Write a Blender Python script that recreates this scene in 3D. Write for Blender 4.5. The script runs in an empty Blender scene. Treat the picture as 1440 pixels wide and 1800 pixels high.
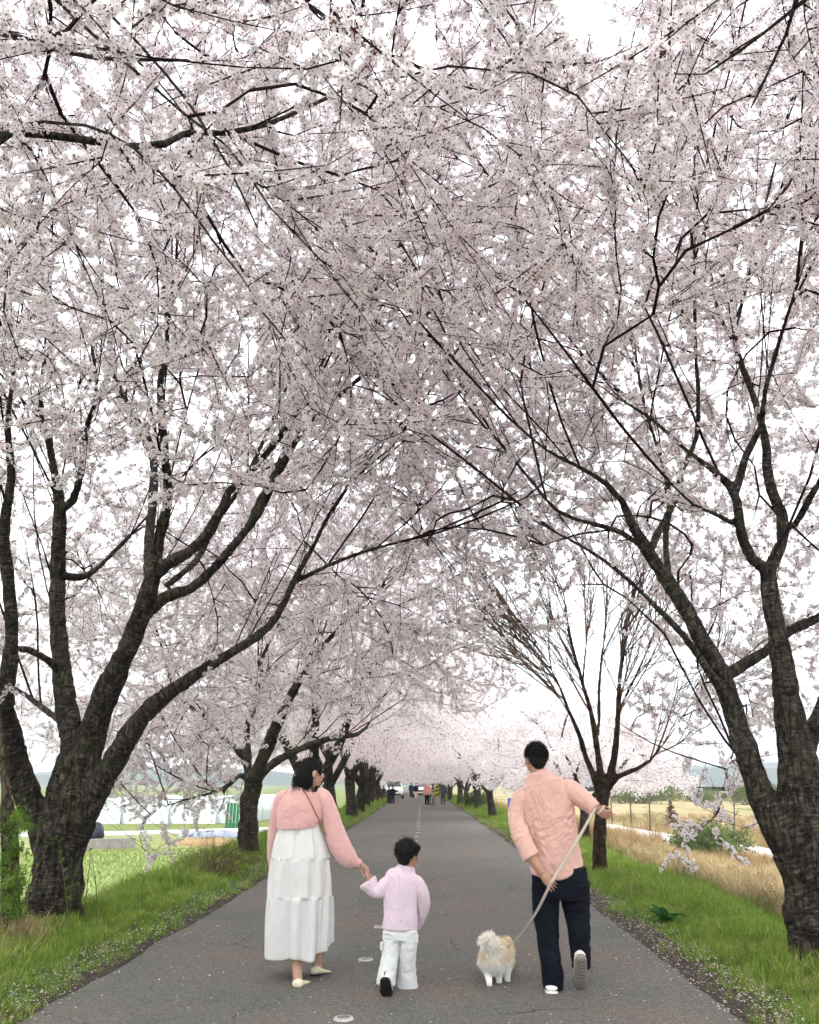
import bpy, bmesh, math, random
import numpy as np
from mathutils import Vector, Matrix, Quaternion, Euler, noise

rng = np.random.default_rng(7)
random.seed(7)
scene = bpy.context.scene
COL = scene.collection
rad = math.radians

# ------------------------------------------------------------------ camera
CAM_H, PITCH, YAW, FPX = 1.45, rad(18.3), rad(1.32), 1440.0
cam_d = bpy.data.cameras.new('camera')
cam = bpy.data.objects.new('camera', cam_d)
COL.objects.link(cam)
cam.location = (0, 0, CAM_H)
cam.rotation_euler = (rad(90) + PITCH, 0, YAW)
cam_d.sensor_fit = 'HORIZONTAL'
cam_d.sensor_width = 36.0
cam_d.lens = 36.0
cam_d.clip_start = 0.05
cam_d.clip_end = 6000
scene.camera = cam

# ------------------------------------------------------------------ sky, sun, exposure
world = bpy.data.worlds.new('World')
scene.world = world
world.use_nodes = True
wn = world.node_tree.nodes
wl = world.node_tree.links
wn.clear()
w_out = wn.new('ShaderNodeOutputWorld')
w_bg = wn.new('ShaderNodeBackground')
w_sky = wn.new('ShaderNodeTexSky')
w_sky.sky_type = 'NISHITA'
w_sky.sun_disc = False
SUN_EL, SUN_ROT = rad(58), rad(200)
w_sky.sun_elevation = SUN_EL
w_sky.sun_rotation = SUN_ROT
w_sky.dust_density = 5.0
w_sky.air_density = 1.0
w_mix = wn.new('ShaderNodeMixRGB')          # closed cloud deck over the blue
w_mix.inputs['Fac'].default_value = 0.86
w_mix.inputs['Color2'].default_value = (13.0, 13.5, 14.0, 1)
wl.new(w_sky.outputs[0], w_mix.inputs['Color1'])
wl.new(w_mix.outputs[0], w_bg.inputs['Color'])
w_bg.inputs['Strength'].default_value = 0.1
wl.new(w_bg.outputs[0], w_out.inputs['Surface'])
world.cycles.sampling_method = 'NONE'     # an even sky needs no importance map

sun_d = bpy.data.lights.new('sun', 'SUN')
sun_d.energy = 1.4
sun_d.angle = rad(16)
sun_d.color = (1.0, 0.97, 0.93)
sun = bpy.data.objects.new('sun', sun_d)
COL.objects.link(sun)
sun.rotation_euler = (rad(90) - SUN_EL, 0, rad(180) - SUN_ROT)

vs = scene.view_settings
vs.view_transform = 'Standard'
vs.look = 'None'
vs.gamma = 1.0
vs.exposure = 1.03
vs.use_curve_mapping = False
scene.cycles.max_bounces = 5
scene.cycles.diffuse_bounces = 4
scene.cycles.use_fast_gi = True
scene.cycles.fast_gi_method = 'REPLACE'
scene.cycles.ao_bounces_render = 2
world.light_settings.distance = 0.7
scene.cycles.glossy_bounces = 2
scene.cycles.transmission_bounces = 4
scene.cycles.transparent_max_bounces = 8
scene.cycles.caustics_reflective = False
scene.cycles.caustics_refractive = False
scene.cycles.use_adaptive_sampling = True
scene.cycles.adaptive_threshold = 0.08
scene.cycles.adaptive_min_samples = 20
scene.cycles.use_denoising = True
scene.cycles.denoising_input_passes = 'RGB_ALBEDO_NORMAL'

# ------------------------------------------------------------------ pixel geometry
RM = np.array(Euler((rad(90) + PITCH, 0, YAW)).to_matrix())
CP = np.array([0, 0, CAM_H])


def ray(px, py):
    return RM @ np.array([(px - 720) / FPX, (900 - py) / FPX, -1.0])


def at(px, py, Y):
    """the point of the plane y = Y seen at photo pixel (px, py)"""
    d = ray(px, py)
    return CP + d * (Y / d[1])


def depth(p):
    return float(-(RM.T @ (np.asarray(p, float) - CP))[2])


def on_ground(px, py, z=0.0):
    d = ray(px, py)
    return CP + d * ((z - CAM_H) / d[2])


# ------------------------------------------------------------------ object helpers
def tag(o, label=None, cat=None, group=None, kind=None):
    if label: o['label'] = label
    if cat: o['category'] = cat
    if group: o['group'] = group
    if kind: o['kind'] = kind
    return o


def empty(name, loc=(0, 0, 0), rz=0.0):
    o = bpy.data.objects.new(name, None)
    COL.objects.link(o)
    o.location = loc
    o.rotation_euler = (0, 0, rz)
    o.empty_display_size = 0.2
    return o


def link(name, me, parent=None, world_coords=True):
    o = bpy.data.objects.new(name, me)
    COL.objects.link(o)
    if parent is not None:
        o.parent = parent
        if world_coords:
            o.matrix_parent_inverse = PMW(parent).inverted()
    return o


def PMW(o):
    m = Matrix.LocRotScale(o.location, o.rotation_euler, o.scale)
    return (PMW(o.parent) @ o.matrix_parent_inverse @ m) if o.parent else m


def copy_tree(o, parent=None):
    c = o.copy()
    COL.objects.link(c)
    if parent is not None:
        c.parent = parent
    for ch in [k for k in ALLCH.get(o.name, [])]:
        copy_tree(ch, c)
    return c


ALLCH = {}


def np_mesh(name, V, faces, mats, midx=None, smooth=True):
    """faces: list of int arrays (n,k)"""
    me = bpy.data.meshes.new(name)
    V = np.asarray(V, np.float32)
    me.vertices.add(len(V))
    me.vertices.foreach_set('co', V.ravel())
    tot = sum(f.shape[0] * f.shape[1] for f in faces)
    nf = sum(f.shape[0] for f in faces)
    me.loops.add(tot)
    me.polygons.add(nf)
    me.loops.foreach_set('vertex_index', np.concatenate([f.ravel() for f in faces]).astype(np.int32))
    starts, c = [], 0
    for f in faces:
        n, k = f.shape
        starts.append(c + np.arange(n) * k)
        c += n * k
    me.polygons.foreach_set('loop_start', np.concatenate(starts).astype(np.int32))
    if midx is not None:
        me.polygons.foreach_set('material_index', np.asarray(midx, np.int32))
    me.polygons.foreach_set('use_smooth', np.full(nf, bool(smooth)))
    for m in mats:
        me.materials.append(m)
    me.update(calc_edges=True)
    me.validate()
    return me


class MB:
    """collects shapes into one mesh"""
    def __init__(self):
        self.v, self.f, self.m, self.n = [], [], [], 0

    def add(self, V, F, m=0):
        V = np.asarray(V, float)
        self.v.append(V)
        for f in F:
            self.f.append([i + self.n for i in f])
            self.m.append(m)
        self.n += len(V)

    def box(self, c, s, m=0, rz=0.0, M=None):
        c = np.array(c, float)
        s = np.array(s, float) / 2
        P = np.array([[x, y, z] for x in (-1, 1) for y in (-1, 1) for z in (-1, 1)], float) * s
        if rz:
            R = np.array(Matrix.Rotation(rz, 3, 'Z'))
            P = P @ R.T
        if M is not None:
            P = P @ np.array(M).T
        self.add(P + c, [[0, 1, 3, 2], [4, 6, 7, 5], [0, 4, 5, 1], [2, 3, 7, 6], [0, 2, 6, 4], [1, 5, 7, 3]], m)

    def ell(self, c, r, m=0, nu=16, nv=10, M=None):
        V, F = [], []
        for j in range(nv + 1):
            t = math.pi * j / nv
            for i in range(nu):
                a = 2 * math.pi * i / nu
                V.append([math.sin(t) * math.cos(a), math.sin(t) * math.sin(a), math.cos(t)])
        V = np.array(V) * np.array(r, float)
        if M is not None:
            V = V @ np.array(M).T
        for j in range(nv):
            for i in range(nu):
                a, b = j * nu + i, j * nu + (i + 1) % nu
                F.append([a, a + nu, b + nu, b])
        self.add(V + np.array(c, float), F, m)

    def tube(self, P, R, sides=10, m=0, cap=True, side_vec=None):
        """P (n,3); R (n,) or (n,2) radii along side vector and the other one"""
        P = np.asarray(P, float)
        R = np.asarray(R, float)
        if R.ndim == 1:
            R = np.stack([R, R], 1)
        n = len(P)
        T = np.gradient(P, axis=0)
        T /= np.linalg.norm(T, axis=1)[:, None] + 1e-12
        ref = np.array([0, 1.0, 0]) if side_vec is None else np.asarray(side_vec, float)
        if side_vec is None and abs(T.mean(0) @ ref) > .9:
            ref = np.array([0, 0, 1.0])
        A = np.cross(np.broadcast_to(ref, T.shape), T)
        A /= np.linalg.norm(A, axis=1)[:, None] + 1e-12
        B = np.cross(T, A)
        ang = 2 * math.pi * np.arange(sides) / sides
        V = P[:, None] + R[:, 0][:, None, None] * np.cos(ang)[None, :, None] * A[:, None] + R[:, 1][:, None, None] * np.sin(ang)[None, :, None] * B[:, None]
        F = []
        for j in range(n - 1):
            for i in range(sides):
                a, b = j * sides + i, j * sides + (i + 1) % sides
                F.append([a, b, b + sides, a + sides])
        if cap:
            F.append(list(range(sides))[::-1])
            F.append([(n - 1) * sides + i for i in range(sides)])
        self.add(V.reshape(-1, 3), F, m)

    def mesh(self, name, mats, smooth=True):
        me = bpy.data.meshes.new(name)
        me.from_pydata(np.concatenate(self.v).tolist(), [], self.f)
        for mm in mats:
            me.materials.append(mm)
        me.polygons.foreach_set('material_index', np.array(self.m, np.int32))
        me.polygons.foreach_set('use_smooth', np.full(len(self.f), bool(smooth)))
        me.update()
        return me

    def build(self, name, mats, parent=None, smooth=True):
        if not isinstance(mats, (list, tuple)):
            mats = [mats]
        return link(name, self.mesh(name, mats, smooth), parent)


# ------------------------------------------------------------------ materials
def new_mat(name):
    m = bpy.data.materials.new(name)
    m.use_nodes = True
    nt = m.node_tree
    nt.nodes.clear()
    out = nt.nodes.new('ShaderNodeOutputMaterial')
    return m, nt, out


def N(nt, typ, **kw):
    n = nt.nodes.new(typ)
    for k, v in kw.items():
        if k in n.inputs.keys():
            n.inputs[k].default_value = v
        else:
            setattr(n, k, v)
    return n


def ramp(nt, fac, stops):
    r = nt.nodes.new('ShaderNodeValToRGB')
    el = r.color_ramp.elements
    while len(el) < len(stops):
        el.new(0.5)
    for e, (p, c) in zip(el, stops):
        e.position = p
        e.color = (*c, 1) if len(c) == 3 else c
    nt.links.new(fac, r.inputs[0])
    return r


def coord(nt, which='Object', scale=(1, 1, 1)):
    tc = nt.nodes.new('ShaderNodeTexCoord')
    mp = nt.nodes.new('ShaderNodeMapping')
    mp.inputs['Scale'].default_value = scale
    nt.links.new(tc.outputs[which], mp.inputs[0])
    return mp.outputs[0]


def simple(name, col, col2=None, rough=0.8, scale=6.0, bump=0.0, bscale=40.0, spec=0.3, metal=0.0, bdist=0.01, sheen=0.0, stretch=(1, 1, 1)):
    """procedural two-tone material with optional fine relief"""
    m, nt, out = new_mat(name)
    L = nt.links.new
    p = N(nt, 'ShaderNodeBsdfPrincipled')
    p.inputs['Roughness'].default_value = rough
    p.inputs['Specular IOR Level'].default_value = spec
    p.inputs['Metallic'].default_value = metal
    if sheen:
        p.inputs['Sheen Weight'].default_value = sheen
    co = coord(nt, 'Object', stretch)
    nz = N(nt, 'ShaderNodeTexNoise', Scale=scale, Detail=5.0, Roughness=0.6)
    L(co, nz.inputs['Vector'])
    c2 = col2 or tuple(c * 0.82 for c in col)
    r = ramp(nt, nz.outputs['Fac'], [(0.3, c2), (0.7, col)])
    L(r.outputs[0], p.inputs['Base Color'])
    if bump:
        nb = N(nt, 'ShaderNodeTexNoise', Scale=bscale, Detail=3.0)
        L(co, nb.inputs['Vector'])
        b = N(nt, 'ShaderNodeBump', Strength=bump, Distance=bdist)
        L(nb.outputs['Fac'], b.inputs['Height'])
        L(b.outputs[0], p.inputs['Normal'])
    L(p.outputs[0], out.inputs[0])
    return m


def leafy(name, stops, trans=0.45, rough=0.6):
    """thin leaf / petal: diffuse + translucent, tone varies per instance"""
    m, nt, out = new_mat(name)
    L = nt.links.new
    oi = nt.nodes.new('ShaderNodeObjectInfo')
    geo = nt.nodes.new('ShaderNodeNewGeometry')
    add = N(nt, 'ShaderNodeMath', operation='MULTIPLY_ADD')
    L(geo.outputs['Random Per Island'], add.inputs[0])
    add.inputs[1].default_value = 0.5
    mul = N(nt, 'ShaderNodeMath', operation='MULTIPLY')
    L(oi.outputs['Random'], mul.inputs[0])
    mul.inputs[1].default_value = 0.5
    L(mul.outputs[0], add.inputs[2])
    r = ramp(nt, add.outputs[0], stops)
    d = N(nt, 'ShaderNodeBsdfDiffuse')
    t = N(nt, 'ShaderNodeBsdfTranslucent')
    if not trans:
        L(r.outputs[0], d.inputs[0])
        L(d.outputs[0], out.inputs[0])
        return m
    mx = N(nt, 'ShaderNodeMixShader')
    mx.inputs[0].default_value = trans
    L(r.outputs[0], d.inputs[0])
    L(r.outputs[0], t.inputs[0])
    L(d.outputs[0], mx.inputs[1])
    L(t.outputs[0], mx.inputs[2])
    L(mx.outputs[0], out.inputs[0])
    return m


def bark_mat(name, dark, light, moss=0.0, ring=48.0):
    m, nt, out = new_mat(name)
    L = nt.links.new
    p = N(nt, 'ShaderNodeBsdfPrincipled')
    p.inputs['Roughness'].default_value = 0.85
    p.inputs['Specular IOR Level'].default_value = 0.25
    # rings follow the limb: 'along' runs along each limb
    at_ = N(nt, 'ShaderNodeAttribute', attribute_name='along')
    co = coord(nt, 'Object')
    cx = N(nt, 'ShaderNodeCombineXYZ')
    sx = N(nt, 'ShaderNodeSeparateXYZ')
    L(co, sx.inputs[0])
    for i, k in enumerate('XY'):
        mu = N(nt, 'ShaderNodeMath', operation='MULTIPLY')
        L(sx.outputs[k], mu.inputs[0])
        mu.inputs[1].default_value = 0.22
        L(mu.outputs[0], cx.inputs[k])
    L(at_.outputs['Fac'], cx.inputs['Z'])
    n1 = N(nt, 'ShaderNodeTexNoise', Scale=ring, Detail=6.0, Roughness=0.65)
    L(cx.outputs[0], n1.inputs['Vector'])
    n2 = N(nt, 'ShaderNodeTexNoise', Scale=5.0, Detail=6.0, Roughness=0.65)
    L(co, n2.inputs['Vector'])
    vo = N(nt, 'ShaderNodeTexVoronoi', Scale=13.0, feature='DISTANCE_TO_EDGE')
    mv = N(nt, 'ShaderNodeMapping')
    mv.inputs['Scale'].default_value = (1.6, 1.6, .35)
    wob = N(nt, 'ShaderNodeMixRGB')
    wob.inputs[0].default_value = .12
    L(co, wob.inputs[1])
    L(n2.outputs['Color'], wob.inputs[2])
    L(wob.outputs[0], mv.inputs[0])
    L(mv.outputs[0], vo.inputs['Vector'])
    r1 = ramp(nt, n1.outputs['Fac'], [(0.36, dark), (0.55, tuple(a * .65 + b * .35 for a, b in zip(dark, light))), (0.70, light)])
    r2 = ramp(nt, n2.outputs['Fac'], [(0.35, (0.45, 0.42, 0.4)), (0.65, (1.15, 1.1, 1.05))])
    mm = N(nt, 'ShaderNodeMixRGB', blend_type='MULTIPLY')
    mm.inputs['Fac'].default_value = 1
    L(r1.outputs[0], mm.inputs[1])
    L(r2.outputs[0], mm.inputs[2])
    col = mm.outputs[0]
    rk = ramp(nt, vo.outputs['Distance'], [(0.0, (0.25, 0.22, 0.2)), (0.10, (1, 1, 1))])
    mk = N(nt, 'ShaderNodeMixRGB', blend_type='MULTIPLY')
    mk.inputs['Fac'].default_value = .5
    L(col, mk.inputs[1])
    L(rk.outputs[0], mk.inputs[2])
    col = mk.outputs[0]
    if moss:
        n3 = N(nt, 'ShaderNodeTexNoise', Scale=3.0, Detail=5.0)
        L(co, n3.inputs['Vector'])
        r3 = ramp(nt, n3.outputs['Fac'], [(0.5, (0, 0, 0)), (0.66, (moss, moss, moss))])
        m3 = N(nt, 'ShaderNodeMixRGB')
        L(r3.outputs[0], m3.inputs[0])
        L(col, m3.inputs[1])
        m3.inputs[2].default_value = (0.10, 0.105, 0.05, 1)
        col = m3.outputs[0]
    L(col, p.inputs['Base Color'])
    b1 = N(nt, 'ShaderNodeBump', Strength=1.0, Distance=0.035)
    L(n1.outputs['Fac'], b1.inputs['Height'])
    b2 = N(nt, 'ShaderNodeBump', Strength=1.0, Distance=0.04)
    r4 = ramp(nt, vo.outputs['Distance'], [(0.0, (0, 0, 0)), (0.12, (1, 1, 1))])
    L(r4.outputs[0], b2.inputs['Height'])
    L(b1.outputs[0], b2.inputs['Normal'])
    L(b2.outputs[0], p.inputs['Normal'])
    L(p.outputs[0], out.inputs[0])
    return m


M_BARK = bark_mat('cherry_bark', (0.018, 0.014, 0.011), (0.24, 0.205, 0.17), moss=0.35)
M_BARK_GREY = bark_mat('cherry_bark_grey', (0.024, 0.019, 0.015), (0.25, 0.215, 0.175), moss=0.5)
M_TWIG = leafy('twig_bark', [(0.0, (0.022, 0.012, 0.011)), (1.0, (0.060, 0.030, 0.027))], trans=0.0)
M_BARE = bark_mat('bare_tree_bark', (0.045, 0.028, 0.018), (0.18, 0.125, 0.08), ring=14)
M_BARE_TWIG = leafy('bare_twig_bark', [(0.0, (0.10, 0.062, 0.045)), (1.0, (0.22, 0.15, 0.11))], trans=0.0)
PINK = [(0.0, (0.945, 0.905, 0.90)), (0.55, (0.93, 0.862, 0.866)), (1.0, (0.90, 0.76, 0.78))]
M_PETAL = leafy('petal_blush', PINK, trans=0.55)
M_CALYX = leafy('calyx_red', [(0.0, (0.20, 0.07, 0.06)), (1.0, (0.12, 0.055, 0.03))], trans=0.0)

# ------------------------------------------------------------------ scattering (geometry nodes, for foliage and grass only)
GN = {}


def proto_obj(name, me):
    return bpy.data.objects.new(name, me)        # never linked to the scene


def gn_group(key, protos):
    if key in GN:
        return GN[key]
    g = bpy.data.node_groups.new(key, 'GeometryNodeTree')
    g.interface.new_socket('Geometry', in_out='INPUT', socket_type='NodeSocketGeometry')
    g.interface.new_socket('Geometry', in_out='OUTPUT', socket_type='NodeSocketGeometry')
    gi, go = g.nodes.new('NodeGroupInput'), g.nodes.new('NodeGroupOutput')
    join = g.nodes.new('GeometryNodeJoinGeometry')
    for p in reversed(protos):
        oi = g.nodes.new('GeometryNodeObjectInfo')
        oi.inputs['Object'].default_value = p
        oi.inputs['As Instance'].default_value = False
        ti = g.nodes.new('GeometryNodeGeometryToInstance')
        g.links.new(oi.outputs['Geometry'], ti.inputs[0])
        g.links.new(ti.outputs[0], join.inputs[0])
    iop = g.nodes.new('GeometryNodeInstanceOnPoints')
    iop.inputs['Pick Instance'].default_value = True

    def attr(nm, t):
        a = g.nodes.new('GeometryNodeInputNamedAttribute')
        a.data_type = t
        a.inputs['Name'].default_value = nm
        return a.outputs[0]
    e2r = g.nodes.new('FunctionNodeEulerToRotation')
    g.links.new(attr('rot', 'FLOAT_VECTOR'), e2r.inputs[0])
    g.links.new(gi.outputs[0], iop.inputs['Points'])
    g.links.new(join.outputs[0], iop.inputs['Instance'])
    g.links.new(attr('idx', 'INT'), iop.inputs['Instance Index'])
    g.links.new(e2r.outputs[0], iop.inputs['Rotation'])
    g.links.new(attr('scl', 'FLOAT'), iop.inputs['Scale'])
    g.links.new(iop.outputs[0], go.inputs[0])
    GN[key] = g
    return g


def points_mesh(name, P, E, S, I):
    me = bpy.data.meshes.new(name)
    P = np.asarray(P, np.float32)
    me.vertices.add(len(P))
    me.vertices.foreach_set('co', P.ravel())
    for nm, t, dat in (('rot', 'FLOAT_VECTOR', E), ('scl', 'FLOAT', S), ('idx', 'INT', I)):
        a = me.attributes.new(nm, t, 'POINT')
        if t == 'FLOAT_VECTOR':
            a.data.foreach_set('vector', np.asarray(E, np.float32).ravel())
        elif t == 'INT':
            a.data.foreach_set('value', np.asarray(I, np.int32))
        else:
            a.data.foreach_set('value', np.asarray(S, np.float32))
    return me


def add_scatter(o, key, protos):
    md = o.modifiers.new('scatter', 'NODES')
    md.node_group = gn_group(key, protos)
    return o


def rand_up_euler(n, tilt=0.15):
    return np.stack([rng.normal(0, tilt, n), rng.normal(0, tilt, n), rng.uniform(0, 6.283, n)], 1)


# ------------------------------------------------------------------ ground
def xo(y):
    return -0.0002 * np.maximum(0, np.minimum(np.asarray(y, float), 160) - 15) ** 2


GX = [-3000, -9.5, -8.2, -4.5, -3.9, -3.0, -2.72, -2.55, 1.95, 2.18, 3.0, 3.9, 6.5, 11, 16, 60, 3000]
GZ = [-2.6, -2.6, -2.35, -0.05, 0.10, 0.06, 0.01, -0.03, -0.03, 0.01, 0.02, -0.10, -0.72, -1.6, -1.85, -2.0, -2.0]


def gz(x, y):
    xr = np.asarray(x, float) - xo(y)
    return np.interp(xr, GX, GZ)


def vnoise(x, y, s):
    """cheap smooth value noise for numpy arrays"""
    x, y = np.asarray(x) * s, np.asarray(y) * s
    xi, yi = np.floor(x).astype(int), np.floor(y).astype(int)
    fx, fy = x - xi, y - yi
    fx, fy = fx * fx * (3 - 2 * fx), fy * fy * (3 - 2 * fy)

    def h(a, b):
        v = np.sin(a * 127.1 + b * 311.7) * 43758.5453
        return v - np.floor(v)
    return (h(xi, yi) * (1 - fx) + h(xi + 1, yi) * fx) * (1 - fy) + (h(xi, yi + 1) * (1 - fx) + h(xi + 1, yi + 1) * fx) * fy


def sheet(name, xs, ys, zf, mat, curve=True):
    X, Y = np.meshgrid(xs, ys)
    XX = X + (xo(Y) if curve else 0)
    Z = zf(XX, Y)
    V = np.stack([XX, Y, Z], -1).reshape(-1, 3)
    nx, ny = len(xs), len(ys)
    a = (np.arange(ny - 1)[:, None] * nx + np.arange(nx - 1)[None]).ravel()
    F = np.stack([a, a + 1, a + 1 + nx, a + nx], 1)
    return link(name, np_mesh(name, V, [F], [mat]))


def ground_material():
    m, nt, out = new_mat('ground_soil_and_turf')
    L = nt.links.new
    p = N(nt, 'ShaderNodeBsdfPrincipled', Roughness=0.95)
    p.inputs['Specular IOR Level'].default_value = 0.1
    co = coord(nt, 'Object')
    sx = N(nt, 'ShaderNodeSeparateXYZ')
    L(co, sx.inputs[0])
    big = N(nt, 'ShaderNodeTexNoise', Scale=0.16, Detail=6.0, Roughness=0.6)
    fine = N(nt, 'ShaderNodeTexNoise', Scale=5.0, Detail=8.0, Roughness=0.7)
    mp = N(nt, 'ShaderNodeMapping')
    mp.inputs['Scale'].default_value = (1, 0.35, 1)
    L(co, mp.inputs[0])
    L(mp.outputs[0], big.inputs['Vector'])
    L(co, fine.inputs['Vector'])
    dry = ramp(nt, fine.outputs['Fac'], [(0.3, (0.20, 0.155, 0.085)), (0.5, (0.36, 0.285, 0.16)), (0.72, (0.47, 0.385, 0.235))])
    olive = ramp(nt, fine.outputs['Fac'], [(0.3, (0.10, 0.13, 0.035)), (0.7, (0.22, 0.25, 0.08))])
    sel = ramp(nt, big.outputs['Fac'], [(0.50, (0, 0, 0)), (0.62, (1, 1, 1))])
    fld = N(nt, 'ShaderNodeMixRGB')
    L(sel.outputs[0], fld.inputs[0])
    L(dry.outputs[0], fld.inputs[1])
    L(olive.outputs[0], fld.inputs[2])
    verge = ramp(nt, fine.outputs['Fac'], [(0.3, (0.05, 0.06, 0.02)), (0.6, (0.09, 0.15, 0.03)), (0.8, (0.13, 0.22, 0.035))])
    # right of the bank: dry field
    nx = N(nt, 'ShaderNodeMath', operation='MULTIPLY_ADD')
    L(big.outputs['Fac'], nx.inputs[0])
    nx.inputs[1].default_value = 3.0
    L(sx.outputs['X'], nx.inputs[2])
    mr = N(nt, 'ShaderNodeMapRange')
    mr.inputs['From Min'].default_value = 5.5
    mr.inputs['From Max'].default_value = 6.4
    L(nx.outputs[0], mr.inputs['Value'])
    a = N(nt, 'ShaderNodeMixRGB')
    L(mr.outputs[0], a.inputs[0])
    L(verge.outputs[0], a.inputs[1])
    L(fld.outputs[0], a.inputs[2])
    ml = N(nt, 'ShaderNodeMapRange')
    ml.inputs['From Min'].default_value = -8.0
    ml.inputs['From Max'].default_value = -10.0
    L(sx.outputs['X'], ml.inputs['Value'])
    b = N(nt, 'ShaderNodeMixRGB')
    L(ml.outputs[0], b.inputs[0])
    L(a.outputs[0], b.inputs[1])
    L(olive.outputs[0], b.inputs[2])
    L(b.outputs[0], p.inputs['Base Color'])
    bp = N(nt, 'ShaderNodeBump', Strength=0.6, Distance=0.06)
    L(fine.outputs['Fac'], bp.inputs['Height'])
    L(bp.outputs[0], p.inputs['Normal'])
    L(p.outputs[0], out.inputs[0])
    return m


def road_material():
    m, nt, out = new_mat('worn_asphalt')
    L = nt.links.new
    p = N(nt, 'ShaderNodeBsdfPrincipled', Roughness=0.88)
    p.inputs['Specular IOR Level'].default_value = 0.3
    co = coord(nt, 'Object')
    big = N(nt, 'ShaderNodeTexNoise', Scale=0.7, Detail=5.0, Roughness=0.6)
    L(co, big.inputs['Vector'])
    agg = N(nt, 'ShaderNodeTexVoronoi', Scale=75.0)
    L(co, agg.inputs['Vector'])
    agf = N(nt, 'ShaderNodeTexNoise', Scale=60.0, Detail=4.0, Roughness=0.7)
    L(co, agf.inputs['Vector'])
    c1 = ramp(nt, big.outputs['Fac'], [(0.34, (0.128, 0.130, 0.108)), (0.48, (0.152, 0.141, 0.121)), (0.62, (0.176, 0.140, 0.116))])
    # stones
    st = ramp(nt, agg.outputs['Color'], [(0.0, (0.55, 0.55, 0.55)), (0.55, (0.95, 0.95, 0.95)), (0.90, (1.2, 1.2, 1.2)), (1.0, (2.9, 2.8, 2.6))])
    mm = N(nt, 'ShaderNodeMixRGB', blend_type='MULTIPLY')
    mm.inputs[0].default_value = 1.0
    L(c1.outputs[0], mm.inputs[1])
    L(st.outputs[0], mm.inputs[2])
    sp = ramp(nt, agf.outputs['Fac'], [(0.34, (0.6, 0.6, 0.6)), (0.6, (1.15, 1.15, 1.15))])
    m2 = N(nt, 'ShaderNodeMixRGB', blend_type='MULTIPLY')
    m2.inputs[0].default_value = 0.7
    L(mm.outputs[0], m2.inputs[1])
    L(sp.outputs[0], m2.inputs[2])
    # cracks
    ds = N(nt, 'ShaderNodeTexNoise', Scale=1.6, Detail=6.0, Roughness=0.7)
    L(co, ds.inputs['Vector'])
    mxv = N(nt, 'ShaderNodeMixRGB')
    mxv.inputs[0].default_value = 0.22
    L(co, mxv.inputs[1])
    L(ds.outputs['Color'], mxv.inputs[2])
    vc = N(nt, 'ShaderNodeTexVoronoi', Scale=1.05, feature='DISTANCE_TO_EDGE')
    L(mxv.outputs[0], vc.inputs['Vector'])
    cm = N(nt, 'ShaderNodeTexNoise', Scale=0.45, Detail=2.0)
    L(co, cm.inputs['Vector'])
    ck = ramp(nt, vc.outputs['Distance'], [(0.0, (1, 1, 1)), (0.0075, (0, 0, 0))])
    cmr = ramp(nt, cm.outputs['Fac'], [(0.50, (0, 0, 0)), (0.60, (1, 1, 1))])
    ckm = N(nt, 'ShaderNodeMath', operation='MULTIPLY')
    L(ck.outputs[0], ckm.inputs[0])
    L(cmr.outputs[0], ckm.inputs[1])
    m3 = N(nt, 'ShaderNodeMixRGB')
    L(ckm.outputs[0], m3.inputs[0])
    L(m2.outputs[0], m3.inputs[1])
    m3.inputs[2].default_value = (0.028, 0.026, 0.023, 1)
    L(m3.outputs[0], p.inputs['Base Color'])
    b = N(nt, 'ShaderNodeBump', Strength=0.7, Distance=0.006)
    L(agg.outputs['Distance'], b.inputs['Height'])
    b2 = N(nt, 'ShaderNodeBump', Strength=0.8, Distance=0.01, invert=True)
    L(ckm.outputs[0], b2.inputs['Height'])
    L(b.outputs[0], b2.inputs['Normal'])
    L(b2.outputs[0], p.inputs['Normal'])
    L(p.outputs[0], out.inputs[0])
    return m


def geo_space(a, b, n, r):
    t = np.linspace(0, 1, n)
    return a + (b - a) * (np.exp(t * r) - 1) / (math.exp(r) - 1)


M_GROUND = ground_material()
xs = np.unique(np.concatenate([-geo_space(8, 2800, 40, 6.0), np.linspace(-8, 8, 81), geo_space(8, 2800, 50, 6.0)]))
ys = np.unique(np.concatenate([np.linspace(-12, 30, 120), geo_space(30, 3200, 90, 4.5)]))


def ground_z(x, y):
    z = gz(x, y)
    off = np.abs(x - xo(y) + 0.3)
    k = np.clip((off - 2.7) / 1.0, 0, 1)
    k = k * np.clip((x + 9.5) / 2, 0, 1)
    return z + k * ((vnoise(x, y, 1.3) - .5) * .06 + (vnoise(x + 9, y, 0.3) - .5) * .12)


ground = sheet('ground', xs, ys, ground_z, M_GROUND)
tag(ground, kind='structure')

M_ROAD = road_material()
rx = np.linspace(-2.72, 2.14, 41)
ry = np.unique(np.concatenate([np.linspace(-10, 40, 251), np.linspace(40, 320, 120)]))


def road_z(x, y):
    xr = x - xo(y)
    return 0.012 * (1 - ((xr + .29) / 2.43) ** 2) + 0.006 + (vnoise(x, y, 0.8) - .5) * .012


def road_sheet():
    X, Y = np.meshgrid(rx, ry)
    edge = np.abs((X + .29) / 2.43) ** 12
    X = X + xo(Y) + edge * (vnoise(X * 0 + np.sign(X) * 7, Y, 2.2) - .5) * .16 + edge * (vnoise(X * 0 + np.sign(X) * 3, Y, 0.6) - .5) * .25
    Z = road_z(X, Y) - edge * .012
    V = np.stack([X, Y, Z], -1).reshape(-1, 3)
    nx, ny = len(rx), len(ry)
    a = (np.arange(ny - 1)[:, None] * nx + np.arange(nx - 1)[None]).ravel()
    F = np.stack([a, a + 1, a + 1 + nx, a + nx], 1)
    return link('road', np_mesh('road', V, [F], [M_ROAD]))


road = tag(road_sheet(), kind='structure')

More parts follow.
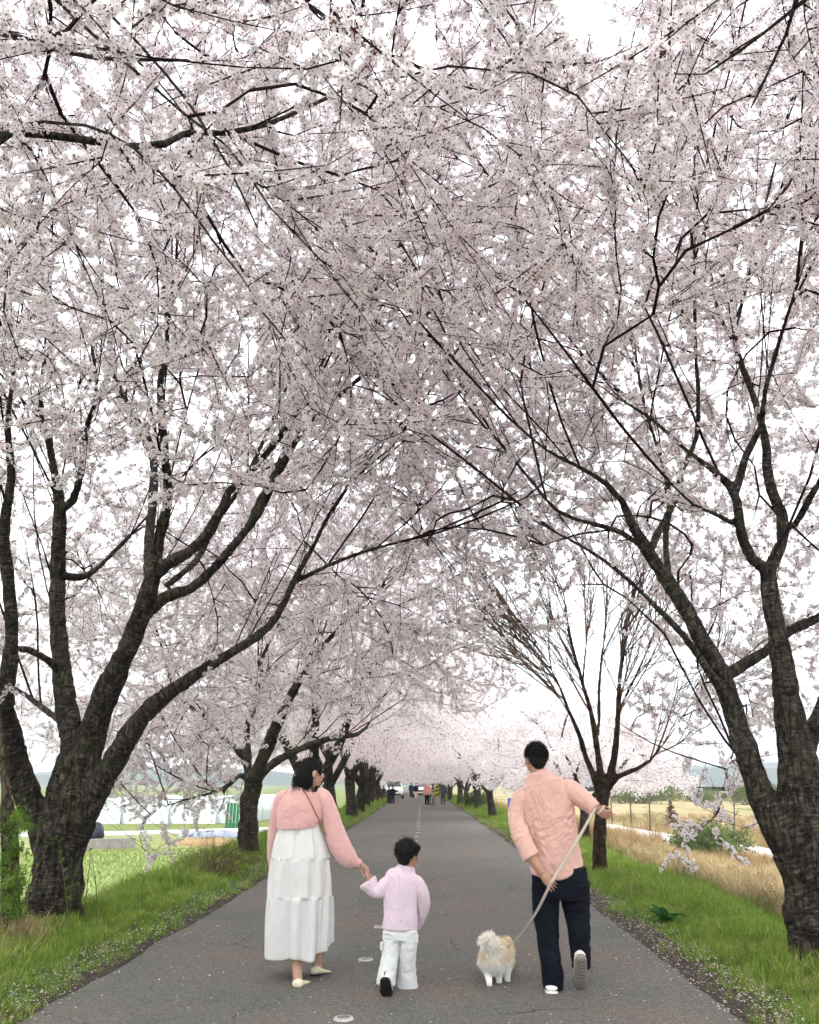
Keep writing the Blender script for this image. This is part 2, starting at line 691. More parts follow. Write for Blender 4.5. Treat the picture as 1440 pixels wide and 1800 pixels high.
# left: young rice field below the bank
M_PADDY = simple('paddy_soil', (0.30, 0.36, 0.13), (0.20, 0.25, 0.08), rough=0.95, scale=1.2, bump=0.5, bscale=9, bdist=0.05, stretch=(1, 2.5, 1))
px_ = np.linspace(-60, -9.6, 40)
py_ = np.linspace(6, 57, 40)
paddy = sheet('rice_field', px_, py_, lambda x, y: 0 * x - 2.585 + (vnoise(x, y, .4) - .5) * .04, M_PADDY, curve=False)
tag(paddy, kind='structure')

# right: pale concrete path across the dry field
M_PATH = simple('pale_concrete', (0.62, 0.60, 0.56), (0.5, 0.48, 0.44), rough=0.9, scale=2.5, bump=0.2, bscale=20)


def ribbon(name, pts, width, mat, lift=0.05):
    pts = np.asarray(pts, float)
    t = np.linspace(0, len(pts) - 1, 60)
    P = np.stack([np.interp(t, np.arange(len(pts)), pts[:, k]) for k in range(2)], 1)
    T = np.gradient(P, axis=0)
    T /= np.linalg.norm(T, axis=1)[:, None]
    Nn = np.stack([-T[:, 1], T[:, 0]], 1)
    V = []
    for s in (-.5, .5):
        Q = P + Nn * width * s
        V.append(np.stack([Q[:, 0], Q[:, 1], ground_z(P[:, 0], P[:, 1]) + lift], 1))
    V.append(V[0] - [0, 0, .2])
    V.append(V[1] - [0, 0, .2])
    n = len(P)
    V = np.concatenate(V)
    a = np.arange(n - 1)
    F = np.concatenate([np.stack([a, a + 1, a + 1 + n, a + n], 1), np.stack([a + 2 * n, a + 2 * n + 1, a + 1, a], 1), np.stack([a + n, a + n + 1, a + 1 + 3 * n, a + 3 * n], 1)])
    return link(name, np_mesh(name, V, [F], [mat]))


pp = [on_ground(px, py, -1.95)[:2] for px, py in ((1600, 1545), (1500, 1530), (1370, 1511), (1300, 1499), (1240, 1490), (1180, 1480), (1130, 1471), (1080, 1464), (1050, 1459))]
path = tag(ribbon('field_path', pp, 2.6, M_PATH, .12), kind='structure')

# ------------------------------------------------------------------ blossom sprays
def flower_batch(C, Nn, size, rg):
    """flowers at centres C facing Nn: 5 two-triangle petals, a dark eye and a stalk stub"""
    n = len(C)
    up = rg.normal(size=(n, 3))
    U = np.cross(Nn, up)
    U /= np.linalg.norm(U, axis=1)[:, None]
    W = np.cross(Nn, U)
    V, F, Mi = [], [], []
    base = 0
    for k in range(5):
        a = 2 * math.pi * k / 5
        d = math.cos(a) * U + math.sin(a) * W
        s = -math.sin(a) * U + math.cos(a) * W
        sz = (size * rg.uniform(.85, 1.1, n))[:, None]
        cup = rg.uniform(.05, .5, n)[:, None]
        p0 = C + d * sz * .06
        p1 = C + d * sz * .62 + s * sz * .44 + Nn * sz * .28 * cup
        p2 = C + d * sz * 1.0 + Nn * sz * cup * .6
        p3 = C + d * sz * .62 - s * sz * .44 + Nn * sz * .28 * cup
        V.append(np.stack([p0, p1, p2, p3], 1).reshape(-1, 3))
        i = base + np.arange(n) * 4
        F.append(np.stack([i, i + 1, i + 2, i + 3], 1))
        Mi.append(np.zeros(n, int))
        base += 4 * n
    e = size * .24
    V.append(np.stack([C + U * e + Nn * .003, C - U * e * .5 + W * e * .9 + Nn * .003, C - U * e * .5 - W * e * .9 + Nn * .003, C - Nn * size * 1.5], 1).reshape(-1, 3))
    i = base + np.arange(n) * 4
    F.append(np.stack([i, i + 1, i + 2, i], 1)[:, :3])
    Mi.append(np.ones(n, int))
    F.append(np.stack([i, i + 1, i + 3], 1))
    Mi.append(np.ones(n, int))
    return np.concatenate(V), F, np.concatenate(Mi)


def make_spray(k, length=0.30, clusters=6, per=10, fsize=0.0190, petal=None):
    """a blossoming twig: flowers packed round a short curved stick"""
    rg = np.random.default_rng(100 + k)
    Cs, Ns = [], []
    t = np.linspace(0, 1, 5)
    bend = rg.normal(0, .035, 2)
    tw = np.stack([bend[0] * t ** 2, bend[1] * t ** 2, t * length * (1.8 if k % 2 == 0 else 1.0)], 1)
    for c in range(clusters):
        f = ((c + .35 + .3 * rg.random()) / clusters) / (1.45 if k % 2 == 0 else 1.0)
        p = np.array([np.interp(f, t, tw[:, q]) for q in range(3)]) + rg.normal(0, .012, 3)
        n = max(3, int(rg.normal(per, 1.6)))
        d = rg.normal(size=(n, 3))
        d /= np.linalg.norm(d, axis=1)[:, None]
        r = rg.uniform(.020, .040, n)[:, None]
        Cs.append(p + d * r)
        dd = d + rg.normal(0, .28, (n, 3))
        Ns.append(dd / np.linalg.norm(dd, axis=1)[:, None])
    C, Nn = np.concatenate(Cs), np.concatenate(Ns)
    V, F, Mi = flower_batch(C, Nn, fsize, rg)
    mb = MB()
    mb.tube(tw, np.linspace(.0052, .0022, len(tw)), 3, cap=False)
    tv = np.concatenate(mb.v)
    tf = np.array(mb.f) + len(V)
    me = np_mesh('spray', np.concatenate([V, tv]), F + [tf], [petal or M_PETAL, M_CALYX, M_TWIG], np.concatenate([Mi, np.full(len(tf), 2)]), smooth=False)
    return proto_obj('spray', me)


SPRAYS = [make_spray(k) for k in range(8)]


def far_crown_mesh(P, seed, per=56, spread=.115, size=.034):
    """distant blossom: bent petal-tuft faces strewn round the twig points, one plain mesh"""
    rg = np.random.default_rng(seed)
    n = len(P) * per
    C = np.repeat(P, per, 0) + rg.normal(0, spread, (n, 3)) * [1, 1, .8]
    d = rg.normal(size=(n, 3))
    d /= np.linalg.norm(d, axis=1)[:, None]
    u = np.cross(d, rg.normal(size=(n, 3)))
    u /= np.linalg.norm(u, axis=1)[:, None]
    w = np.cross(d, u)
    mi = (rg.random(n) < .12).astype(int)
    s = (size * rg.uniform(.6, 1.25, n) * np.where(mi, .55, 1))[:, None]
    b = rg.uniform(-.5, .5, n)[:, None]
    V = np.stack([C - u * s, C - w * s * .8 + d * s * b, C + u * s, C + w * s * .8 + d * s * b], 1).reshape(-1, 3)
    i = np.arange(n) * 4
    F = np.stack([i, i + 1, i + 2, i + 3], 1)
    return np_mesh('crown', V, [F], [M_PETAL, M_CALYX], mi, smooth=False)

# ------------------------------------------------------------------ trees
UP = np.array([0, 0, 1.0])


def resample(P, R, step):
    P, R = np.asarray(P, float), np.asarray(R, float)
    # smooth: Catmull-Rom through the points
    n = len(P)
    out, ro = [], []
    for i in range(n - 1):
        p0, p1, p2, p3 = P[max(i - 1, 0)], P[i], P[i + 1], P[min(i + 2, n - 1)]
        k = max(1, int(np.linalg.norm(p2 - p1) / step))
        for j in range(k):
            t = j / k
            out.append(.5 * (2 * p1 + (p2 - p0) * t + (2 * p0 - 5 * p1 + 4 * p2 - p3) * t * t + (3 * p1 - p0 - 3 * p2 + p3) * t ** 3))
            ro.append(R[i] * (1 - t) + R[i + 1] * t)
    out.append(P[-1])
    ro.append(R[-1])
    return np.array(out), np.array(ro)


class Tree:
    def __init__(self, seed):
        self.rg = np.random.default_rng(seed)
        self.pos = np.zeros((30000, 3))
        self.dir = np.zeros((30000, 3))
        self.par = np.zeros(30000, int)
        self.r0 = np.zeros(30000)
        self.attach = np.ones(30000, bool)
        self.n = 0
        self.paths = []          # lists of node ids, first is the parent
        self.limbs = []          # (P, R) thick limbs
        self.tips = []
        self.nb = 0
        self.cap = .015

    def _add(self, p, d, par, r=0.0, attach=True):
        i = self.n
        self.pos[i], self.dir[i], self.par[i], self.r0[i], self.attach[i] = p, d, par, r, attach
        self.n += 1
        return i

    def limb(self, P, R, attach_from=0.0):
        """a thick limb; hooks on to the nearest node that exists already"""
        P, R = resample(P, R, .14)
        self.limbs.append((P, R))
        T = np.gradient(P, axis=0)
        T /= np.linalg.norm(T, axis=1)[:, None]
        par = -1
        if self.n:
            par = int(np.argmin(np.linalg.norm(self.pos[:self.n] - P[0], axis=1)))
        for i in range(len(P)):
            par = self._add(P[i], T[i], par, R[i], i / len(P) >= attach_from)

    def grow(self, targets, rmin=.0036, droop=0.0, kink=.025, spread=.5, upbias=.2):
        rg = self.rg
        n0 = self.n
        d0 = np.array([np.min(np.linalg.norm(self.pos[:n0][self.attach[:n0]] - t, axis=1)) for t in targets])
        for t in targets[np.argsort(d0)]:
            n = self.n
            if n > 29900:
                break
            v = t - self.pos[:n]
            d = np.linalg.norm(v, axis=1)
            c = (v * self.dir[:n]).sum(1) / (d + 1e-6)
            cost = d * (1 - spread * c) + np.where(self.attach[:n], 0, 50)
            i = int(np.argmin(cost))
            L = d[i]
            if L < .12:
                continue
            k = max(2, int(L / .3))
            p0 = self.pos[i]
            dr = self.dir[i] * .6 + UP * upbias + v[i] / L * .6
            ctl = p0 + dr / np.linalg.norm(dr) * L * .5
            ids = [i]
            prev = p0
            for j in range(1, k + 1):
                s = j / k
                q = (1 - s) ** 2 * p0 + 2 * s * (1 - s) * ctl + s * s * t
                q = q + rg.normal(0, kink * min(L, 1) * .5, 3) * (1 if j < k else .2)
                q[2] -= droop * s * s * L
                dd = q - prev
                dd /= np.linalg.norm(dd) + 1e-9
                par = self._add(q, dd, ids[-1])
                ids.append(par)
                prev = q
            self.paths.append(ids)
            self.tips.append(ids[-1])
        cnt = np.zeros(self.n)
        for tpi in self.tips:
            cnt[tpi] += 1
        for i in range(self.n - 1, -1, -1):
            if self.par[i] >= 0:
                cnt[self.par[i]] += cnt[i]
        grown = np.minimum(rmin * np.maximum(cnt, 1) ** .42, self.cap)
        self.rad = np.maximum(self.r0[:self.n], grown)
        self.n_limb = n0

    # -- meshes -----------------------------------------------------
    def branches_mesh(self, name, mat, origin, minr=0.0):
        mb = MB()
        for ids in self.paths:
            P = self.pos[ids]
            R = self.rad[ids].copy()
            R[0] = R[1]
            R[-1] *= .6
            big = R[1] > .015
            if len(P) > 2 or big:
                mb.tube(P - origin, np.maximum(R, minr), 6 if big else 3, cap=False)
            else:
                mb.tube(P - origin, np.maximum(R, minr), 3, cap=False)
        me = mb.mesh(name, [mat])
        return me

    def trunk_mesh(self, name, mat, origin, remesh=0.0, sides=12, rough=.04):
        mb = MB()
        along = []
        for li, (P, R) in enumerate(self.limbs):
            nz = 1 + rough * self.rg.normal(size=len(R))
            mb.tube(P - origin, R * nz, sides, cap=True)
        if not remesh:
            me = mb.mesh(name, [mat])
        else:
            o = mb.build('tmp_trunk', [mat])
            md = o.modifiers.new('r', 'REMESH')
            md.mode = 'VOXEL'
            md.voxel_size = remesh
            ms = o.modifiers.new('s', 'SMOOTH')
            ms.iterations = 5
            ms.factor = .5
            dg = bpy.context.evaluated_depsgraph_get()
            me = bpy.data.meshes.new_from_object(o.evaluated_get(dg))
            bpy.data.objects.remove(o)
            me.name = name
            if not me.materials:
                me.materials.append(mat)
        # distance along the limb and knobbly relief
        n = len(me.vertices)
        V = np.zeros(n * 3, np.float32)
        me.vertices.foreach_get('co', V)
        V = V.reshape(-1, 3)
        AP, AS, AR = [], [], []
        for P, R in self.limbs:
            s = np.concatenate([[0], np.cumsum(np.linalg.norm(np.diff(P, axis=0), axis=1))]) + P[0][2]
            AP.append(P - origin)
            AS.append(s)
            AR.append(R)
        AP, AS, AR = np.concatenate(AP), np.concatenate(AS), np.concatenate(AR)
        from mathutils.kdtree import KDTree
        kd = KDTree(len(AP))
        for i, p in enumerate(AP):
            kd.insert(p, i)
        kd.balance()
        al = np.zeros(n, np.float32)
        Nrm = np.zeros(n * 3, np.float32)
        me.vertices.foreach_get('normal', Nrm)
        Nrm = Nrm.reshape(-1, 3)
        disp = np.zeros(n)
        for i in range(n):
            v = Vector(V[i])
            co_, j, dist = kd.find(v)
            j2 = j + 1 if j + 1 < len(AP) else j
            T = AP[j2] - AP[j]
            l = np.linalg.norm(T)
            al[i] = AS[j] + ((V[i] - AP[j]) @ T / l if 0 < l < .5 else 0)
            if remesh:
                r = AR[j]
                fz = abs(noise.noise(Vector((V[i][0] * 11, V[i][1] * 11, al[i] * 1.6))))
                disp[i] = -min(r, .16) * .16 * max(0, 1 - fz * 5) + r * .10 * noise.noise(v * 2.3) + r * .10 * noise.noise(v * 7.0) + min(r, .2) * .05 * noise.noise(v * 19.0)
        if remesh:
            V = V + Nrm * disp[:, None].astype(np.float32)
            me.vertices.foreach_set('co', V.ravel())
        a = me.attributes.new('along', 'FLOAT', 'POINT')
        a.data.foreach_set('value', al)
        me.polygons.foreach_set('use_smooth', np.full(len(me.polygons), True))
        me.update()
        return me

    def spray_points(self, name, origin, per_tip=4, maxr=.022, scale=(0.75, 1.25), nproto=8, raw=False, limb_tufts=0):
        rg = self.rg
        P, D = [], []
        for ids in self.paths[self.nb:]:
            k = 0
            for a in range(len(ids) - 1, 0, -1):
                i = ids[a]
                if self.rad[i] > maxr:
                    continue
                m = 2 if a == len(ids) - 1 else (1 if rg.random() < .8 else 0)
                for _ in range(m):
                    f = rg.random()
                    q = self.pos[i] * f + self.pos[ids[a - 1]] * (1 - f)
                    P.append(q)
                    d = self.dir[i] * .7 + rg.normal(0, .75, 3) + UP * .1
                    D.append(d)
                    k += 1
                if k >= per_tip:
                    break
        # short blossoming spurs on old wood
        for _ in range(limb_tufts):
            Pl, Rl = self.limbs[rg.integers(1, len(self.limbs))]
            i = rg.integers(len(Pl) // 3, len(Pl))
            d = rg.normal(size=3)
            d /= np.linalg.norm(d)
            for _ in range(2):
                P.append(Pl[i] + d * Rl[i] * .9)
                D.append(d + rg.normal(0, .4, 3))
        P, D = np.array(P), np.array(D)
        if raw:
            return P - origin
        E = np.array([(Vector(d).to_track_quat('Z', 'Y') @ Quaternion((0, 0, 1), r)).to_euler()[:] for d, r in zip(D, rg.uniform(0, 6.28, len(D)))])
        S = rg.uniform(scale[0], scale[1], len(P))
        I = rg.integers(0, nproto, len(P))
        return points_mesh(name, P - origin, E, S, I)


def px_limb(tree, rows, Y0, af=0.0):
    """rows: (photo x, photo y, width in photo pixels, offset in depth)"""
    P = [at(x, y, Y0 + dy) for x, y, w, dy in rows]
    R = [w * .45 * depth(p) / FPX for p, (x, y, w, dy) in zip(P, rows)]
    tree.limb(P, R, af)


def dome_targets(rg, n, c, R, H, zlow, zin=None, rho=(0.0, 1.0), squash=(1, 1), keep=None, tries=40):
    """points through an umbrella-shaped crown round axis c; zlow(r/R, az) gives the underside"""
    out = []
    cell = {}
    vol = math.pi * R * R * squash[0] * squash[1] * H * .5
    md = .62 * (vol / n) ** (1 / 3)
    for _ in range(n * tries):
        a = rg.uniform(0, 2 * math.pi)
        u = math.sqrt(rg.uniform(rho[0] ** 2, rho[1] ** 2))
        x, y = c[0] + u * R * squash[0] * math.cos(a), c[1] + u * R * squash[1] * math.sin(a)
        top = H * (1 - .42 * u ** 2.2)
        lo = zlow(u, a)
        if top <= lo:
            continue
        z = rg.uniform(0, H)
        if not lo < z < top:
            continue
        p = np.array([x, y, z])
        if keep is not None and not keep(p):
            continue
        key = tuple((p / md).astype(int))
        bad = False
        for dx in (-1, 0, 1):
            for dy in (-1, 0, 1):
                for dz in (-1, 0, 1):
                    for q in cell.get((key[0] + dx, key[1] + dy, key[2] + dz), ()):
                        if ((q - p) ** 2).sum() < md * md:
                            bad = True
        if bad:
            continue
        cell.setdefault(key, []).append(p)
        out.append(p)
        if len(out) >= n:
            break
    return np.array(out)


def finish_tree(t, name, label, base, bark=M_BARK, twig=M_TWIG, remesh=0.0, group=None, crown=True, per_tip=4, protos=('blossom', SPRAYS), scale=(.75, 1.25), tufts=0, cat='cherry tree', minr=0.0, maxr=.022):
    root = empty(name, base)
    tag(root, label, cat, group)
    base = np.array(base, float)
    kids = []
    tr = link('trunk', t.trunk_mesh('trunk', bark, base, remesh), root, False)
    kids.append(tr)
    br = link('branches', t.branches_mesh('branches', twig, base, minr), root, False)
    br['kind'] = 'stuff'
    kids.append(br)
    if crown:
        me = t.spray_points('crown', base, per_tip, maxr=maxr, nproto=len(protos[1]), scale=scale, limb_tufts=tufts)
        cr = link('crown', me, root, False)
        cr['kind'] = 'stuff'
        add_scatter(cr, *protos)
        kids.append(cr)
    ALLCH[root.name] = kids
    return root


def shoots(t, n, lmin, lmax, outw, first, axis, zmax, jit=.22, upw=.75, dirw=.55):
    """long straight upright shoots off the wood that exists"""
    src = [i for i in range(t.n) if t.attach[i]] if first else [i for ids in t.paths for i in ids[2:-1]]
    for _ in range(n):
        i = int(t.rg.choice(src))
        o = t.pos[i] - np.array([axis[0], axis[1], t.pos[i][2]])
        o = o / (np.linalg.norm(o) + .3)
        d = t.dir[i] * dirw + UP * upw + o * outw + t.rg.normal(0, jit, 3)
        d /= np.linalg.norm(d)
        L = t.rg.uniform(lmin, lmax)
        ids = [i]
        q = t.pos[i]
        for k in range(5):
            q = q + d * L / 5
            d = d + UP * .06 + t.rg.normal(0, .04, 3)
            d /= np.linalg.norm(d)
            if q[2] > zmax:
                break
            ids.append(t._add(q, d, ids[-1]))
        if len(ids) > 2:
            t.paths.append(ids)
            t.tips.append(ids[-1])


gap_rg = np.random.default_rng(99)


def open_sky(p):
    """the crowns leave an opening between them, up and to the right of the road"""
    v = RM.T @ (p - CP)
    if v[2] > -.5:
        return True
    x, y = 720 + FPX * v[0] / -v[2], 900 - FPX * v[1] / -v[2]
    if 955 < x < 1125 and y < 125 - abs(x - 1040) * .5:
        return gap_rg.random() < .06
    if 1170 < x < 1340 and y < 70:
        return gap_rg.random() < .25
    if 780 < x < 900 and 120 < y < 350:
        return gap_rg.random() < .5
    return True


# --- the big cherry on the left -------------------------------------------------
Y1 = 9.3
t = Tree(11)
px_limb(t, [(93, 1668, 134, 0), (94, 1640, 112, 0), (97, 1590, 98, 0), (102, 1530, 94, 0), (108, 1470, 98, 0), (118, 1420, 92, 0), (128, 1370, 84, 0), (138, 1330, 76, 0)], Y1, 2)
px_limb(t, [(98, 1540, 56, .05), (82, 1485, 56, .03), (66, 1440, 52, 0), (44, 1385, 50, -.1), (24, 1320, 46, -.3), (10, 1250, 40, -.5), (14, 1190, 34, -.7), (20, 1130, 28, -.8), (18, 1060, 26, -.9), (10, 980, 24, -1), (8, 920, 22, -1.1), (20, 840, 16, -1.2), (14, 740, 12, -1.4), (30, 620, 9, -1.6)], Y1, .45)
px_limb(t, [(136, 1370, 56, 0), (126, 1300, 48, .1), (114, 1220, 40, .2), (106, 1150, 34, .3), (101, 1080, 31, .3), (101, 1020, 31, .3), (103, 960, 28, .2), (105, 890, 23, .1), (96, 830, 17, 0), (84, 770, 13, -.2), (70, 690, 10, -.5), (90, 600, 8, -.8)], Y1, .3)
px_limb(t, [(104, 900, 16, .1), (128, 880, 17, 0), (142, 830, 15, -.2), (150, 760, 12, -.5), (170, 690, 9, -.8), (160, 600, 7, -1)], Y1, .2)
px_limb(t, [(148, 1380, 62, 0), (160, 1300, 56, 0), (178, 1240, 50, -.1), (206, 1180, 46, -.2), (232, 1120, 42, -.3), (254, 1065, 40, -.4), (268, 1015, 36, -.45), (274, 970, 26, -.5), (290, 905, 22, -.6), (296, 860, 21, -.7), (290, 800, 18, -.8), (285, 740, 16, -1), (282, 670, 14, -1.2), (294, 600, 11, -1.4), (288, 500, 8, -1.7)], Y1, .35)
px_limb(t, [(262, 1030, 26, -.4), (292, 992, 24, -.5), (330, 972, 23, -.6), (365, 940, 23, -.7), (385, 905, 21, -.8), (402, 865, 18, -.8), (432, 838, 16, -.9), (470, 795, 14, -1), (506, 748, 13, -1.2), (540, 700, 12, -1.4), (562, 645, 10, -1.6), (610, 560, 8, -1.9), (680, 470, 6, -2.2)], Y1, .3)
px_limb(t, [(244, 1090, 30, -.25), (290, 1050, 27, 0), (335, 1035, 22, .1), (375, 1000, 20, .1), (418, 950, 19, .1), (452, 905, 18, .1), (480, 850, 16, 0), (526, 765, 14, -.2), (568, 724, 12, -.4), (620, 675, 10, -.6), (680, 625, 8, -.9), (745, 560, 6, -1.2), (800, 490, 5, -1.5)], Y1, .35)
px_limb(t, [(262, 1010, 24, -.3), (262, 950, 20, .2), (270, 860, 18, .5), (266, 785, 16, .7), (236, 730, 11, .8), (200, 660, 9, .9), (190, 580, 7, 1)], Y1, .3)
px_limb(t, [(118, 1520, 56, 0), (138, 1450, 62, 0), (166, 1392, 54, -.05), (200, 1340, 46, -.1), (232, 1285, 42, -.15), (266, 1243, 36, -.2), (300, 1216, 30, -.2), (335, 1192, 25, -.2), (388, 1158, 21, -.1), (450, 1120, 19, 0), (487, 1083, 16, .1), (520, 1015, 12, .2), (552, 958, 10, .2), (582, 898, 8, .2), (628, 838, 7, 0), (690, 785, 5, -.2)], Y1, .4)
px_limb(t, [(515, 1025, 10, .2), (575, 995, 9, .3), (640, 970, 8, .4), (720, 948, 6, .4)], Y1, .2)
px_limb(t, [(292, 1030, 14, 0), (345, 985, 13, .5), (380, 920, 11, .7), (420, 860, 9, .8), (470, 760, 8, .8), (520, 640, 6, .6)], Y1, .2)
px_limb(t, [(404, 966, 14, .1), (434, 930, 13, .4), (450, 890, 11, .8), (495, 800, 9, 1), (510, 730, 7, 1)], Y1, .2)
px_limb(t, [(116, 1275, 15, .2), (72, 1242, 13, .4), (30, 1213, 11, .5), (-30, 1190, 9, .6)], Y1, .2)
px_limb(t, [(106, 1180, 18, .2), (84, 1160, 17, 0), (50, 1142, 15, -.2), (10, 1140, 13, -.3), (-50, 1120, 10, -.5)], Y1, .3)
px_limb(t, [(100, 1010, 18, .3), (140, 1015, 14, .6), (170, 1000, 11, .9), (230, 940, 8, 1.3)], Y1, .3)


def zl_left(u, a):
    front = max(0, -math.sin(a))          # towards the camera
    return 4.4 + .9 * front + (.9 if u < .5 else 0) - 1.8 * max(0, math.sin(a)) * (u > .45)


shoots(t, 95, 1.4, 3.0, .35, True, (-3.3, 9.4), 9.0, .25, .6)
inner = dome_targets(t.rg, 120, (-2.4, 9.4), 4.2, 7.2, lambda u, a: 3.3)
t.grow(inner, upbias=.5, spread=.5)
t.nb = len(t.paths)
tg = dome_targets(t.rg, 1750, (-2.7, 9.6), 5.4, 10.3, zl_left, keep=open_sky)
t.grow(tg)
BASE_L1 = on_ground(97, 1640, .08)
finish_tree(t, 'cherry_tree', 'big old cherry tree at the left edge, dark ringed trunk splitting into many limbs', BASE_L1, remesh=.017, tufts=26, per_tip=5)

# --- the big cherry on the right -----------------------------------------------
Y2 = 7.6
t = Tree(12)
px_limb(t, [(1448, 1745, 150, 0), (1444, 1700, 128, 0), (1440, 1640, 122, 0), (1434, 1570, 122, 0), (1426, 1500, 124, 0), (1418, 1440, 112, 0), (1410, 1380, 88, 0), (1398, 1310, 66, 0), (1386, 1240, 54, 0), (1376, 1170, 46, 0), (1364, 1100, 38, 0), (1354, 1040, 34, 0), (1350, 995, 32, 0)], Y2, .75)
px_limb(t, [(1424, 1580, 80, 0), (1400, 1510, 84, 0), (1367, 1450, 66, 0), (1340, 1400, 56, 0), (1318, 1340, 48, 0), (1300, 1285, 44, .1), (1284, 1235, 42, .1), (1266, 1180, 38, .1), (1240, 1135, 35, .1), (1217, 1090, 33, .1), (1193, 1050, 31, .1), (1168, 1012, 29, .1), (1138, 968, 26, .1), (1112, 922, 20, 0), (1094, 882, 16, -.1), (1066, 850, 12, -.2), (1020, 822, 10, -.4), (960, 790, 8, -.7), (900, 740, 6, -1)], Y2, .4)
px_limb(t, [(1140, 970, 14, .1), (1092, 936, 12, .2), (1040, 920, 10, .3), (980, 898, 9, .3), (922, 830, 8, .2), (870, 768, 7, 0), (822, 712, 6, -.2), (802, 640, 5, -.4), (788, 560, 4, -.6)], Y2, .3)
px_limb(t, [(1140, 975, 18, .1), (1164, 922, 15, .3), (1186, 880, 14, .4), (1202, 822, 12, .4), (1224, 770, 11, .3), (1228, 700, 10, .1), (1222, 600, 9, -.1), (1221, 480, 7, -.3), (1216, 340, 6, -.5), (1230, 180, 4, -.7)], Y2, .3)
px_limb(t, [(1176, 1020, 14, .1), (1170, 940, 13, .5), (1178, 880, 12, .7), (1160, 800, 9, .9), (1130, 700, 8, 1), (1110, 560, 6, .9)], Y2, .3)
px_limb(t, [(1290, 1255, 22, .1), (1262, 1205, 20, -.05), (1234, 1162, 17, -.2), (1200, 1115, 15, -.3), (1155, 1068, 12, -.4), (1112, 1026, 10, -.4), (1062, 985, 9, -.4), (1008, 952, 8, -.4), (940, 915, 6, -.5), (870, 860, 5, -.7)], Y2, .4)
px_limb(t, [(1272, 1190, 26, .1), (1318, 1162, 23, .3), (1346, 1145, 21, .4), (1390, 1108, 22, .5), (1440, 1085, 18, .7), (1500, 1040, 14, .9)], Y2, .4)
px_limb(t, [(1350, 1005, 25, 0), (1322, 982, 22, -.1), (1302, 932, 22, -.2), (1296, 882, 20, -.3), (1284, 855, 18, -.3), (1246, 820, 13, -.4), (1205, 790, 10, -.5), (1150, 740, 8, -.8), (1080, 690, 6, -1.1), (1020, 600, 5, -1.4)], Y2, .3)
px_limb(t, [(1294, 865, 16, -.3), (1312, 800, 15, -.4), (1338, 750, 14, -.5), (1345, 690, 12, -.7), (1370, 600, 10, -.9), (1400, 500, 8, -1.1), (1420, 360, 6, -1.4)], Y2, .3)
px_limb(t, [(1352, 1000, 27, 0), (1374, 955, 25, .1), (1374, 905, 24, .1), (1356, 860, 22, .1), (1348, 820, 20, .1), (1345, 765, 17, 0), (1322, 690, 14, 0), (1292, 600, 12, 0), (1304, 535, 10, -.1), (1330, 430, 9, -.3), (1358, 310, 7, -.5), (1390, 180, 5, -.8)], Y2, .3)
px_limb(t, [(1292, 605, 9, 0), (1262, 545, 9, .1), (1240, 450, 7, .2), (1180, 340, 6, .2), (1140, 220, 5, .1), (1050, 110, 4, 0)], Y2, .2)
px_limb(t, [(1372, 930, 16, .1), (1398, 922, 15, 0), (1422, 878, 14, -.2), (1450, 830, 12, -.4), (1490, 740, 10, -.7)], Y2, .3)
px_limb(t, [(1412, 1350, 40, .1), (1432, 1280, 34, .2), (1462, 1210, 30, .3), (1500, 1120, 26, .4), (1540, 1000, 20, .4), (1570, 860, 14, .2)], Y2, .4)
px_limb(t, [(1288, 920, 11, -.2), (1255, 902, 10, -.3), (1218, 886, 8, -.5), (1170, 840, 6, -.8)], Y2, .2)
px_limb(t, [(1290, 1255, 8, .2), (1312, 1240, 7, .6), (1308, 1275, 6, 1.1), (1290, 1320, 5, 1.6), (1275, 1370, 4, 2.0), (1266, 1420, 3, 2.2)], Y2, .3)


def zl_right(u, a):
    front = max(0, -math.sin(a))
    z = 4.5 + .3 * front + (.9 if u < .5 else 0)
    if math.sin(a) > -.1 and math.cos(a) > .05:
        z -= 2.3 * (u > .42)
    return z


shoots(t, 85, 1.2, 2.6, .35, True, (3.0, 7.8), 9.0, .25, .6)
inner = dome_targets(t.rg, 110, (2.6, 8.0), 4.0, 7.2, lambda u, a: 3.6)
t.grow(inner, upbias=.5, spread=.5)
t.nb = len(t.paths)
tg = dome_targets(t.rg, 2250, (2.9, 8.4), 5.0, 10.6, zl_right, keep=open_sky)
# low hanging sprays beyond the right trunk
dr = np.array([at(px, py, Y2 + 2 + dy) for px, py, dy in ((1262, 1430, .2), (1230, 1460, .4), (1200, 1482, .4), (1180, 1500, .5), (1268, 1480, .3), (1212, 1330, .8), (1202, 1400, .8), (1300, 1330, .8), (1330, 1460, .9), (1240, 1290, .9), (1280, 1390, .7))])
t.grow(np.concatenate([tg, dr]))
BASE_R1 = np.array([at(1444, 1710, Y2)[0], Y2, .0])
finish_tree(t, 'cherry_tree', 'big old cherry tree at the right edge, thick forked dark trunk', BASE_R1, remesh=.017, tufts=34, per_tip=5)

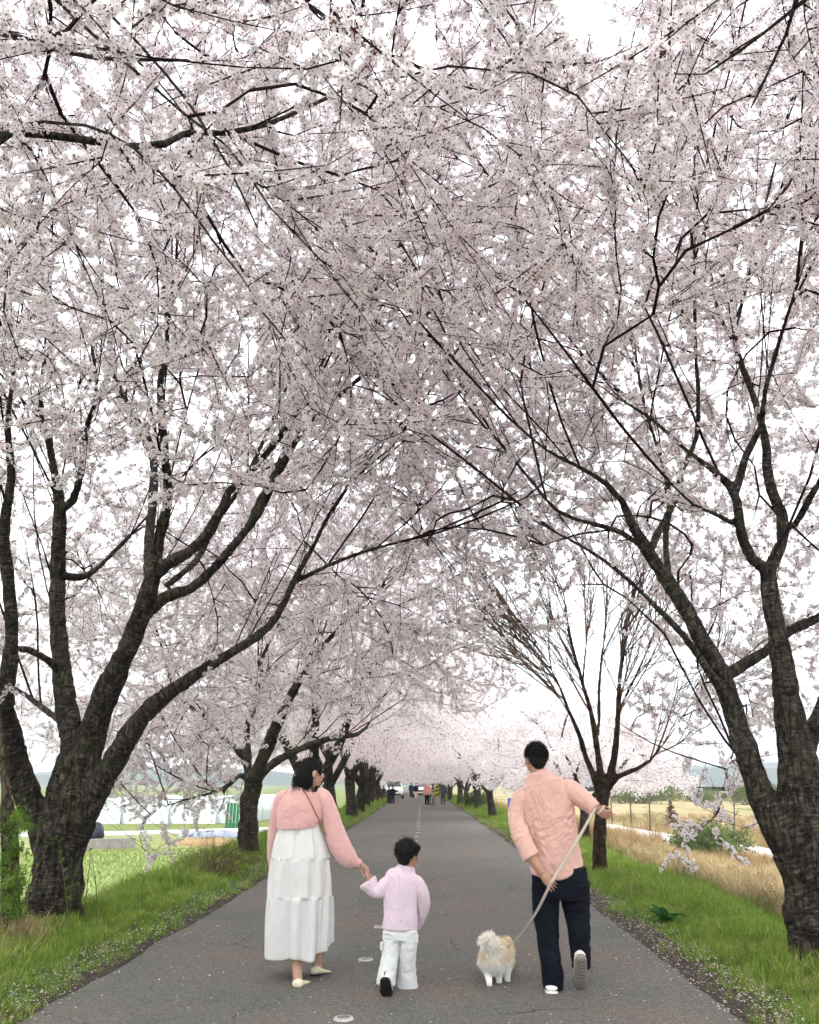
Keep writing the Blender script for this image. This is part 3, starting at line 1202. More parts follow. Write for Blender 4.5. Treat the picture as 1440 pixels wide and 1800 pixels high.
# --- trees beside the camera: only their overhead boughs are in the picture ----
t = Tree(13)
bl = np.array([-4.3, 2.2, .05])
t.limb([bl, bl + [.05, 0, .8], bl + [.1, 0, 1.6]], [.34, .27, .25], 2)
for rows in ([(-420, 700, 60, 2.2), (-200, 400, 30, 2.9), (20, 232, 15, 3.6), (75, 236, 14, 3.7), (150, 246, 13, 3.8), (222, 258, 12, 3.9), (290, 253, 12, 4.0), (322, 236, 11, 4.1), (400, 233, 10, 4.2), (470, 218, 9, 4.3), (515, 200, 8, 4.4), (600, 160, 5, 4.5)],
             [(-200, 200, 30, 2.6), (0, 55, 14, 3.2), (60, 75, 12, 3.3), (112, 90, 10, 3.4), (170, 102, 7, 3.5), (330, 106, 5, 3.7)],
             [(-60, -160, 12, 3.0), (100, 0, 7, 3.4), (165, 62, 6, 3.5), (250, 135, 5, 3.6), (330, 205, 5, 3.7), (402, 258, 4, 3.8), (445, 320, 4, 3.9), (475, 365, 3, 4.0)],
             [(60, -120, 9, 3.2), (168, 0, 6, 3.5), (230, 62, 5, 3.6), (322, 168, 5, 3.7), (400, 290, 4, 3.8), (452, 400, 3, 3.9)],
             [(20, 225, 7, 3.6), (75, 214, 6, 3.6), (150, 220, 5, 3.6), (235, 260, 5, 3.6), (310, 335, 4, 3.7), (372, 420, 4, 3.8), (420, 480, 3, 3.9)]):
    P0 = t.limbs[0][0][-1]
    P = [at(x, y, y3) for x, y, w, y3 in rows]
    R = [w * .5 * depth(p) / FPX for p, (x, y, w, y3) in zip(P, rows)]
    t.limb([P0, (P0 + P[0]) / 2 + [0, 0, .4]] + P, [.12, .08] + R, .15)
for a in (2.4, 3.6, 4.8, 5.6):
    d = np.array([math.cos(a), math.sin(a), 0])
    P0 = t.limbs[0][0][-1]
    t.limb([P0, P0 + d * .8 + [0, 0, 1.5], P0 + d * 2.2 + [0, 0, 3.4], P0 + d * 3.4 + [0, 0, 4.6]], [.12, .09, .06, .03], .4)


def over_keep(p):
    """keep the boughs above the road away from the lens"""
    v = RM.T @ (p - CP)
    return not (v[2] < 0 and -v[2] < 3.4) and p[2] > 3.6 and open_sky(p)


tg = dome_targets(t.rg, 760, (-3.3, 3.3), 4.6, 8.8, lambda u, a: 4.0, keep=over_keep)
t.grow(tg, upbias=.0, droop=.08)
finish_tree(t, 'cherry_tree', 'nearest left cherry tree, only its boughs reach across the top of the picture', bl, remesh=0, per_tip=5)

t = Tree(14)
brr = np.array([4.0, 1.4, .0])
t.limb([brr, brr + [-.05, 0, .8], brr + [-.1, 0, 1.6]], [.34, .27, .25], 2)
for rows in ([(1560, -300, 20, 2.2), (1400, 0, 9, 2.9), (1382, 60, 6, 3.1), (1340, 150, 4, 3.3), (1320, 190, 3, 3.4)],
             [(1560, -200, 16, 2.4), (1440, -20, 8, 3.0), (1350, 52, 6, 3.2), (1300, 90, 5, 3.3), (1240, 130, 3, 3.4)],
             [(1300, -420, 18, 2.2), (900, -120, 12, 3.0), (640, -60, 9, 3.4), (535, 4, 8, 3.6)]):
    P0 = t.limbs[0][0][-1]
    P = [at(x, y, y3) for x, y, w, y3 in rows]
    R = [w * .5 * depth(p) / FPX for p, (x, y, w, y3) in zip(P, rows)]
    t.limb([P0, (P0 + P[0]) / 2 + [0, 0, .4]] + P, [.12, .08] + R, .3)
P = [at(x, y, y3) for x, y, y3 in ((535, 4, 3.6), (562, 22, 3.6), (640, 80, 3.7), (720, 108, 3.8), (780, 150, 3.9), (800, 190, 4.0))]
t.limb(P, [.012, .012, .010, .008, .006, .004], 0)
for a in (-1.2, .2, 1.0):
    d = np.array([math.cos(a), math.sin(a), 0])
    P0 = t.limbs[0][0][-1]
    t.limb([P0, P0 + d * .8 + [0, 0, 1.5], P0 + d * 2.2 + [0, 0, 3.4], P0 + d * 3.2 + [0, 0, 4.4]], [.12, .09, .06, .03], .4)


def keep_r0(p):
    v = RM.T @ (p - CP)
    if v[2] < -.1:
        x, y = 720 + FPX * v[0] / -v[2], 900 - FPX * v[1] / -v[2]
        if -v[2] < 3.0:
            return False
        lim = 150 + 60 * math.sin(x * .017) - 90 * math.exp(-((x - 1040) / 90) ** 2)
        if y > lim or (980 < x < 1090 and y > -40):
            return False
    return p[2] > 3.6


tg = dome_targets(t.rg, 480, (2.2, 2.2), 4.3, 8.4, lambda u, a: 4.0, keep=keep_r0)
t.grow(tg, upbias=.0, droop=.1)
finish_tree(t, 'cherry_tree', 'nearest right cherry tree, only blossom tips hang into the top right', brr, remesh=0, per_tip=5)

# --- second cherry on the left (behind the woman's back) -----------------------
Y3 = 17.2
t = Tree(15)
px_limb(t, [(437, 1528, 60, 0), (437, 1505, 46, 0), (436, 1465, 40, 0), (438, 1425, 38, 0), (440, 1395, 40, 0)], Y3, 2)
px_limb(t, [(441, 1400, 34, 0), (450, 1365, 31, -.1), (466, 1325, 28, -.2), (482, 1285, 25, -.4), (500, 1245, 21, -.6), (520, 1208, 17, -.8), (550, 1160, 13, -1), (600, 1100, 9, -1.2), (650, 1060, 7, -1.4)], Y3, .3)
px_limb(t, [(438, 1380, 20, 0), (433, 1340, 17, .1), (418, 1318, 16, .1), (394, 1300, 15, .2), (362, 1262, 13, .2), (318, 1228, 10, .2), (290, 1170, 8, 0)], Y3, .3)
px_limb(t, [(436, 1372, 14, 0), (422, 1362, 12, -.1), (402, 1380, 11, -.3), (378, 1392, 9, -.5), (330, 1405, 7, -.7), (280, 1422, 5, -.9), (240, 1450, 4, -1)], Y3, .25)
px_limb(t, [(395, 1383, 6, -.3), (390, 1420, 5, -.5), (355, 1460, 4, -.7), (310, 1485, 3, -.9), (265, 1500, 3, -1)], Y3, .2)
px_limb(t, [(438, 1385, 18, 0), (436, 1330, 16, .2), (434, 1280, 14, .4), (452, 1230, 11, .5), (460, 1160, 9, .4), (500, 1080, 7, .3)], Y3, .3)
px_limb(t, [(446, 1385, 20, .1), (470, 1350, 18, .4), (520, 1320, 16, .8), (575, 1300, 13, 1.2), (630, 1290, 10, 1.5), (650, 1270, 7, 1.7)], Y3, .3)


def zl3(u, a):
    return 2.9 + (1.0 if u < .35 else 0) - (1.0 if u > .5 and math.cos(a) < .2 else 0)


shoots(t, 40, 1.2, 2.4, .35, True, (-3.5, 17.3), 7.0, .25, .6)
t.nb = len(t.paths)
tg = dome_targets(t.rg, 1450, (-3.2, 17.6), 5.1, 8.6, zl3)
dr = np.array([at(px, py, Y3 - .7 + dy) for px, py, dy in ((262, 1505, 0), (280, 1490, .1), (245, 1470, 0), (300, 1480, .2), (320, 1470, .1), (255, 1440, 0), (290, 1450, .2), (340, 1440, .1), (220, 1430, 0), (310, 1420, .2), (360, 1420, .1), (240, 1400, 0), (275, 1395, .2), (330, 1380, .3), (210, 1370, .2), (290, 1340, .4), (370, 1350, .2), (240, 1340, .3), (200, 1310, .2), (260, 1300, .4), (330, 1310, .5), (390, 1340, .1))])
lo = np.array([at(t.rg.uniform(165, 430), t.rg.uniform(1225, 1425), Y3 + t.rg.uniform(-1.8, 2.2)) for _ in range(210)])
t.grow(np.concatenate([tg, dr, lo]))
BASE_L2 = on_ground(437, 1507, .08)
finish_tree(t, 'cherry_tree', 'cherry tree left of the woman, blossom branch drooping over the green field', BASE_L2, bark=M_BARK_GREY, remesh=.035, tufts=14, per_tip=5)

# --- the bare reddish tree on the right ----------------------------------------
Y4 = 14.6
t = Tree(16)
px_limb(t, [(1056, 1560, 40, 0), (1055, 1535, 32, 0), (1054, 1490, 27, 0), (1056, 1440, 26, 0), (1060, 1400, 27, 0), (1062, 1375, 26, 0)], Y4, 2)
for rows in ([(1056, 1400, 16, 0), (1042, 1360, 13, 0), (1030, 1330, 12, 0), (1018, 1290, 10, -.1), (1000, 1250, 9, -.2), (985, 1210, 7, -.2), (960, 1160, 5, -.3), (925, 1105, 4, -.4), (890, 1070, 3, -.5)],
             [(1060, 1390, 17, 0), (1052, 1330, 14, .1), (1045, 1287, 12, .1), (1040, 1255, 11, .1), (1024, 1200, 9, .1), (1003, 1122, 7, 0), (993, 1055, 5, 0), (982, 998, 3, 0)],
             [(1048, 1300, 10, .1), (1053, 1270, 9, .2), (1053, 1222, 8, .2), (1058, 1155, 7, .3), (1064, 1111, 6, .3), (1068, 1033, 4, .3), (1066, 970, 3, .3)],
             [(1066, 1390, 18, 0), (1080, 1330, 14, -.1), (1086, 1270, 12, -.1), (1090, 1190, 10, -.2), (1100, 1122, 8, -.2), (1104, 1060, 5, -.2), (1112, 990, 3, -.2)],
             [(1086, 1262, 9, -.1), (1096, 1233, 8, .1), (1112, 1200, 7, .2), (1133, 1155, 6, .3), (1153, 1100, 4, .4), (1168, 1045, 3, .4)],
             [(1024, 1205, 7, .1), (1028, 1160, 6, .3), (1032, 1110, 5, .4), (1033, 1060, 4, .4), (1020, 980, 3, .5)],
             [(1064, 1395, 14, 0), (1086, 1366, 12, -.1), (1120, 1352, 10, -.2), (1142, 1338, 8, -.2), (1166, 1308, 6, -.3), (1200, 1260, 4, -.4), (1225, 1200, 3, -.4)],
             [(1024, 1320, 8, 0), (1010, 1270, 7, .2), (975, 1215, 5, .4), (950, 1180, 4, .5), (905, 1150, 3, .6)]):
    px_limb(t, rows, Y4, .3)
cx, cz = at(1045, 1200, Y4)[0], 0


shoots(t, 130, .8, 1.7, .75, True, (cx, Y4), 5.9, .38, .5)
shoots(t, 460, .4, 1.0, .7, False, (cx, Y4), 6.0, .38, .5)
shoots(t, 900, .25, .6, .5, False, (cx, Y4), 6.1, .4, .5)
cnt = np.zeros(t.n)
for q in t.tips:
    cnt[q] += 1
for q in range(t.n - 1, -1, -1):
    if t.par[q] >= 0:
        cnt[t.par[q]] += cnt[q]
t.rad = np.maximum(t.r0[:t.n], np.minimum(.0046 * np.maximum(cnt, 1) ** .4, .017))
BASE_R2 = np.array([at(1055, 1540, Y4)[0], Y4, .0])
finish_tree(t, 'bare_tree', 'leafless tree with reddish brown upright twigs behind the man', BASE_R2, bark=M_BARE, twig=M_BARE_TWIG, remesh=.03, crown=False, cat='tree', minr=.0046)


# --- the avenue behind: four generic cherries, copied --------------------------
def generic_tree(seed, H, R, lean=0.25, fork=1.3, tr=.24, n=620, zin=3.4, zout=2.2):
    t = Tree(seed)
    rg = t.rg
    t.limb([[0, 0, -.15], [0, 0, .3], [lean * .3, 0, fork * .6], [lean * .6, 0, fork]], [tr * 1.35, tr, tr * .88, tr * .85], 2)
    k = rg.integers(4, 6)
    a0 = rg.uniform(0, 6.28)
    for i in range(k):
        a = a0 + 2 * math.pi * i / k + rg.normal(0, .25)
        d = np.array([math.cos(a), math.sin(a), 0])
        s = R * rg.uniform(.5, .7)
        f = rg.uniform(.75, 1) * fork
        h = H * rg.uniform(.62, .85)
        c = t.limbs[0][0][-1] * (f / fork)
        lr = tr * rg.uniform(.4, .62)
        P = [c, c + d * s * .18 + UP * (h - f) * .2 + rg.normal(0, .06, 3), c + d * s * .42 + UP * (h - f) * .45 + rg.normal(0, .12, 3), c + d * s * .72 + UP * (h - f) * .72 + rg.normal(0, .15, 3), c + d * s + UP * (h - f)]
        t.limb(P, [lr, lr * .85, lr * .62, lr * .4, .03], .35)
        a += rg.uniform(.5, .9) * rg.choice([-1, 1])
        d = np.array([math.cos(a), math.sin(a), 0])
        j = P[2]
        t.limb([j, j + d * s * .25 + UP * .5, j + d * s * .6 + UP * (h - f) * .2], [lr * .5, lr * .4, .025], .3)
    tg = dome_targets(rg, n, (lean, 0), R, H, lambda u, a: zin + (zout - zin) * min(1, u * 1.25), tries=30)
    t.grow(tg)
    return t


GEN = []
for i, (H, R, lean, fork, tr, n, zi, zo) in enumerate(((8.2, 4.6, .5, 1.3, .25, 680, 3.0, 1.8), (7.6, 4.4, .3, 1.5, .23, 640, 2.9, 1.7), (8.8, 4.8, .6, 1.2, .27, 700, 3.2, 2.1), (5.0, 3.5, .2, 1.1, .17, 380, 2.2, 1.5))):
    g = generic_tree(200 + i, H, R, lean, fork, tr, n, zi, zo)
    GEN.append((g.trunk_mesh('trunk', M_BARK_GREY if i % 2 else M_BARK, np.zeros(3), 0, 10), g.branches_mesh('branches', M_TWIG, np.zeros(3), .005), far_crown_mesh(g.spray_points('crown', np.zeros(3), 3, raw=True, maxr=.02), 300 + i)))


def place_generic(k, x, y, rz, s, label, group=None):
    root = empty('cherry_tree', (x, y, float(ground_z(x, y)) - .02), rz)
    root.scale = (s, s, s)
    tag(root, label, 'cherry tree', group)
    for nm, me in zip(('trunk', 'branches', 'crown'), GEN[k]):
        o = link(nm, me, root, False)
        if nm != 'trunk':
            o['kind'] = 'stuff'
    return root


ORD = ['third', 'fourth', 'fifth', 'sixth', 'seventh', 'eighth', 'ninth']
left_rows = [(-3.55, 23.4), (-3.3, 29.8), (-3.15, 36.2), (-3.3, 42.5)]
for i, (x, y) in enumerate(left_rows):
    place_generic((2, 0, 1, 2)[i], x + float(xo(y)), y, (0.4, 2.2, 4.1, 5.3)[i], (1.04, 1.04, 1.08, 1.04)[i],
                  ('cherry tree right behind the woman, dark limbs around her head', 'cherry tree on the left verge, fourth of the left row', 'leaning cherry tree on the left verge, fifth of the left row', 'cherry tree on the left verge, sixth of the left row')[i])
y = 49.0
n = 0
while y < 150:
    place_generic(n % 3, -3.4 - (1.5 if 74 < y < 100 else 0) + float(xo(y)) + rng.normal(0, .15), y, rng.uniform(0, 6.28), rng.uniform(1.0, 1.12), 'far cherry tree in the left row of the avenue, beyond the sixth', 'far cherry trees of the left row')
    y += rng.uniform(6.2, 7.2) * (1 + max(0, y - 80) / 120)
    n += 1
place_generic(3, 4.2, 24.0, .8, .86, 'small cherry tree behind the man, between the bare tree and the road')
place_generic(3, 2.75 + float(xo(37)), 37.0, 2.6, 1.0, 'low cherry tree with forked trunk on the right verge, left of the man')
y = 47.0
n = 0
while y < 150:
    place_generic((1, 3, 0, 1)[n % 4], 2.75 + float(xo(y)) + rng.normal(0, .15), y, rng.uniform(0, 6.28), rng.uniform(.86, .98), 'far cherry tree in the right row of the avenue, beyond the forked one', 'far cherry trees of the right row')
    y += rng.uniform(6.5, 7.5) * (1 + max(0, y - 80) / 120)
    n += 1

# ------------------------------------------------------------------ grass, petals, weeds
M_GRASS = leafy('verge_grass', [(0.0, (0.10, 0.16, 0.03)), (0.4, (0.20, 0.30, 0.05)), (0.75, (0.30, 0.41, 0.085)), (0.93, (0.40, 0.44, 0.15)), (1.0, (0.50, 0.43, 0.24))], trans=.35)
M_CLOVER = leafy('verge_weeds', [(0.0, (0.10, 0.17, 0.06)), (1.0, (0.22, 0.31, 0.13))], trans=.3)
M_DRY = leafy('dry_grass', [(0.0, (0.25, 0.18, 0.09)), (0.5, (0.45, 0.34, 0.18)), (1.0, (0.62, 0.50, 0.30))], trans=.25)
M_DRYRED = leafy('dry_reed', [(0.0, (0.28, 0.16, 0.08)), (1.0, (0.50, 0.36, 0.19))], trans=.2)
M_RICE = leafy('rice_shoot', [(0.0, (0.17, 0.26, 0.05)), (0.7, (0.27, 0.36, 0.09)), (1.0, (0.46, 0.45, 0.24))], trans=.3)
M_LEAF = leafy('shoot_leaf', [(0.0, (0.08, 0.16, 0.03)), (1.0, (0.20, 0.30, 0.06))], trans=.4)
M_DOCK = leafy('dock_leaf', [(0.0, (0.035, 0.10, 0.03)), (1.0, (0.07, 0.17, 0.045))], trans=.25)
M_FALLEN = leafy('fallen_petal', [(0.0, (0.80, 0.70, 0.70)), (1.0, (0.62, 0.52, 0.50))], trans=.2)


def blades(name, seed, n, h, spread, width, lean, mat):
    rg = np.random.default_rng(seed)
    a = rg.uniform(0, 6.28, n)
    r = spread * np.sqrt(rg.random(n))
    b = np.stack([r * np.cos(a), r * np.sin(a), np.zeros(n)], 1)
    la = rg.uniform(0, 6.28, n)
    ld = np.stack([np.cos(la), np.sin(la), np.zeros(n)], 1)
    H = (h * rg.uniform(.5, 1.15, n))[:, None]
    le = (lean * rg.uniform(.2, 1.3, n))[:, None]
    sd = np.stack([-np.sin(la + .5), np.cos(la + .5), np.zeros(n)], 1) * width
    m = b + UP * H * .55 + ld * H * le * .35
    tp = b + UP * H * (1 - .25 * le) + ld * H * le
    V = np.stack([b - sd, b + sd, m + sd * .8, m - sd * .8, tp], 1).reshape(-1, 3)
    i = np.arange(n) * 5
    F4 = np.stack([i, i + 1, i + 2, i + 3], 1)
    F3 = np.stack([i + 3, i + 2, i + 4], 1)
    return proto_obj(name, np_mesh(name, V, [F4, F3], [mat], smooth=False))


def leaf_tuft(name, seed, n, spread, size, mat):
    rg = np.random.default_rng(seed)
    C = rg.normal(0, spread, (n, 3)) * [1, 1, .4] + [0, 0, spread * .6]
    d = rg.normal(0, .5, (n, 3)) + UP
    d /= np.linalg.norm(d, axis=1)[:, None]
    u = np.cross(d, rg.normal(size=(n, 3)))
    u /= np.linalg.norm(u, axis=1)[:, None]
    w = np.cross(d, u)
    s = (size * rg.uniform(.6, 1.3, n))[:, None]
    V = np.stack([C - u * s, C - w * s * .5, C + u * s, C + w * s * .5], 1).reshape(-1, 3)
    i = np.arange(n) * 4
    return proto_obj(name, np_mesh(name, V, [np.stack([i, i + 1, i + 2, i + 3], 1)], [mat], smooth=False))


GRASS = [blades('blade_tuft', 500 + k, 26, .15, .075, .0032, .55, M_GRASS) for k in range(4)] + [leaf_tuft('weed_tuft', 510, 30, .05, .013, M_CLOVER), blades('straw_tuft', 515, 16, .16, .09, .0026, .9, M_DRY)]
DRYG = [blades('dry_tuft', 520 + k, 30, .42, .16, .006, .8, M_DRY) for k in range(4)] + [blades('reed_tuft', 530, 26, .6, .16, .006, .5, M_DRYRED)]
RICE = [blades('rice_tuft', 540 + k, 12, .17, .06, .008, .6, M_RICE) for k in range(3)]


def scatter_grass(name, n, fx, ys_, protos, key, sc, weights=None, kind='stuff', idxf=None):
    """ys_: list of (y0, y1, share, size factor)"""
    Ps, Ss = [], []
    for y0, y1, share, f in ys_:
        k = int(n * share)
        y = rng.uniform(y0, y1, k)
        x = fx(y, k)
        Ps.append(np.stack([x, y, ground_z(x, y) - .015], 1))
        Ss.append(rng.uniform(sc[0], sc[1], k) * f)
    P, S = np.concatenate(Ps), np.concatenate(Ss)
    if name == 'dry_grass':
        pq = np.array(pp)
        gap = np.array([((P[:, :2] - q) ** 2).sum(1) for q in np.array([pq[0] + (pq[-1] - pq[0]) * f for f in np.linspace(0, 1, 40)])]).min(0) if False else np.min([(P[:, 0] - q[0]) ** 2 + np.where(P[:, 1] < q[1], (P[:, 1] - q[1]) * .22, (P[:, 1] - q[1])) ** 2 for q in [np.array([np.interp(f, np.arange(len(pq)), pq[:, k]) for k in (0, 1)]) for f in np.linspace(0, len(pq) - 1, 60)]], axis=0)
        ok_ = gap > 1.9 ** 2
        P, S = P[ok_], S[ok_]
    I = rng.choice(len(protos), len(P), p=weights) if idxf is None else idxf(P)
    if idxf is None and name == 'verge_grass':
        # short next to the asphalt, long further out, in drifts
        off = np.where(P[:, 0] - xo(P[:, 1]) < 0, -2.72 - (P[:, 0] - xo(P[:, 1])), P[:, 0] - xo(P[:, 1]) - 2.14)
        S = S * np.clip(.42 + off * .6, .42, 1.05) * (.5 + .95 * vnoise(P[:, 0], P[:, 1], 1.7))
        I = np.where((off < .35) & (rng.random(len(P)) < .6), 4, I)
        I = np.where(rng.random(len(P)) < .07 + .12 * (vnoise(P[:, 0] + 5, P[:, 1], .9) > .7), 5, I)
    o = link(name, points_mesh(name, P, rand_up_euler(len(P)), S, I))
    add_scatter(o, key, protos)
    return tag(o, None, None, None, kind)


BANDS = [(3.2, 12, .40, 1.0), (12, 24, .30, 1.25), (24, 48, .2, 1.7), (48, 120, .1, 2.4)]
g1 = scatter_grass('verge_grass', 9000, lambda y, k: -2.62 - 1.8 * rng.random(k) ** 1.1 + xo(y), BANDS, GRASS, 'grass', (.8, 1.3), [.24, .24, .24, .2, .08, 0])
g1['label'] = 'fresh green grass on the left road verge'
g2 = scatter_grass('verge_grass', 15000, lambda y, k: 2.05 + 2.9 * rng.random(k) ** 1.2 + xo(y), BANDS, GRASS, 'grass', (.8, 1.3), [.24, .24, .24, .2, .08, 0])
g2['label'] = 'fresh green grass on the right road verge and bank'


def dry_x(y, k):
    return 4.5 + (2 + y * .75) * rng.random(k) ** 1.3


dryg = scatter_grass('dry_grass', 11000, dry_x, [(9, 20, .3, 1.0), (20, 45, .45, 1.15), (45, 90, .25, 1.5)], DRYG, 'dry', (.6, 1.2), None,
                     idxf=lambda P: np.where(vnoise(P[:, 0], P[:, 1], .22) > .66, 4, rng.integers(0, 4, len(P))))
dryg['label'] = 'straw coloured dry grass over the field right of the road'

# rows of young rice
rr = []
for row in np.arange(-46, -9.9, .42):
    y = np.arange(20, 56.5, .30) + rng.normal(0, .04, len(np.arange(20, 56.5, .30)))
    rr.append(np.stack([row + .10 * (y - 30) + rng.normal(0, .04, len(y)), y, np.full(len(y), -2.6)], 1))
rr = np.concatenate(rr)
rr = rr[(rr[:, 0] < -9.9) & (rr[:, 0] > -1.0 * rr[:, 1] * .62)]
rice = link('rice_shoots', points_mesh('rice_shoots', rr, rand_up_euler(len(rr)), rng.uniform(.8, 1.3, len(rr)), rng.integers(0, 3, len(rr))))
add_scatter(rice, 'rice', RICE)
tag(rice, 'rows of young green shoots in the field on the left', kind='stuff')

# fallen petals: drifts along both edges, a sprinkle on the asphalt
n = 13000
y = 3.5 + 60 * rng.random(n) ** 2.2
side = rng.random(n) < .55
x = np.where(side, 2.14 + rng.normal(.05, .15, n), -2.76 + rng.normal(-.05, .14, n))
k = 1100
x[:k] = rng.uniform(-2.6, 2.1, k)
x = x + xo(y)
z = np.where(np.abs(x - xo(y) + .29) < 2.36, road_z(x, y), ground_z(x, y) + .02 + rng.random(n) * .02) + .004
s = rng.uniform(.006, .011, n)
a = rng.uniform(0, 6.28, n)
c, d = np.cos(a) * s, np.sin(a) * s
t_ = rng.normal(0, .003, (n, 4)) + [0, .002, 0, .002]
V = np.stack([np.stack([x - c, y - d, z + t_[:, 0] * 0], 1), np.stack([x + d * .7, y - c * .7, z + np.abs(t_[:, 1])], 1), np.stack([x + c, y + d, z + np.abs(t_[:, 2])], 1), np.stack([x - d * .7, y + c * .7, z + np.abs(t_[:, 3])], 1)], 1).reshape(-1, 3)
i = np.arange(n) * 4
pet = link('fallen_petals', np_mesh('fallen_petals', V, [np.stack([i, i + 1, i + 2, i + 3], 1)], [M_FALLEN], smooth=False))
tag(pet, 'fallen cherry petals along the road edges and on the asphalt', kind='stuff')

# crumbled soil strip where asphalt meets turf
M_SOIL = simple('edge_soil', (0.075, 0.055, 0.042), (0.04, 0.03, 0.024), rough=1, scale=14, bump=.8, bscale=60, bdist=.02)
for sgn, x0, nm in ((-1, -2.70, 'soil_edge'), (1, 2.10, 'soil_edge')):
    yy = np.linspace(2, 60, 400)
    cx0 = x0 + xo(yy)
    wv = .05 + .09 * vnoise(yy * 0 + sgn, yy, 1.4) + .04 * rng.random(400)
    V = np.concatenate([np.stack([cx0 - sgn * wv * .9, yy, np.full(400, .003)], 1), np.stack([cx0 + sgn * .03, yy, np.full(400, .016)], 1), np.stack([cx0 + sgn * (wv + .1), yy, np.full(400, .018)], 1)])
    i = np.arange(399)
    F = np.concatenate([np.stack([i, i + 1, i + 401, i + 400], 1), np.stack([i + 400, i + 401, i + 801, i + 800], 1)])
    tag(link(nm, np_mesh(nm, V, [F], [M_SOIL])), kind='structure')


def leaf_mesh(L, W, bend=.25, rows=6, fold=.2, wavy=0.0, seed=0):
    rg = np.random.default_rng(seed)
    t = np.linspace(0, 1, rows)
    w = W * np.sin(np.pi * np.clip(t * .93 + .05, 0, 1)) ** .8
    V, F = [], []
    for j, tt in enumerate(t):
        z = L * tt - bend * L * tt * tt * .55
        y = bend * L * tt * tt
        for s in (-1, 0, 1):
            V.append([s * w[j], y + (abs(s) * -fold * w[j]) + wavy * rg.normal() * abs(s), z])
    for j in range(rows - 1):
        for s in range(2):
            a = j * 3 + s
            F.append([a, a + 1, a + 4, a + 3])
    return np.array(V), np.array(F)


def place(V, base, az, tilt):
    R = np.array(Matrix.Rotation(az, 3, 'Z') @ Matrix.Rotation(-tilt, 3, 'X'))
    return V @ R.T + base


# dock plant on the right verge
b0 = on_ground(1168, 1622, .02)
b0[2] = ground_z(b0[0], b0[1])
dock = tag(empty('dock_plant', b0), 'dark green broad leaved plant in the grass of the right verge', 'plant')
for k in range(14):
    V, F = leaf_mesh(rng.uniform(.22, .36), rng.uniform(.035, .058), rng.uniform(.25, .95), 8, .25, .004, k)
    V = place(V, b0 + rng.normal(0, .03, 3) * [1, 1, 0], k * 2.4, rng.uniform(.15, .75))
    link('leaf', np_mesh('leaf', V, [F], [M_DOCK]), dock)

# slender leafy shoots round the left trunk
def shoot(name, label, rows, Y, leafsz, nleaf, mat=M_LEAF, group=None):
    P = np.array([at(x, y, Y + dy) for x, y, dy in rows])
    base = P[0].copy()
    base[2] = float(ground_z(P[0][0], P[0][1]))
    root = tag(empty(name, base), label, 'plant', group)
    mb = MB()
    P, R = resample(P, np.linspace(.006, .0022, len(P)), .08)
    P[0][2] = min(P[0][2], base[2])
    mb.tube(P, R, 5)
    mb.build('stem', M_TWIG_GREEN, root)
    Vs, Fs, nn = [], [], 0
    for k in range(nleaf):
        p = P[rng.integers(max(1, len(P) // 4), len(P))]
        V, F = leaf_mesh(leafsz * rng.uniform(.6, 1.2), leafsz * .2, .3, 4, .2)
        V = place(V, p, rng.uniform(0, 6.28), rng.uniform(.4, 1.5))
        Vs.append(V)
        Fs.append(F + nn)
        nn += len(V)
    o = link('leaves', np_mesh('leaves', np.concatenate(Vs), [np.concatenate(Fs)], [mat]), root)
    o['kind'] = 'stuff'
    return root


M_TWIG_GREEN = simple('green_stem', (0.16, 0.15, 0.06), (0.09, 0.07, 0.03), scale=12)
shoot('leafy_shoot', 'thin curved leafy shoot against the left side of the big left trunk', [(48, 1640, -.35), (50, 1560, -.35), (60, 1510, -.36), (66, 1470, -.36), (69, 1440, -.36)], Y1, .06, 20)
shoot('leafy_shoot', 'thin slanting leafy shoot crossing the big left trunk', [(46, 1642, -.42), (50, 1565, -.42), (66, 1525, -.42), (82, 1490, -.42), (97, 1475, -.42)], Y1, .06, 16)
shoot('leafy_shoot', 'upright leafy shoot in front of the right half of the big left trunk', [(121, 1622, -.4), (117, 1580, -.4), (111, 1535, -.4), (106, 1500, -.4), (104, 1480, -.4)], Y1, .07, 26)
shoot('leafy_shoot', 'short leafy shoot near the right edge of the big left trunk', [(124, 1600, -.38), (126, 1560, -.38), (134, 1530, -.38), (142, 1510, -.38)], Y1, .06, 18)
shoot('leafy_shoot', 'dark stemmed shoot standing clear right of the big left trunk', [(148, 1612, -.2), (152, 1570, -.2), (156, 1530, -.2), (160, 1495, -.2)], Y1, .05, 26)
shoot('leafy_shoot', 'lone thin stalk with few leaves right of the big left trunk', [(172, 1605, -.2), (169, 1560, -.2), (165, 1530, -.2), (162, 1505, -.2)], Y1, .05, 8)

# slim trunk overgrown with green at the left border
bt = on_ground(18, 1655, .08)
tv = Tree(31)
px_limb(tv, [(20, 1672, 62, 0), (20, 1640, 46, 0), (19, 1580, 36, 0), (18, 1520, 33, 0), (16, 1450, 30, .05), (10, 1390, 20, .1), (4, 1330, 15, .15), (-6, 1230, 12, .2), (-20, 1100, 9, .2)], float(bt[1]), 0)
M_OLDWOOD = bark_mat('pale_dead_bark', (0.07, 0.055, 0.035), (0.26, 0.21, 0.14), moss=.7, ring=12)
dead = tag(empty('overgrown_trunk', bt), 'slim pale trunk overgrown with green shoots at the left border', 'tree')
link('trunk', tv.trunk_mesh('trunk', M_OLDWOOD, bt, .016), dead, False)
lv = leaf_tuft('x', 77, 60, .05, .02, M_LEAF)
Pp = []
for k in range(110):
    yy = 1425 + 190 * rng.random() ** 1.0
    Pp.append(at(18 + rng.normal(0, 17), yy, float(bt[1]) + rng.normal(-.05, .14)))
Pp = np.array(Pp) - bt
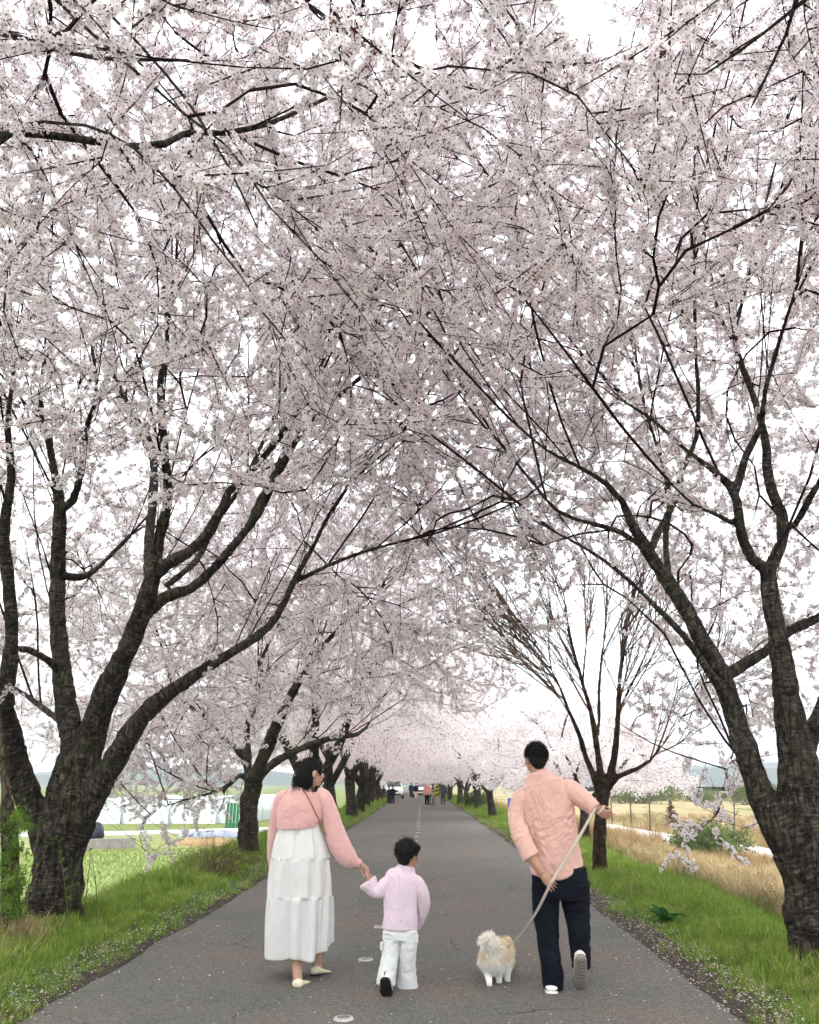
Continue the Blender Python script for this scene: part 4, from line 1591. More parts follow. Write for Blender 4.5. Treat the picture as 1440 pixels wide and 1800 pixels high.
vine = link('leaves', points_mesh('leaves', Pp, rng.uniform(0, 6.28, (len(Pp), 3)), rng.uniform(.4, .8, len(Pp)), np.zeros(len(Pp), int)), dead, False)
add_scatter(vine, 'vine', [lv])
vine['kind'] = 'stuff'
Pd = np.array([at(22 + rng.normal(0, 18), 1660 + rng.normal(0, 6), float(bt[1]) + rng.normal(-.1, .1)) for k in range(26)])
Pd[:, 2] = ground_z(Pd[:, 0], Pd[:, 1]) - .02
straw = link('straw', points_mesh('straw', Pd - bt, rand_up_euler(26, .1), rng.uniform(.35, .7, 26), rng.integers(0, 4, 26)), dead, False)
add_scatter(straw, 'dry', DRYG)
straw['kind'] = 'stuff'


def tangle(name, label, base, rx_, ry_, rz_, n, mat, r=.004, seglen=.12, cat='shrub'):
    root = tag(empty(name, base), label, cat)
    mb = MB()
    for k in range(n):
        a = rng.uniform(0, 6.28)
        p = np.array([rng.normal(0, rx_ * .3), rng.normal(0, ry_ * .3), 0])
        d = np.array([math.cos(a), math.sin(a), 1.4])
        P = [p]
        for j in range(7):
            d = d + rng.normal(0, .45, 3) + [0, 0, -.16 * j * .8]
            d /= np.linalg.norm(d)
            P.append(P[-1] + d * np.array([rx_, ry_, rz_]) * .3)
        P = np.array(P)
        P[:, 2] = np.maximum(P[:, 2], 0)
        mb.tube(P + base, np.linspace(r, r * .4, 8), 3, cap=False)
    o = mb.build('stems', mat, root)
    o['kind'] = 'stuff'
    return root


b1 = on_ground(378, 1545, .05)
b1[2] = ground_z(b1[0], b1[1])
M_DRYSTEM = leafy('dry_stem', [(0, (0.12, 0.085, 0.055)), (1, (0.30, 0.22, 0.14))], trans=0)
tangle('dry_bush', 'tangled dry brown bush at the foot of the second left tree', b1, .5, .5, .55, 120, M_DRYSTEM, .0045)
for px, py, lab, sc_ in ((1212, 1585, 'tuft of dead reddish stems on the right bank behind the broad leaved plant', .5), (1350, 1640, 'tuft of dead stems left of the big right trunk', .5)):
    p = on_ground(px, py, -.4)
    p[2] = ground_z(p[0], p[1])
    tangle('dead_weed', lab, p, .3 * sc_ * 2, .3, .5, 40, M_DRYSTEM, .004, cat='weed')


def shrub(name, label, px, py, z, w, h, mat, n=260, group=None):
    p = on_ground(px, py, z)
    p[2] = ground_z(p[0], p[1])
    root = tag(empty(name, p), label, 'shrub', group)
    mb = MB()
    for k in range(7):
        a = k * .9
        mb.tube([p, p + [math.cos(a) * w * .2, math.sin(a) * w * .2, h * .5], p + [math.cos(a) * w * .4, math.sin(a) * w * .4, h * .85]], [.03, .02, .01], 4)
    mb.build('stems', M_TWIG, root)
    m = rng.normal(size=(n, 3))
    m /= np.linalg.norm(m, axis=1)[:, None]
    Q = m * (rng.random(n) ** .4)[:, None] * np.array([w, w, h]) * .5 * (1 + .25 * np.sin(m[:, :1] * 7 + px)) + [0, 0, h * .55]
    c = link('crown', points_mesh('crown', Q, rng.uniform(0, 6.28, (n, 3)), np.full(n, h * 3.2) * rng.uniform(.6, 1.2, n), np.zeros(n, int)), root, False)
    add_scatter(c, 'shrub_' + mat.name, [leaf_tuft('s', 88, 26, .06, .02, mat)])
    c['kind'] = 'stuff'
    return root


M_SHRUB = leafy('shrub_leaf', [(0, (0.10, 0.14, 0.05)), (1, (0.24, 0.27, 0.11))], trans=.3)
M_SHRUBG = leafy('shrub_leaf_green', [(0, (0.09, 0.13, 0.045)), (1, (0.19, 0.24, 0.09))], trans=.3)
shrub('shrub', 'green leafy bush beside the pale field path', 1252, 1518, -1.9, 3.0, 1.2, M_SHRUBG)
shrub('shrub', 'pale green bush far behind the thin saplings', 1118, 1413, -2.0, 9, 2.6, M_SHRUB)
shrub('shrub', 'pale green bush in the far field left of the drooping blossom', 1165, 1408, -2.0, 10, 2.4, M_SHRUB)
shrub('shrub', 'olive bush in the far field beside the right tree', 1330, 1415, -2.0, 9, 2.8, M_SHRUB)
shrub('shrub', 'low olive bush at the far end of the right field', 1240, 1410, -2.0, 10, 2.0, M_SHRUB)
shrub('shrub', 'low yellow green bush beneath the forked right cherry tree', 838, 1424, -.1, 1.6, .9, M_SHRUBG, 120)

# thin saplings and a little conifer in the dry field
M_SAPLING = simple('sapling_bark', (0.17, 0.125, 0.10), (0.09, 0.065, 0.05), scale=6)
for px, py, tx, ty, lab in ((1076, 1452, 1072, 1384, 'thin leafless sapling nearest the bare tree in the dry field'), (1110, 1459, 1104, 1366, 'middle one of three thin saplings in the dry field'), (1143, 1465, 1138, 1362, 'right one of three thin saplings in the dry field'), (1290, 1482, 1290, 1390, 'thin sapling behind the drooping blossom right')):
    p = on_ground(px, py, -1.95)
    p[2] = ground_z(p[0], p[1])
    top = at(tx, ty, p[1])
    root = tag(empty('sapling', p), lab, 'sapling')
    mb = MB()
    P, R = resample(np.array([p - [0, 0, .1], (p * 2 + top) / 3 + [.05, 0, 0], top]), [.075, .055, .02], .4)
    mb.tube(P, R, 6)
    mb.build('trunk', M_SAPLING, root)
    mb = MB()
    for k in range(16):
        q = P[rng.integers(len(P) // 3, len(P))]
        a = rng.uniform(0, 6.28)
        d = np.array([math.cos(a), math.sin(a), .8]) * rng.uniform(.3, .8)
        mb.tube([q, q + d * .5, q + d + [0, 0, .15]], [.014, .01, .005], 3)
    o = mb.build('twigs', M_SAPLING, root)
    o['kind'] = 'stuff'
p = on_ground(1183, 1462, -1.95)
p[2] = ground_z(p[0], p[1])
con = tag(empty('young_conifer', p), 'small brownish conifer in the dry field beyond the path', 'conifer')
mb = MB()
mb.tube([p, p + [0, 0, 2.2]], [.05, .01], 6)
mb.build('trunk', M_SAPLING, con)
mb = MB()
for k in range(150):
    z = .25 + 1.95 * rng.random()
    a = rng.uniform(0, 6.28)
    L_ = (2.35 - z) * .42
    d = np.array([math.cos(a), math.sin(a), -.25])
    mb.tube([p + [0, 0, z], p + [0, 0, z] + d * L_ * .6, p + [0, 0, z] + d * L_ + [0, 0, .05]], [.03, .045, .006], 3)
o = mb.build('needles', leafy('brown_needles', [(0, (0.16, 0.12, 0.08)), (1, (0.25, 0.19, 0.13))], trans=0), con)
o['kind'] = 'stuff'

# ------------------------------------------------------------------ far left: wall, track, vinyl greenhouses, net
M_CONC = simple('grey_concrete', (0.42, 0.40, 0.36), (0.28, 0.26, 0.23), rough=.9, scale=3)
mb = MB()
pa, pb = on_ground(110, 1499, -2.6), on_ground(236, 1493, -2.6)
wl_root = tag(empty('field_wall', (pa + pb) / 2), 'low grey concrete wall at the far edge of the green field', 'wall')
nseg = 5
for k in range(nseg):
    q0, q1 = pa + (pb - pa) * (k + .01) / nseg, pa + (pb - pa) * (k + .99) / nseg
    m = MB()
    m.box((q0 + q1) / 2 + [0, 0, .33], (np.linalg.norm(q1 - q0), .3, .75), rz=math.atan2(*(q1 - q0)[[1, 0]]))
    m.build('panel', M_CONC, wl_root, smooth=False)

M_TRACK = simple('white_track', (0.70, 0.69, 0.66), (0.55, 0.54, 0.5), rough=.9, scale=.6)
tp = [on_ground(px, py, -2.6)[:2] for px, py in ((-200, 1480), (0, 1479), (140, 1476), (240, 1474), (340, 1471), (410, 1469), (520, 1465))]
tag(ribbon('farm_track', tp, 2.2, M_TRACK, .5), kind='structure')
M_BANK = simple('field_bank', (0.26, 0.29, 0.10), (0.16, 0.17, 0.06), rough=1, scale=1.0, bump=.5, bscale=8, bdist=.08)
V = []
for s, (dy, z) in enumerate(((-1.5, -2.63), (3.8, -2.2), (8.5, -2.14), (17, -2.63))):
    for px in np.linspace(-300, 560, 40):
        q = on_ground(px, 1497 - (px - 150) * .03, -2.6)
        V.append([q[0] + rng.normal(0, .1), q[1] + dy, z + rng.normal(0, .03)])
i = np.arange(39)
F = np.concatenate([np.stack([i + 40 * s, i + 1 + 40 * s, i + 41 + 40 * s, i + 40 + 40 * s], 1) for s in range(3)])
tag(link('field_bank', np_mesh('field_bank', V, [F], [M_BANK])), kind='structure')
M_RUST = simple('dry_brown_heap', (0.36, 0.24, 0.12), (0.27, 0.20, 0.09), rough=1, scale=1.5, bump=.6, bscale=9, bdist=.08)
q = on_ground(362, 1489, -2.6)
mb = MB()
mb.ell(q + [0, 0, 0], (2.4, 1.0, .55), nu=20)
o = mb.build('straw_heap', M_RUST)
tag(o, 'rusty brown straw heap at the far end of the green field', 'heap')
for v in o.data.vertices:
    v.co += Vector(rng.normal(0, .06, 3))
M_TARP = simple('blue_grey_tarp', (0.30, 0.33, 0.38), (0.22, 0.25, 0.30), rough=.6, scale=2)
q = on_ground(375, 1474, -2.3)
mb = MB()
mb.ell(q + [0, 0, .0], (2.7, .9, .5), nu=20)
o = mb.build('tarpaulin', M_TARP)
tag(o, 'blue grey tarpaulin lying beside the farm track', 'tarpaulin')
for v in o.data.vertices:
    v.co += Vector(rng.normal(0, .04, 3))
M_NAVY = simple('dark_tarp', (0.03, 0.035, 0.06), (0.02, 0.02, 0.035), rough=.5, scale=3)
q = on_ground(156, 1474, -2.1)
mb = MB()
mb.ell(q + [0, 0, .2], (1.0, .8, .95), nu=20)
o = mb.build('covered_mound', M_NAVY)
tag(o, 'dark covered mound on the farm track beside the big left trunk', 'mound')
for v in o.data.vertices:
    v.co += Vector(rng.normal(0, .03, 3))

M_VINYL, nt, out = new_mat('greenhouse_film')
d_ = N(nt, 'ShaderNodeBsdfPrincipled', Roughness=.35)
d_.inputs['Base Color'].default_value = (0.86, 0.89, 0.90, 1)
t2 = N(nt, 'ShaderNodeBsdfTranslucent')
t2.inputs[0].default_value = (0.80, 0.86, 0.87, 1)
mx = N(nt, 'ShaderNodeMixShader')
mx.inputs[0].default_value = .45
nt.links.new(d_.outputs[0], mx.inputs[1])
nt.links.new(t2.outputs[0], mx.inputs[2])
nt.links.new(mx.outputs[0], out.inputs[0])
M_STEEL = simple('grey_pipe', (0.45, 0.47, 0.48), rough=.4, metal=.6, scale=5)
M_ENDFILM = simple('end_film', (0.74, 0.79, 0.80), (0.64, 0.70, 0.71), rough=.4, scale=1.2)


def greenhouse(x, y, w, h, L, label):
    root = tag(empty('greenhouse', (x, y, -2.6)), label, 'greenhouse', 'vinyl greenhouses behind the green field')
    a = np.linspace(0, math.pi, 15)
    prof = np.stack([np.cos(a) * w / 2, 1.1 * (np.sin(a) > -1) * 0 + .9 + np.sin(a) * (h - .9)], 1)
    prof = np.concatenate([[[w / 2, 0]], prof, [[-w / 2, 0]]])
    n = len(prof)
    yy = np.linspace(0, L, 8)
    V = np.array([[x + p[0], y + b, -2.6 + p[1]] for b in yy for p in prof])
    F = np.array([[j * n + i, j * n + i + 1, (j + 1) * n + i + 1, (j + 1) * n + i] for j in range(7) for i in range(n - 1)])
    link('film_cover', np_mesh('film_cover', V, [F], [M_VINYL]), root)
    V2 = np.concatenate([[[x, y + .05, -2.6]], V[:n] + [0, .05, 0]])
    F2 = np.array([[0, i + 1, i + 2] for i in range(n - 1)])
    link('end_wall', np_mesh('end_wall', V2, [F2], [M_ENDFILM], smooth=False), root)
    for b in (0, L * .25, L * .5, L * .75):
        m = MB()
        m.tube(np.stack([x + prof[:, 0] * 1.005, np.full(n, y + b - .03), -2.6 + prof[:, 1] * 1.005], 1), np.full(n, .045), 5)
        m.build('hoop', M_STEEL, root)
    m = MB()
    m.box((x, y - .02, -2.6 + .95), (1.1, .06, 1.9))
    m.build('door', M_ENDFILM, root, smooth=False)


for k, (px, w, h, dy) in enumerate(((168, 5.15, 2.5, 0), (252, 5.15, 2.45, .4), (336, 5.15, 2.55, .8), (402, 4.6, 2.6, 2))):
    q = at(px, 1450, 90 + dy)
    greenhouse(float(q[0]), 90 + dy, w, h, 26, ('white vinyl greenhouse showing just right of the big left trunk', 'white vinyl greenhouse second right of the big left trunk', 'white vinyl greenhouse behind the drooping blossom branch', 'white vinyl greenhouse nearest the second left tree')[k])
M_NET = simple('green_net', (0.06, 0.26, 0.11), (0.04, 0.18, 0.08), rough=.7, scale=3)
q = on_ground(417, 1466, -2.6)
nr = tag(empty('net_screen', q), 'bright green net screen behind the second left tree', 'net')
m = MB()
for k in range(15):
    m2 = MB()
    zig = .12 * (-1) ** k
    m2.box(q + [-.95 + k * .14, zig * .5, 1.2], (.146, .02, 2.5), rz=.5 * (-1) ** k)
    m2.build('panel', M_NET, nr, smooth=False)
for sx_ in (-1, 1):
    m2 = MB()
    m2.tube([q + [sx_ * 1.05, 0, -.1], q + [sx_ * 1.05, 0, 2.6]], [.05, .05], 6)
    m2.build('post', M_STEEL, nr)

# ------------------------------------------------------------------ far right: viaduct, poles, hills
M_VIA = simple('viaduct_concrete', (0.33, 0.34, 0.34), (0.26, 0.27, 0.27), rough=.9, scale=.2)
M_DARKSLAB = simple('dark_parapet', (0.09, 0.10, 0.11), (0.06, 0.065, 0.07), rough=.9, scale=.3)
YV = 230.0
via = tag(empty('viaduct', (80, YV, -2)), 'low grey road bridge with dark side wall across the far right field', 'bridge')
x0, x1 = at(1000, 1380, YV)[0], at(1560, 1380, YV)[0]
zt, zm, zb = at(1200, 1378, YV)[2], at(1200, 1383, YV)[2], at(1200, 1391, YV)[2]
m = MB()
m.box(((x0 + x1) / 2, YV + 4, (zt + zm) / 2), (x1 - x0, 9, zt - zm))
m.build('deck', M_VIA, via, smooth=False)
m = MB()
m.box(((x0 + x1) / 2, YV + 5, (zm + zb) / 2 - .05), (x1 - x0, 7, zm - zb))
m.build('side_wall', M_DARKSLAB, via, smooth=False)
for k in range(14):
    m = MB()
    xx = x0 + (x1 - x0) * (k + .5) / 14
    m.box((xx, YV + 5, (zb - 2.4) / 2), (1.2, 6, zb + 2.3))
    m.build('pier', M_VIA, via, smooth=False)
M_POLE = simple('pole_grey', (0.30, 0.32, 0.34), rough=.6, scale=3)
for px, lab in ((1164, 'left tall lamp pole on the far bridge'), (1178, 'right tall lamp pole on the far bridge'), (1192, 'third tall lamp pole on the far bridge')):
    b = at(px, 1378, YV + 2)
    tp_ = at(px, 1344, YV + 2)
    root = tag(empty('lamp_pole', b), lab, 'lamp pole')
    m = MB()
    m.tube([b, tp_], [.14, .09], 6)
    m.build('pole', M_POLE, root)
    m = MB()
    m.box(tp_ + [-.7, 0, .05], (1.6, .2, .14))
    m.build('arm', M_POLE, root, smooth=False)
M_HILL = simple('wooded_hill', (0.05, 0.075, 0.04), (0.035, 0.055, 0.03), rough=1, scale=.01)
for k, (Yh, amp, sc_, ph) in enumerate(((1500, 34, .0045, 1.3), (2300, 62, .0027, 4.0))):
    xx = np.linspace(-1900, 2600, 260)
    prof = amp * (.35 + .65 * vnoise(xx + ph * 100, xx * 0 + ph, sc_)) * (.8 + .2 * vnoise(xx, xx * 0, sc_ * 6))
    V = np.concatenate([np.stack([xx, np.full(260, Yh - 150.), np.full(260, -3.)], 1), np.stack([xx, np.full(260, Yh * 1.), prof], 1), np.stack([xx, np.full(260, Yh + 200.), np.full(260, -3.)], 1)])
    i = np.arange(259)
    F = np.concatenate([np.stack([i, i + 1, i + 261, i + 260], 1), np.stack([i + 260, i + 261, i + 521, i + 520], 1)])
    tag(link('hills', np_mesh('hills', V, [F], [M_HILL])), kind='structure')

# small blue sign seen past the man's shoulder
M_BLUE = simple('sign_blue', (0.05, 0.12, 0.5), (0.04, 0.1, 0.42), rough=.4, scale=8)
q = at(899, 1411, 42.0)
sg = tag(empty('blue_sign', (q[0], 42, ground_z(q[0], 42))), 'tiny blue sign at the field edge left of the man', 'sign')
m = MB()
m.tube([(q[0], 42.03, float(ground_z(q[0], 42))), (q[0], 42.03, q[2] + .2)], [.025, .025], 6)
m.build('post', M_STEEL, sg)
m = MB()
m.box(q, (.34, .03, .40))
m.build('board', M_BLUE, sg, smooth=False)
m = MB()
m.box(q + [.02, -.02, 0], (.10, .01, .22))
m.build('mark', simple('sign_white', (.75, .75, .75)), sg, smooth=False)

# hazard boards with yellow and black slanting bars
M_YEL = simple('hazard_yellow', (0.55, 0.38, 0.03), (0.45, 0.3, 0.02), rough=.5, scale=5)
M_BLK = simple('hazard_black', (0.02, 0.02, 0.02), rough=.5, scale=5)
for px, py, Yh, w, h, lab in ((769, 1390, 92., .42, 1.15, 'yellow and black striped hazard board on the right road edge'), (647, 1392, 66., .34, .8, 'yellow and black striped hazard board between the far left trunks')):
    q = at(px, py, Yh)
    hz = tag(empty('hazard_board', (q[0], Yh, ground_z(q[0], Yh))), lab, 'sign')
    m = MB()
    m.box(q, (w, .05, h))
    m.build('board', M_YEL, hz, smooth=False)
    m = MB()
    m.tube([(q[0], Yh + .06, float(ground_z(q[0], Yh))), (q[0], Yh + .06, q[2])], [.04, .04], 6)
    m.build('post', M_STEEL, hz)
    for k in range(3):
        m = MB()
        zc = q[2] - h / 2 + h * (k + .5) / 3
        V = [[q[0] + s * w / 2, Yh - .03, zc + s * h * .09 + b * h * .07] for s, b in ((-1, -1), (1, -1), (1, 1), (-1, 1))]
        m.add(np.array(V), [[0, 1, 2, 3]])
        m.build('stripe', M_BLK, hz, smooth=False)

# raised round road studs along the centre line
M_STUD = simple('worn_white_stud', (0.55, 0.54, 0.50), (0.34, 0.33, 0.31), rough=.5, scale=40)
M_STUDC = simple('stud_lens', (0.26, 0.25, 0.23), (0.18, 0.17, 0.16), rough=.4, scale=40)
STUD = None
pts = [on_ground(604, 1798, 0), on_ground(643, 1693, 0), on_ground(668, 1633, 0)]
yy = 11.6
while yy < 58:
    pts.append(np.array([np.interp(yy, [9.8, 16, 26, 58], [-.54, -.40, -.36, -.62]), yy, 0]))
    yy += 1.87
ring = MB()
for (r0, r1, z0, z1) in ((.066, .058, .0, .012), (.058, .044, .012, .012)):
    a = 2 * math.pi * np.arange(18) / 18
    V = np.concatenate([np.stack([r0 * np.cos(a), r0 * np.sin(a), np.full(18, z0)], 1), np.stack([r1 * np.cos(a), r1 * np.sin(a), np.full(18, z1)], 1)])
    ring.add(V, [[i, (i + 1) % 18, 18 + (i + 1) % 18, 18 + i] for i in range(18)])
ring_me = ring.mesh('rim', [M_STUD])
lens = MB()
lens.ell((0, 0, .006), (.044, .044, .008), nu=14, nv=6)
lens_me = lens.mesh('lens', [M_STUDC])
for k, q in enumerate(pts):
    lab = ('round pale road stud nearest the camera at the bottom edge', 'round pale road stud on the asphalt left of the child', 'round pale road stud partly hidden by the child')[k] if k < 3 else 'tiny pale road stud on the centre line beyond the child'
    r_ = tag(empty('road_stud', (q[0], q[1], float(road_z(q[0], q[1])) + .001)), lab, 'road stud', None if k < 3 else 'far road studs on the centre line')
    if k >= 3:
        r_.scale = (.9, .9, 1.0)
    link('rim', ring_me, r_, False)
    link('lens', lens_me, r_, False)

# ------------------------------------------------------------------ figures
def cloth(name, col, col2=None, rough=.9, bump=.25, bscale=220., sheen=.3, scale=9., crease=8., cstr=.32):
    m = simple(name, col, col2, rough=rough, scale=scale, bump=bump, bscale=bscale, bdist=.004, sheen=sheen, spec=.15)
    nt = m.node_tree
    b0_ = next(n for n in nt.nodes if n.type == 'BUMP')
    p = next(n for n in nt.nodes if n.type == 'BSDF_PRINCIPLED')
    co = coord(nt, 'Object', (1, 1, .6))
    w = N(nt, 'ShaderNodeTexNoise', Scale=crease, Detail=4.0, Roughness=.6, Distortion=1.2)
    nt.links.new(co, w.inputs['Vector'])
    rr = ramp(nt, w.outputs['Fac'], [(.36, (0, 0, 0)), (.5, (1, 1, 1)), (.64, (0, 0, 0))])
    b1_ = N(nt, 'ShaderNodeBump', Strength=cstr, Distance=.010)
    nt.links.new(rr.outputs[0], b1_.inputs['Height'])
    nt.links.new(b0_.outputs[0], b1_.inputs['Normal'])
    nt.links.new(b1_.outputs[0], p.inputs['Normal'])
    return m


M_SKIN = simple('skin', (0.52, 0.31, 0.22), (0.46, 0.26, 0.18), rough=.55, scale=14, spec=.35)
M_SKIN2 = simple('skin_tanned', (0.46, 0.25, 0.17), (0.40, 0.21, 0.14), rough=.55, scale=14, spec=.35)
M_HAIR = simple('black_hair', (0.010, 0.008, 0.008), (0.005, 0.004, 0.004), rough=.6, scale=30, spec=.18)
M_KNIT = cloth('pink_knit', (0.70, 0.40, 0.36), (0.63, 0.345, 0.31), crease=4., bump=.6, bscale=160, sheen=.6)
M_KNITSEAM = cloth('pink_knit_seam', (0.76, 0.43, 0.38), bump=.5)
M_DRESS = cloth('white_cotton', (0.66, 0.65, 0.62), (0.61, 0.60, 0.57), bump=.3, bscale=120, sheen=.1, cstr=.06)
M_SHOE = simple('cream_leather', (0.78, 0.70, 0.50), (0.72, 0.63, 0.43), rough=.5, scale=12)
M_SOLE = simple('dark_sole', (0.03, 0.03, 0.035), rough=.8, scale=20)
M_STRAP = simple('brown_pink_strap', (0.42, 0.17, 0.13), (0.36, 0.14, 0.11), rough=.6, scale=20)
M_LILAC = cloth('lilac_shirt', (0.70, 0.56, 0.61), (0.65, 0.51, 0.56), bump=.25)
M_WHITEP = cloth('white_trousers', (0.68, 0.68, 0.67), (0.62, 0.62, 0.61), bump=.25, cstr=.2)
M_SALMON = cloth('salmon_shirt', (0.70, 0.43, 0.355), (0.64, 0.375, 0.305), bump=.25)
M_SALSEAM = cloth('salmon_seam', (0.70, 0.37, 0.30), bump=.2)
M_JEANS = cloth('dark_jeans', (0.009, 0.010, 0.018), (0.006, 0.007, 0.012), bump=.3, sheen=.0)
M_SNEAK = simple('white_sneaker', (0.78, 0.77, 0.72), (0.70, 0.68, 0.62), rough=.55, scale=15)
M_GUM = simple('sneaker_sole', (0.33, 0.29, 0.25), (0.22, 0.19, 0.17), rough=.8, scale=60)
M_TREAD = simple('tread_rubber', (0.20, 0.17, 0.15), (0.14, 0.12, 0.11), rough=.8, scale=60)
M_BLACK = simple('black_rubber', (0.015, 0.015, 0.016), rough=.7, scale=30)
M_LIP = simple('lips', (0.42, 0.14, 0.12), rough=.5, scale=30)
M_LEASH = simple('beige_webbing', (0.58, 0.50, 0.40), (0.50, 0.42, 0.33), rough=.8, scale=60)


class Fig:
    def __init__(self, Y):
        self.Y = Y

    def p(self, x, y, dy=0.0):
        return at(x, y, self.Y + dy)

    def s(self, px, P):
        return px * depth(P) / FPX

    def tube(self, mb, rows, sides=20, cap=True, m=0, smooth=True):
        """rows: (px, py, dy, half width px, half depth px)"""
        P = np.array([self.p(r[0], r[1], r[2]) for r in rows])
        R = np.array([[self.s(r[3], q), self.s(r[4], q)] for r, q in zip(rows, P)])
        if smooth and len(P) > 2:
            Q, R0 = resample(P, R[:, 0], .02)
            _, R1 = resample(P, R[:, 1], .02)
            P, R = Q, np.stack([R0, R1], 1)
        mb.tube(P, R, sides, m, cap)


def sculpt(mb, name, mat, parent, voxel=.006, smooth=4, disp=None, decimate=None, cut=None):
    """merge overlapping shapes into one continuous skin"""
    o = mb.build('tmp_sculpt', [mat])
    md = o.modifiers.new('r', 'REMESH')
    md.mode = 'VOXEL'
    md.voxel_size = voxel
    if smooth:
        ms = o.modifiers.new('s', 'SMOOTH')
        ms.iterations = smooth
        ms.factor = .5
    if decimate:
        dm = o.modifiers.new('d', 'DECIMATE')
        dm.ratio = decimate
    dg = bpy.context.evaluated_depsgraph_get()
    me = bpy.data.meshes.new_from_object(o.evaluated_get(dg))
    bpy.data.objects.remove(o)
    me.name = name
    me.materials.clear()
    me.materials.append(mat)
    if disp:
        n = len(me.vertices)
        V = np.zeros(n * 3, np.float32)
        me.vertices.foreach_get('co', V)
        V = V.reshape(-1, 3)
        Nn = np.zeros(n * 3, np.float32)
        me.vertices.foreach_get('normal', Nn)
        Nn = Nn.reshape(-1, 3)
        d = np.array([disp(v) for v in V], np.float32)
        me.vertices.foreach_set('co', (V + Nn * d[:, None]).ravel())
    me.polygons.foreach_set('use_smooth', np.full(len(me.polygons), True))
    me.update()
    return link(name, me, parent)


def ridged(v, s, st=(1, 1, 1)):
    n = noise.noise(Vector((v[0] * s * st[0], v[1] * s * st[1], v[2] * s * st[2])))
    return (1 - abs(n) * 2.2)


def wrinkles(a1, s1, st1, a2, s2, st2, twist=0.0):
    def f(v):
        w = np.array([v[0] + twist * v[2], v[1], v[2]])
        b = noise.noise(Vector(w * 5.0)) * .5 + .5
        return a1 * ridged(w, s1, st1) * (.3 + b) + a2 * ridged(w + 3.7, s2, st2) * (.2 + 1.2 * (1 - b))
    return f


def head_shape(mb, c, f, k=1.0, tilt=0.0):
    """c: head centre, f: facing direction (xy). Returns frame function"""
    F = np.array([f[0], f[1], 0.0])
    F /= np.linalg.norm(F)
    S = np.array([F[1], -F[0], 0.0])
    U = UP.copy()
    if tilt:
        U = U + S * tilt
        U /= np.linalg.norm(U)
    M3 = np.stack([S, F, U], 1)

    def L(s, a, u):
        return c + (M3 @ np.array([s, a, u])) * k
    mb.ell(L(0, -.008, .022), np.array([.074, .092, .092]) * k, M=M3, nu=22, nv=14)
    mb.ell(L(0, .03, -.045), np.array([.058, .062, .062]) * k, M=M3)
    mb.ell(L(0, .062, -.088), np.array([.026, .024, .022]) * k, M=M3, nu=12, nv=8)
    mb.tube([L(0, .082, .012), L(0, .100, -.018), L(0, .108, -.030), L(0, .088, -.038)], np.array([.009, .012, .014, .011]) * k, 8)
    mb.ell(L(0, .078, .022), np.array([.048, .02, .018]) * k, M=M3, nu=12, nv=8)
    mb.ell(L(0, .088, -.058), np.array([.022, .010, .010]) * k, M=M3, nu=10, nv=6)
    for s in (-1, 1):
        mb.ell(L(s * .076, -.008, -.012), np.array([.010, .022, .031]) * k, M=M3, nu=10, nv=8)
        mb.ell(L(s * .046, .052, -.025), np.array([.024, .026, .026]) * k, M=M3, nu=10, nv=8)
    return L


def eyes(L, parent, k=1.0):
    for s in (-1, 1):
        m = MB()
        m.ell(L(s * .031, .083, .004), np.array([.013, .006, .007]) * k, nu=10, nv=6)
        m.build('eye', M_HAIR, parent)
    m = MB()
    m.tube([L(-.02, .094, -.058), L(0, .100, -.057), L(.02, .094, -.058)], np.array([.004, .007, .004]) * k, 6)
    m.build('lips', M_LIP, parent)


def strands(parent, name, roots, dirs, length, width, mat, fall=.3, seg=4, curl=.15, seed=0):
    rg = np.random.default_rng(seed)
    n = len(roots)
    d = dirs / (np.linalg.norm(dirs, axis=1)[:, None] + 1e-9)
    L = (np.asarray(length) * rg.uniform(.6, 1.15, n))[:, None] / seg
    side = np.cross(d, rg.normal(size=(n, 3)))
    side /= np.linalg.norm(side, axis=1)[:, None] + 1e-9
    P = roots.copy()
    pts = []
    for j in range(seg + 1):
        w = width * (1 - j / seg) ** .6
        pts += [P - side * w, P + side * w]
        P = P + d * L
        d = d + rg.normal(0, curl, (n, 3)) + np.array([0, 0, -fall])
        d /= np.linalg.norm(d, axis=1)[:, None]
    V = np.stack(pts, 1).reshape(-1, 3)
    k = 2 * (seg + 1)
    i = np.arange(n) * k
    F = np.concatenate([np.stack([i + 2 * j, i + 2 * j + 1, i + 2 * j + 3, i + 2 * j + 2], 1) for j in range(seg)])
    o = link(name, np_mesh(name, V, [F], [mat]), parent)
    o['kind'] = 'stuff'
    return o


def finger(mb, P, r=.008):
    mb.tube(resample(np.array(P), np.linspace(r, r * .78, len(P)), .006)[0], np.linspace(r, r * .75, len(resample(np.array(P), np.linspace(r, r, len(P)), .006)[0])), 8)


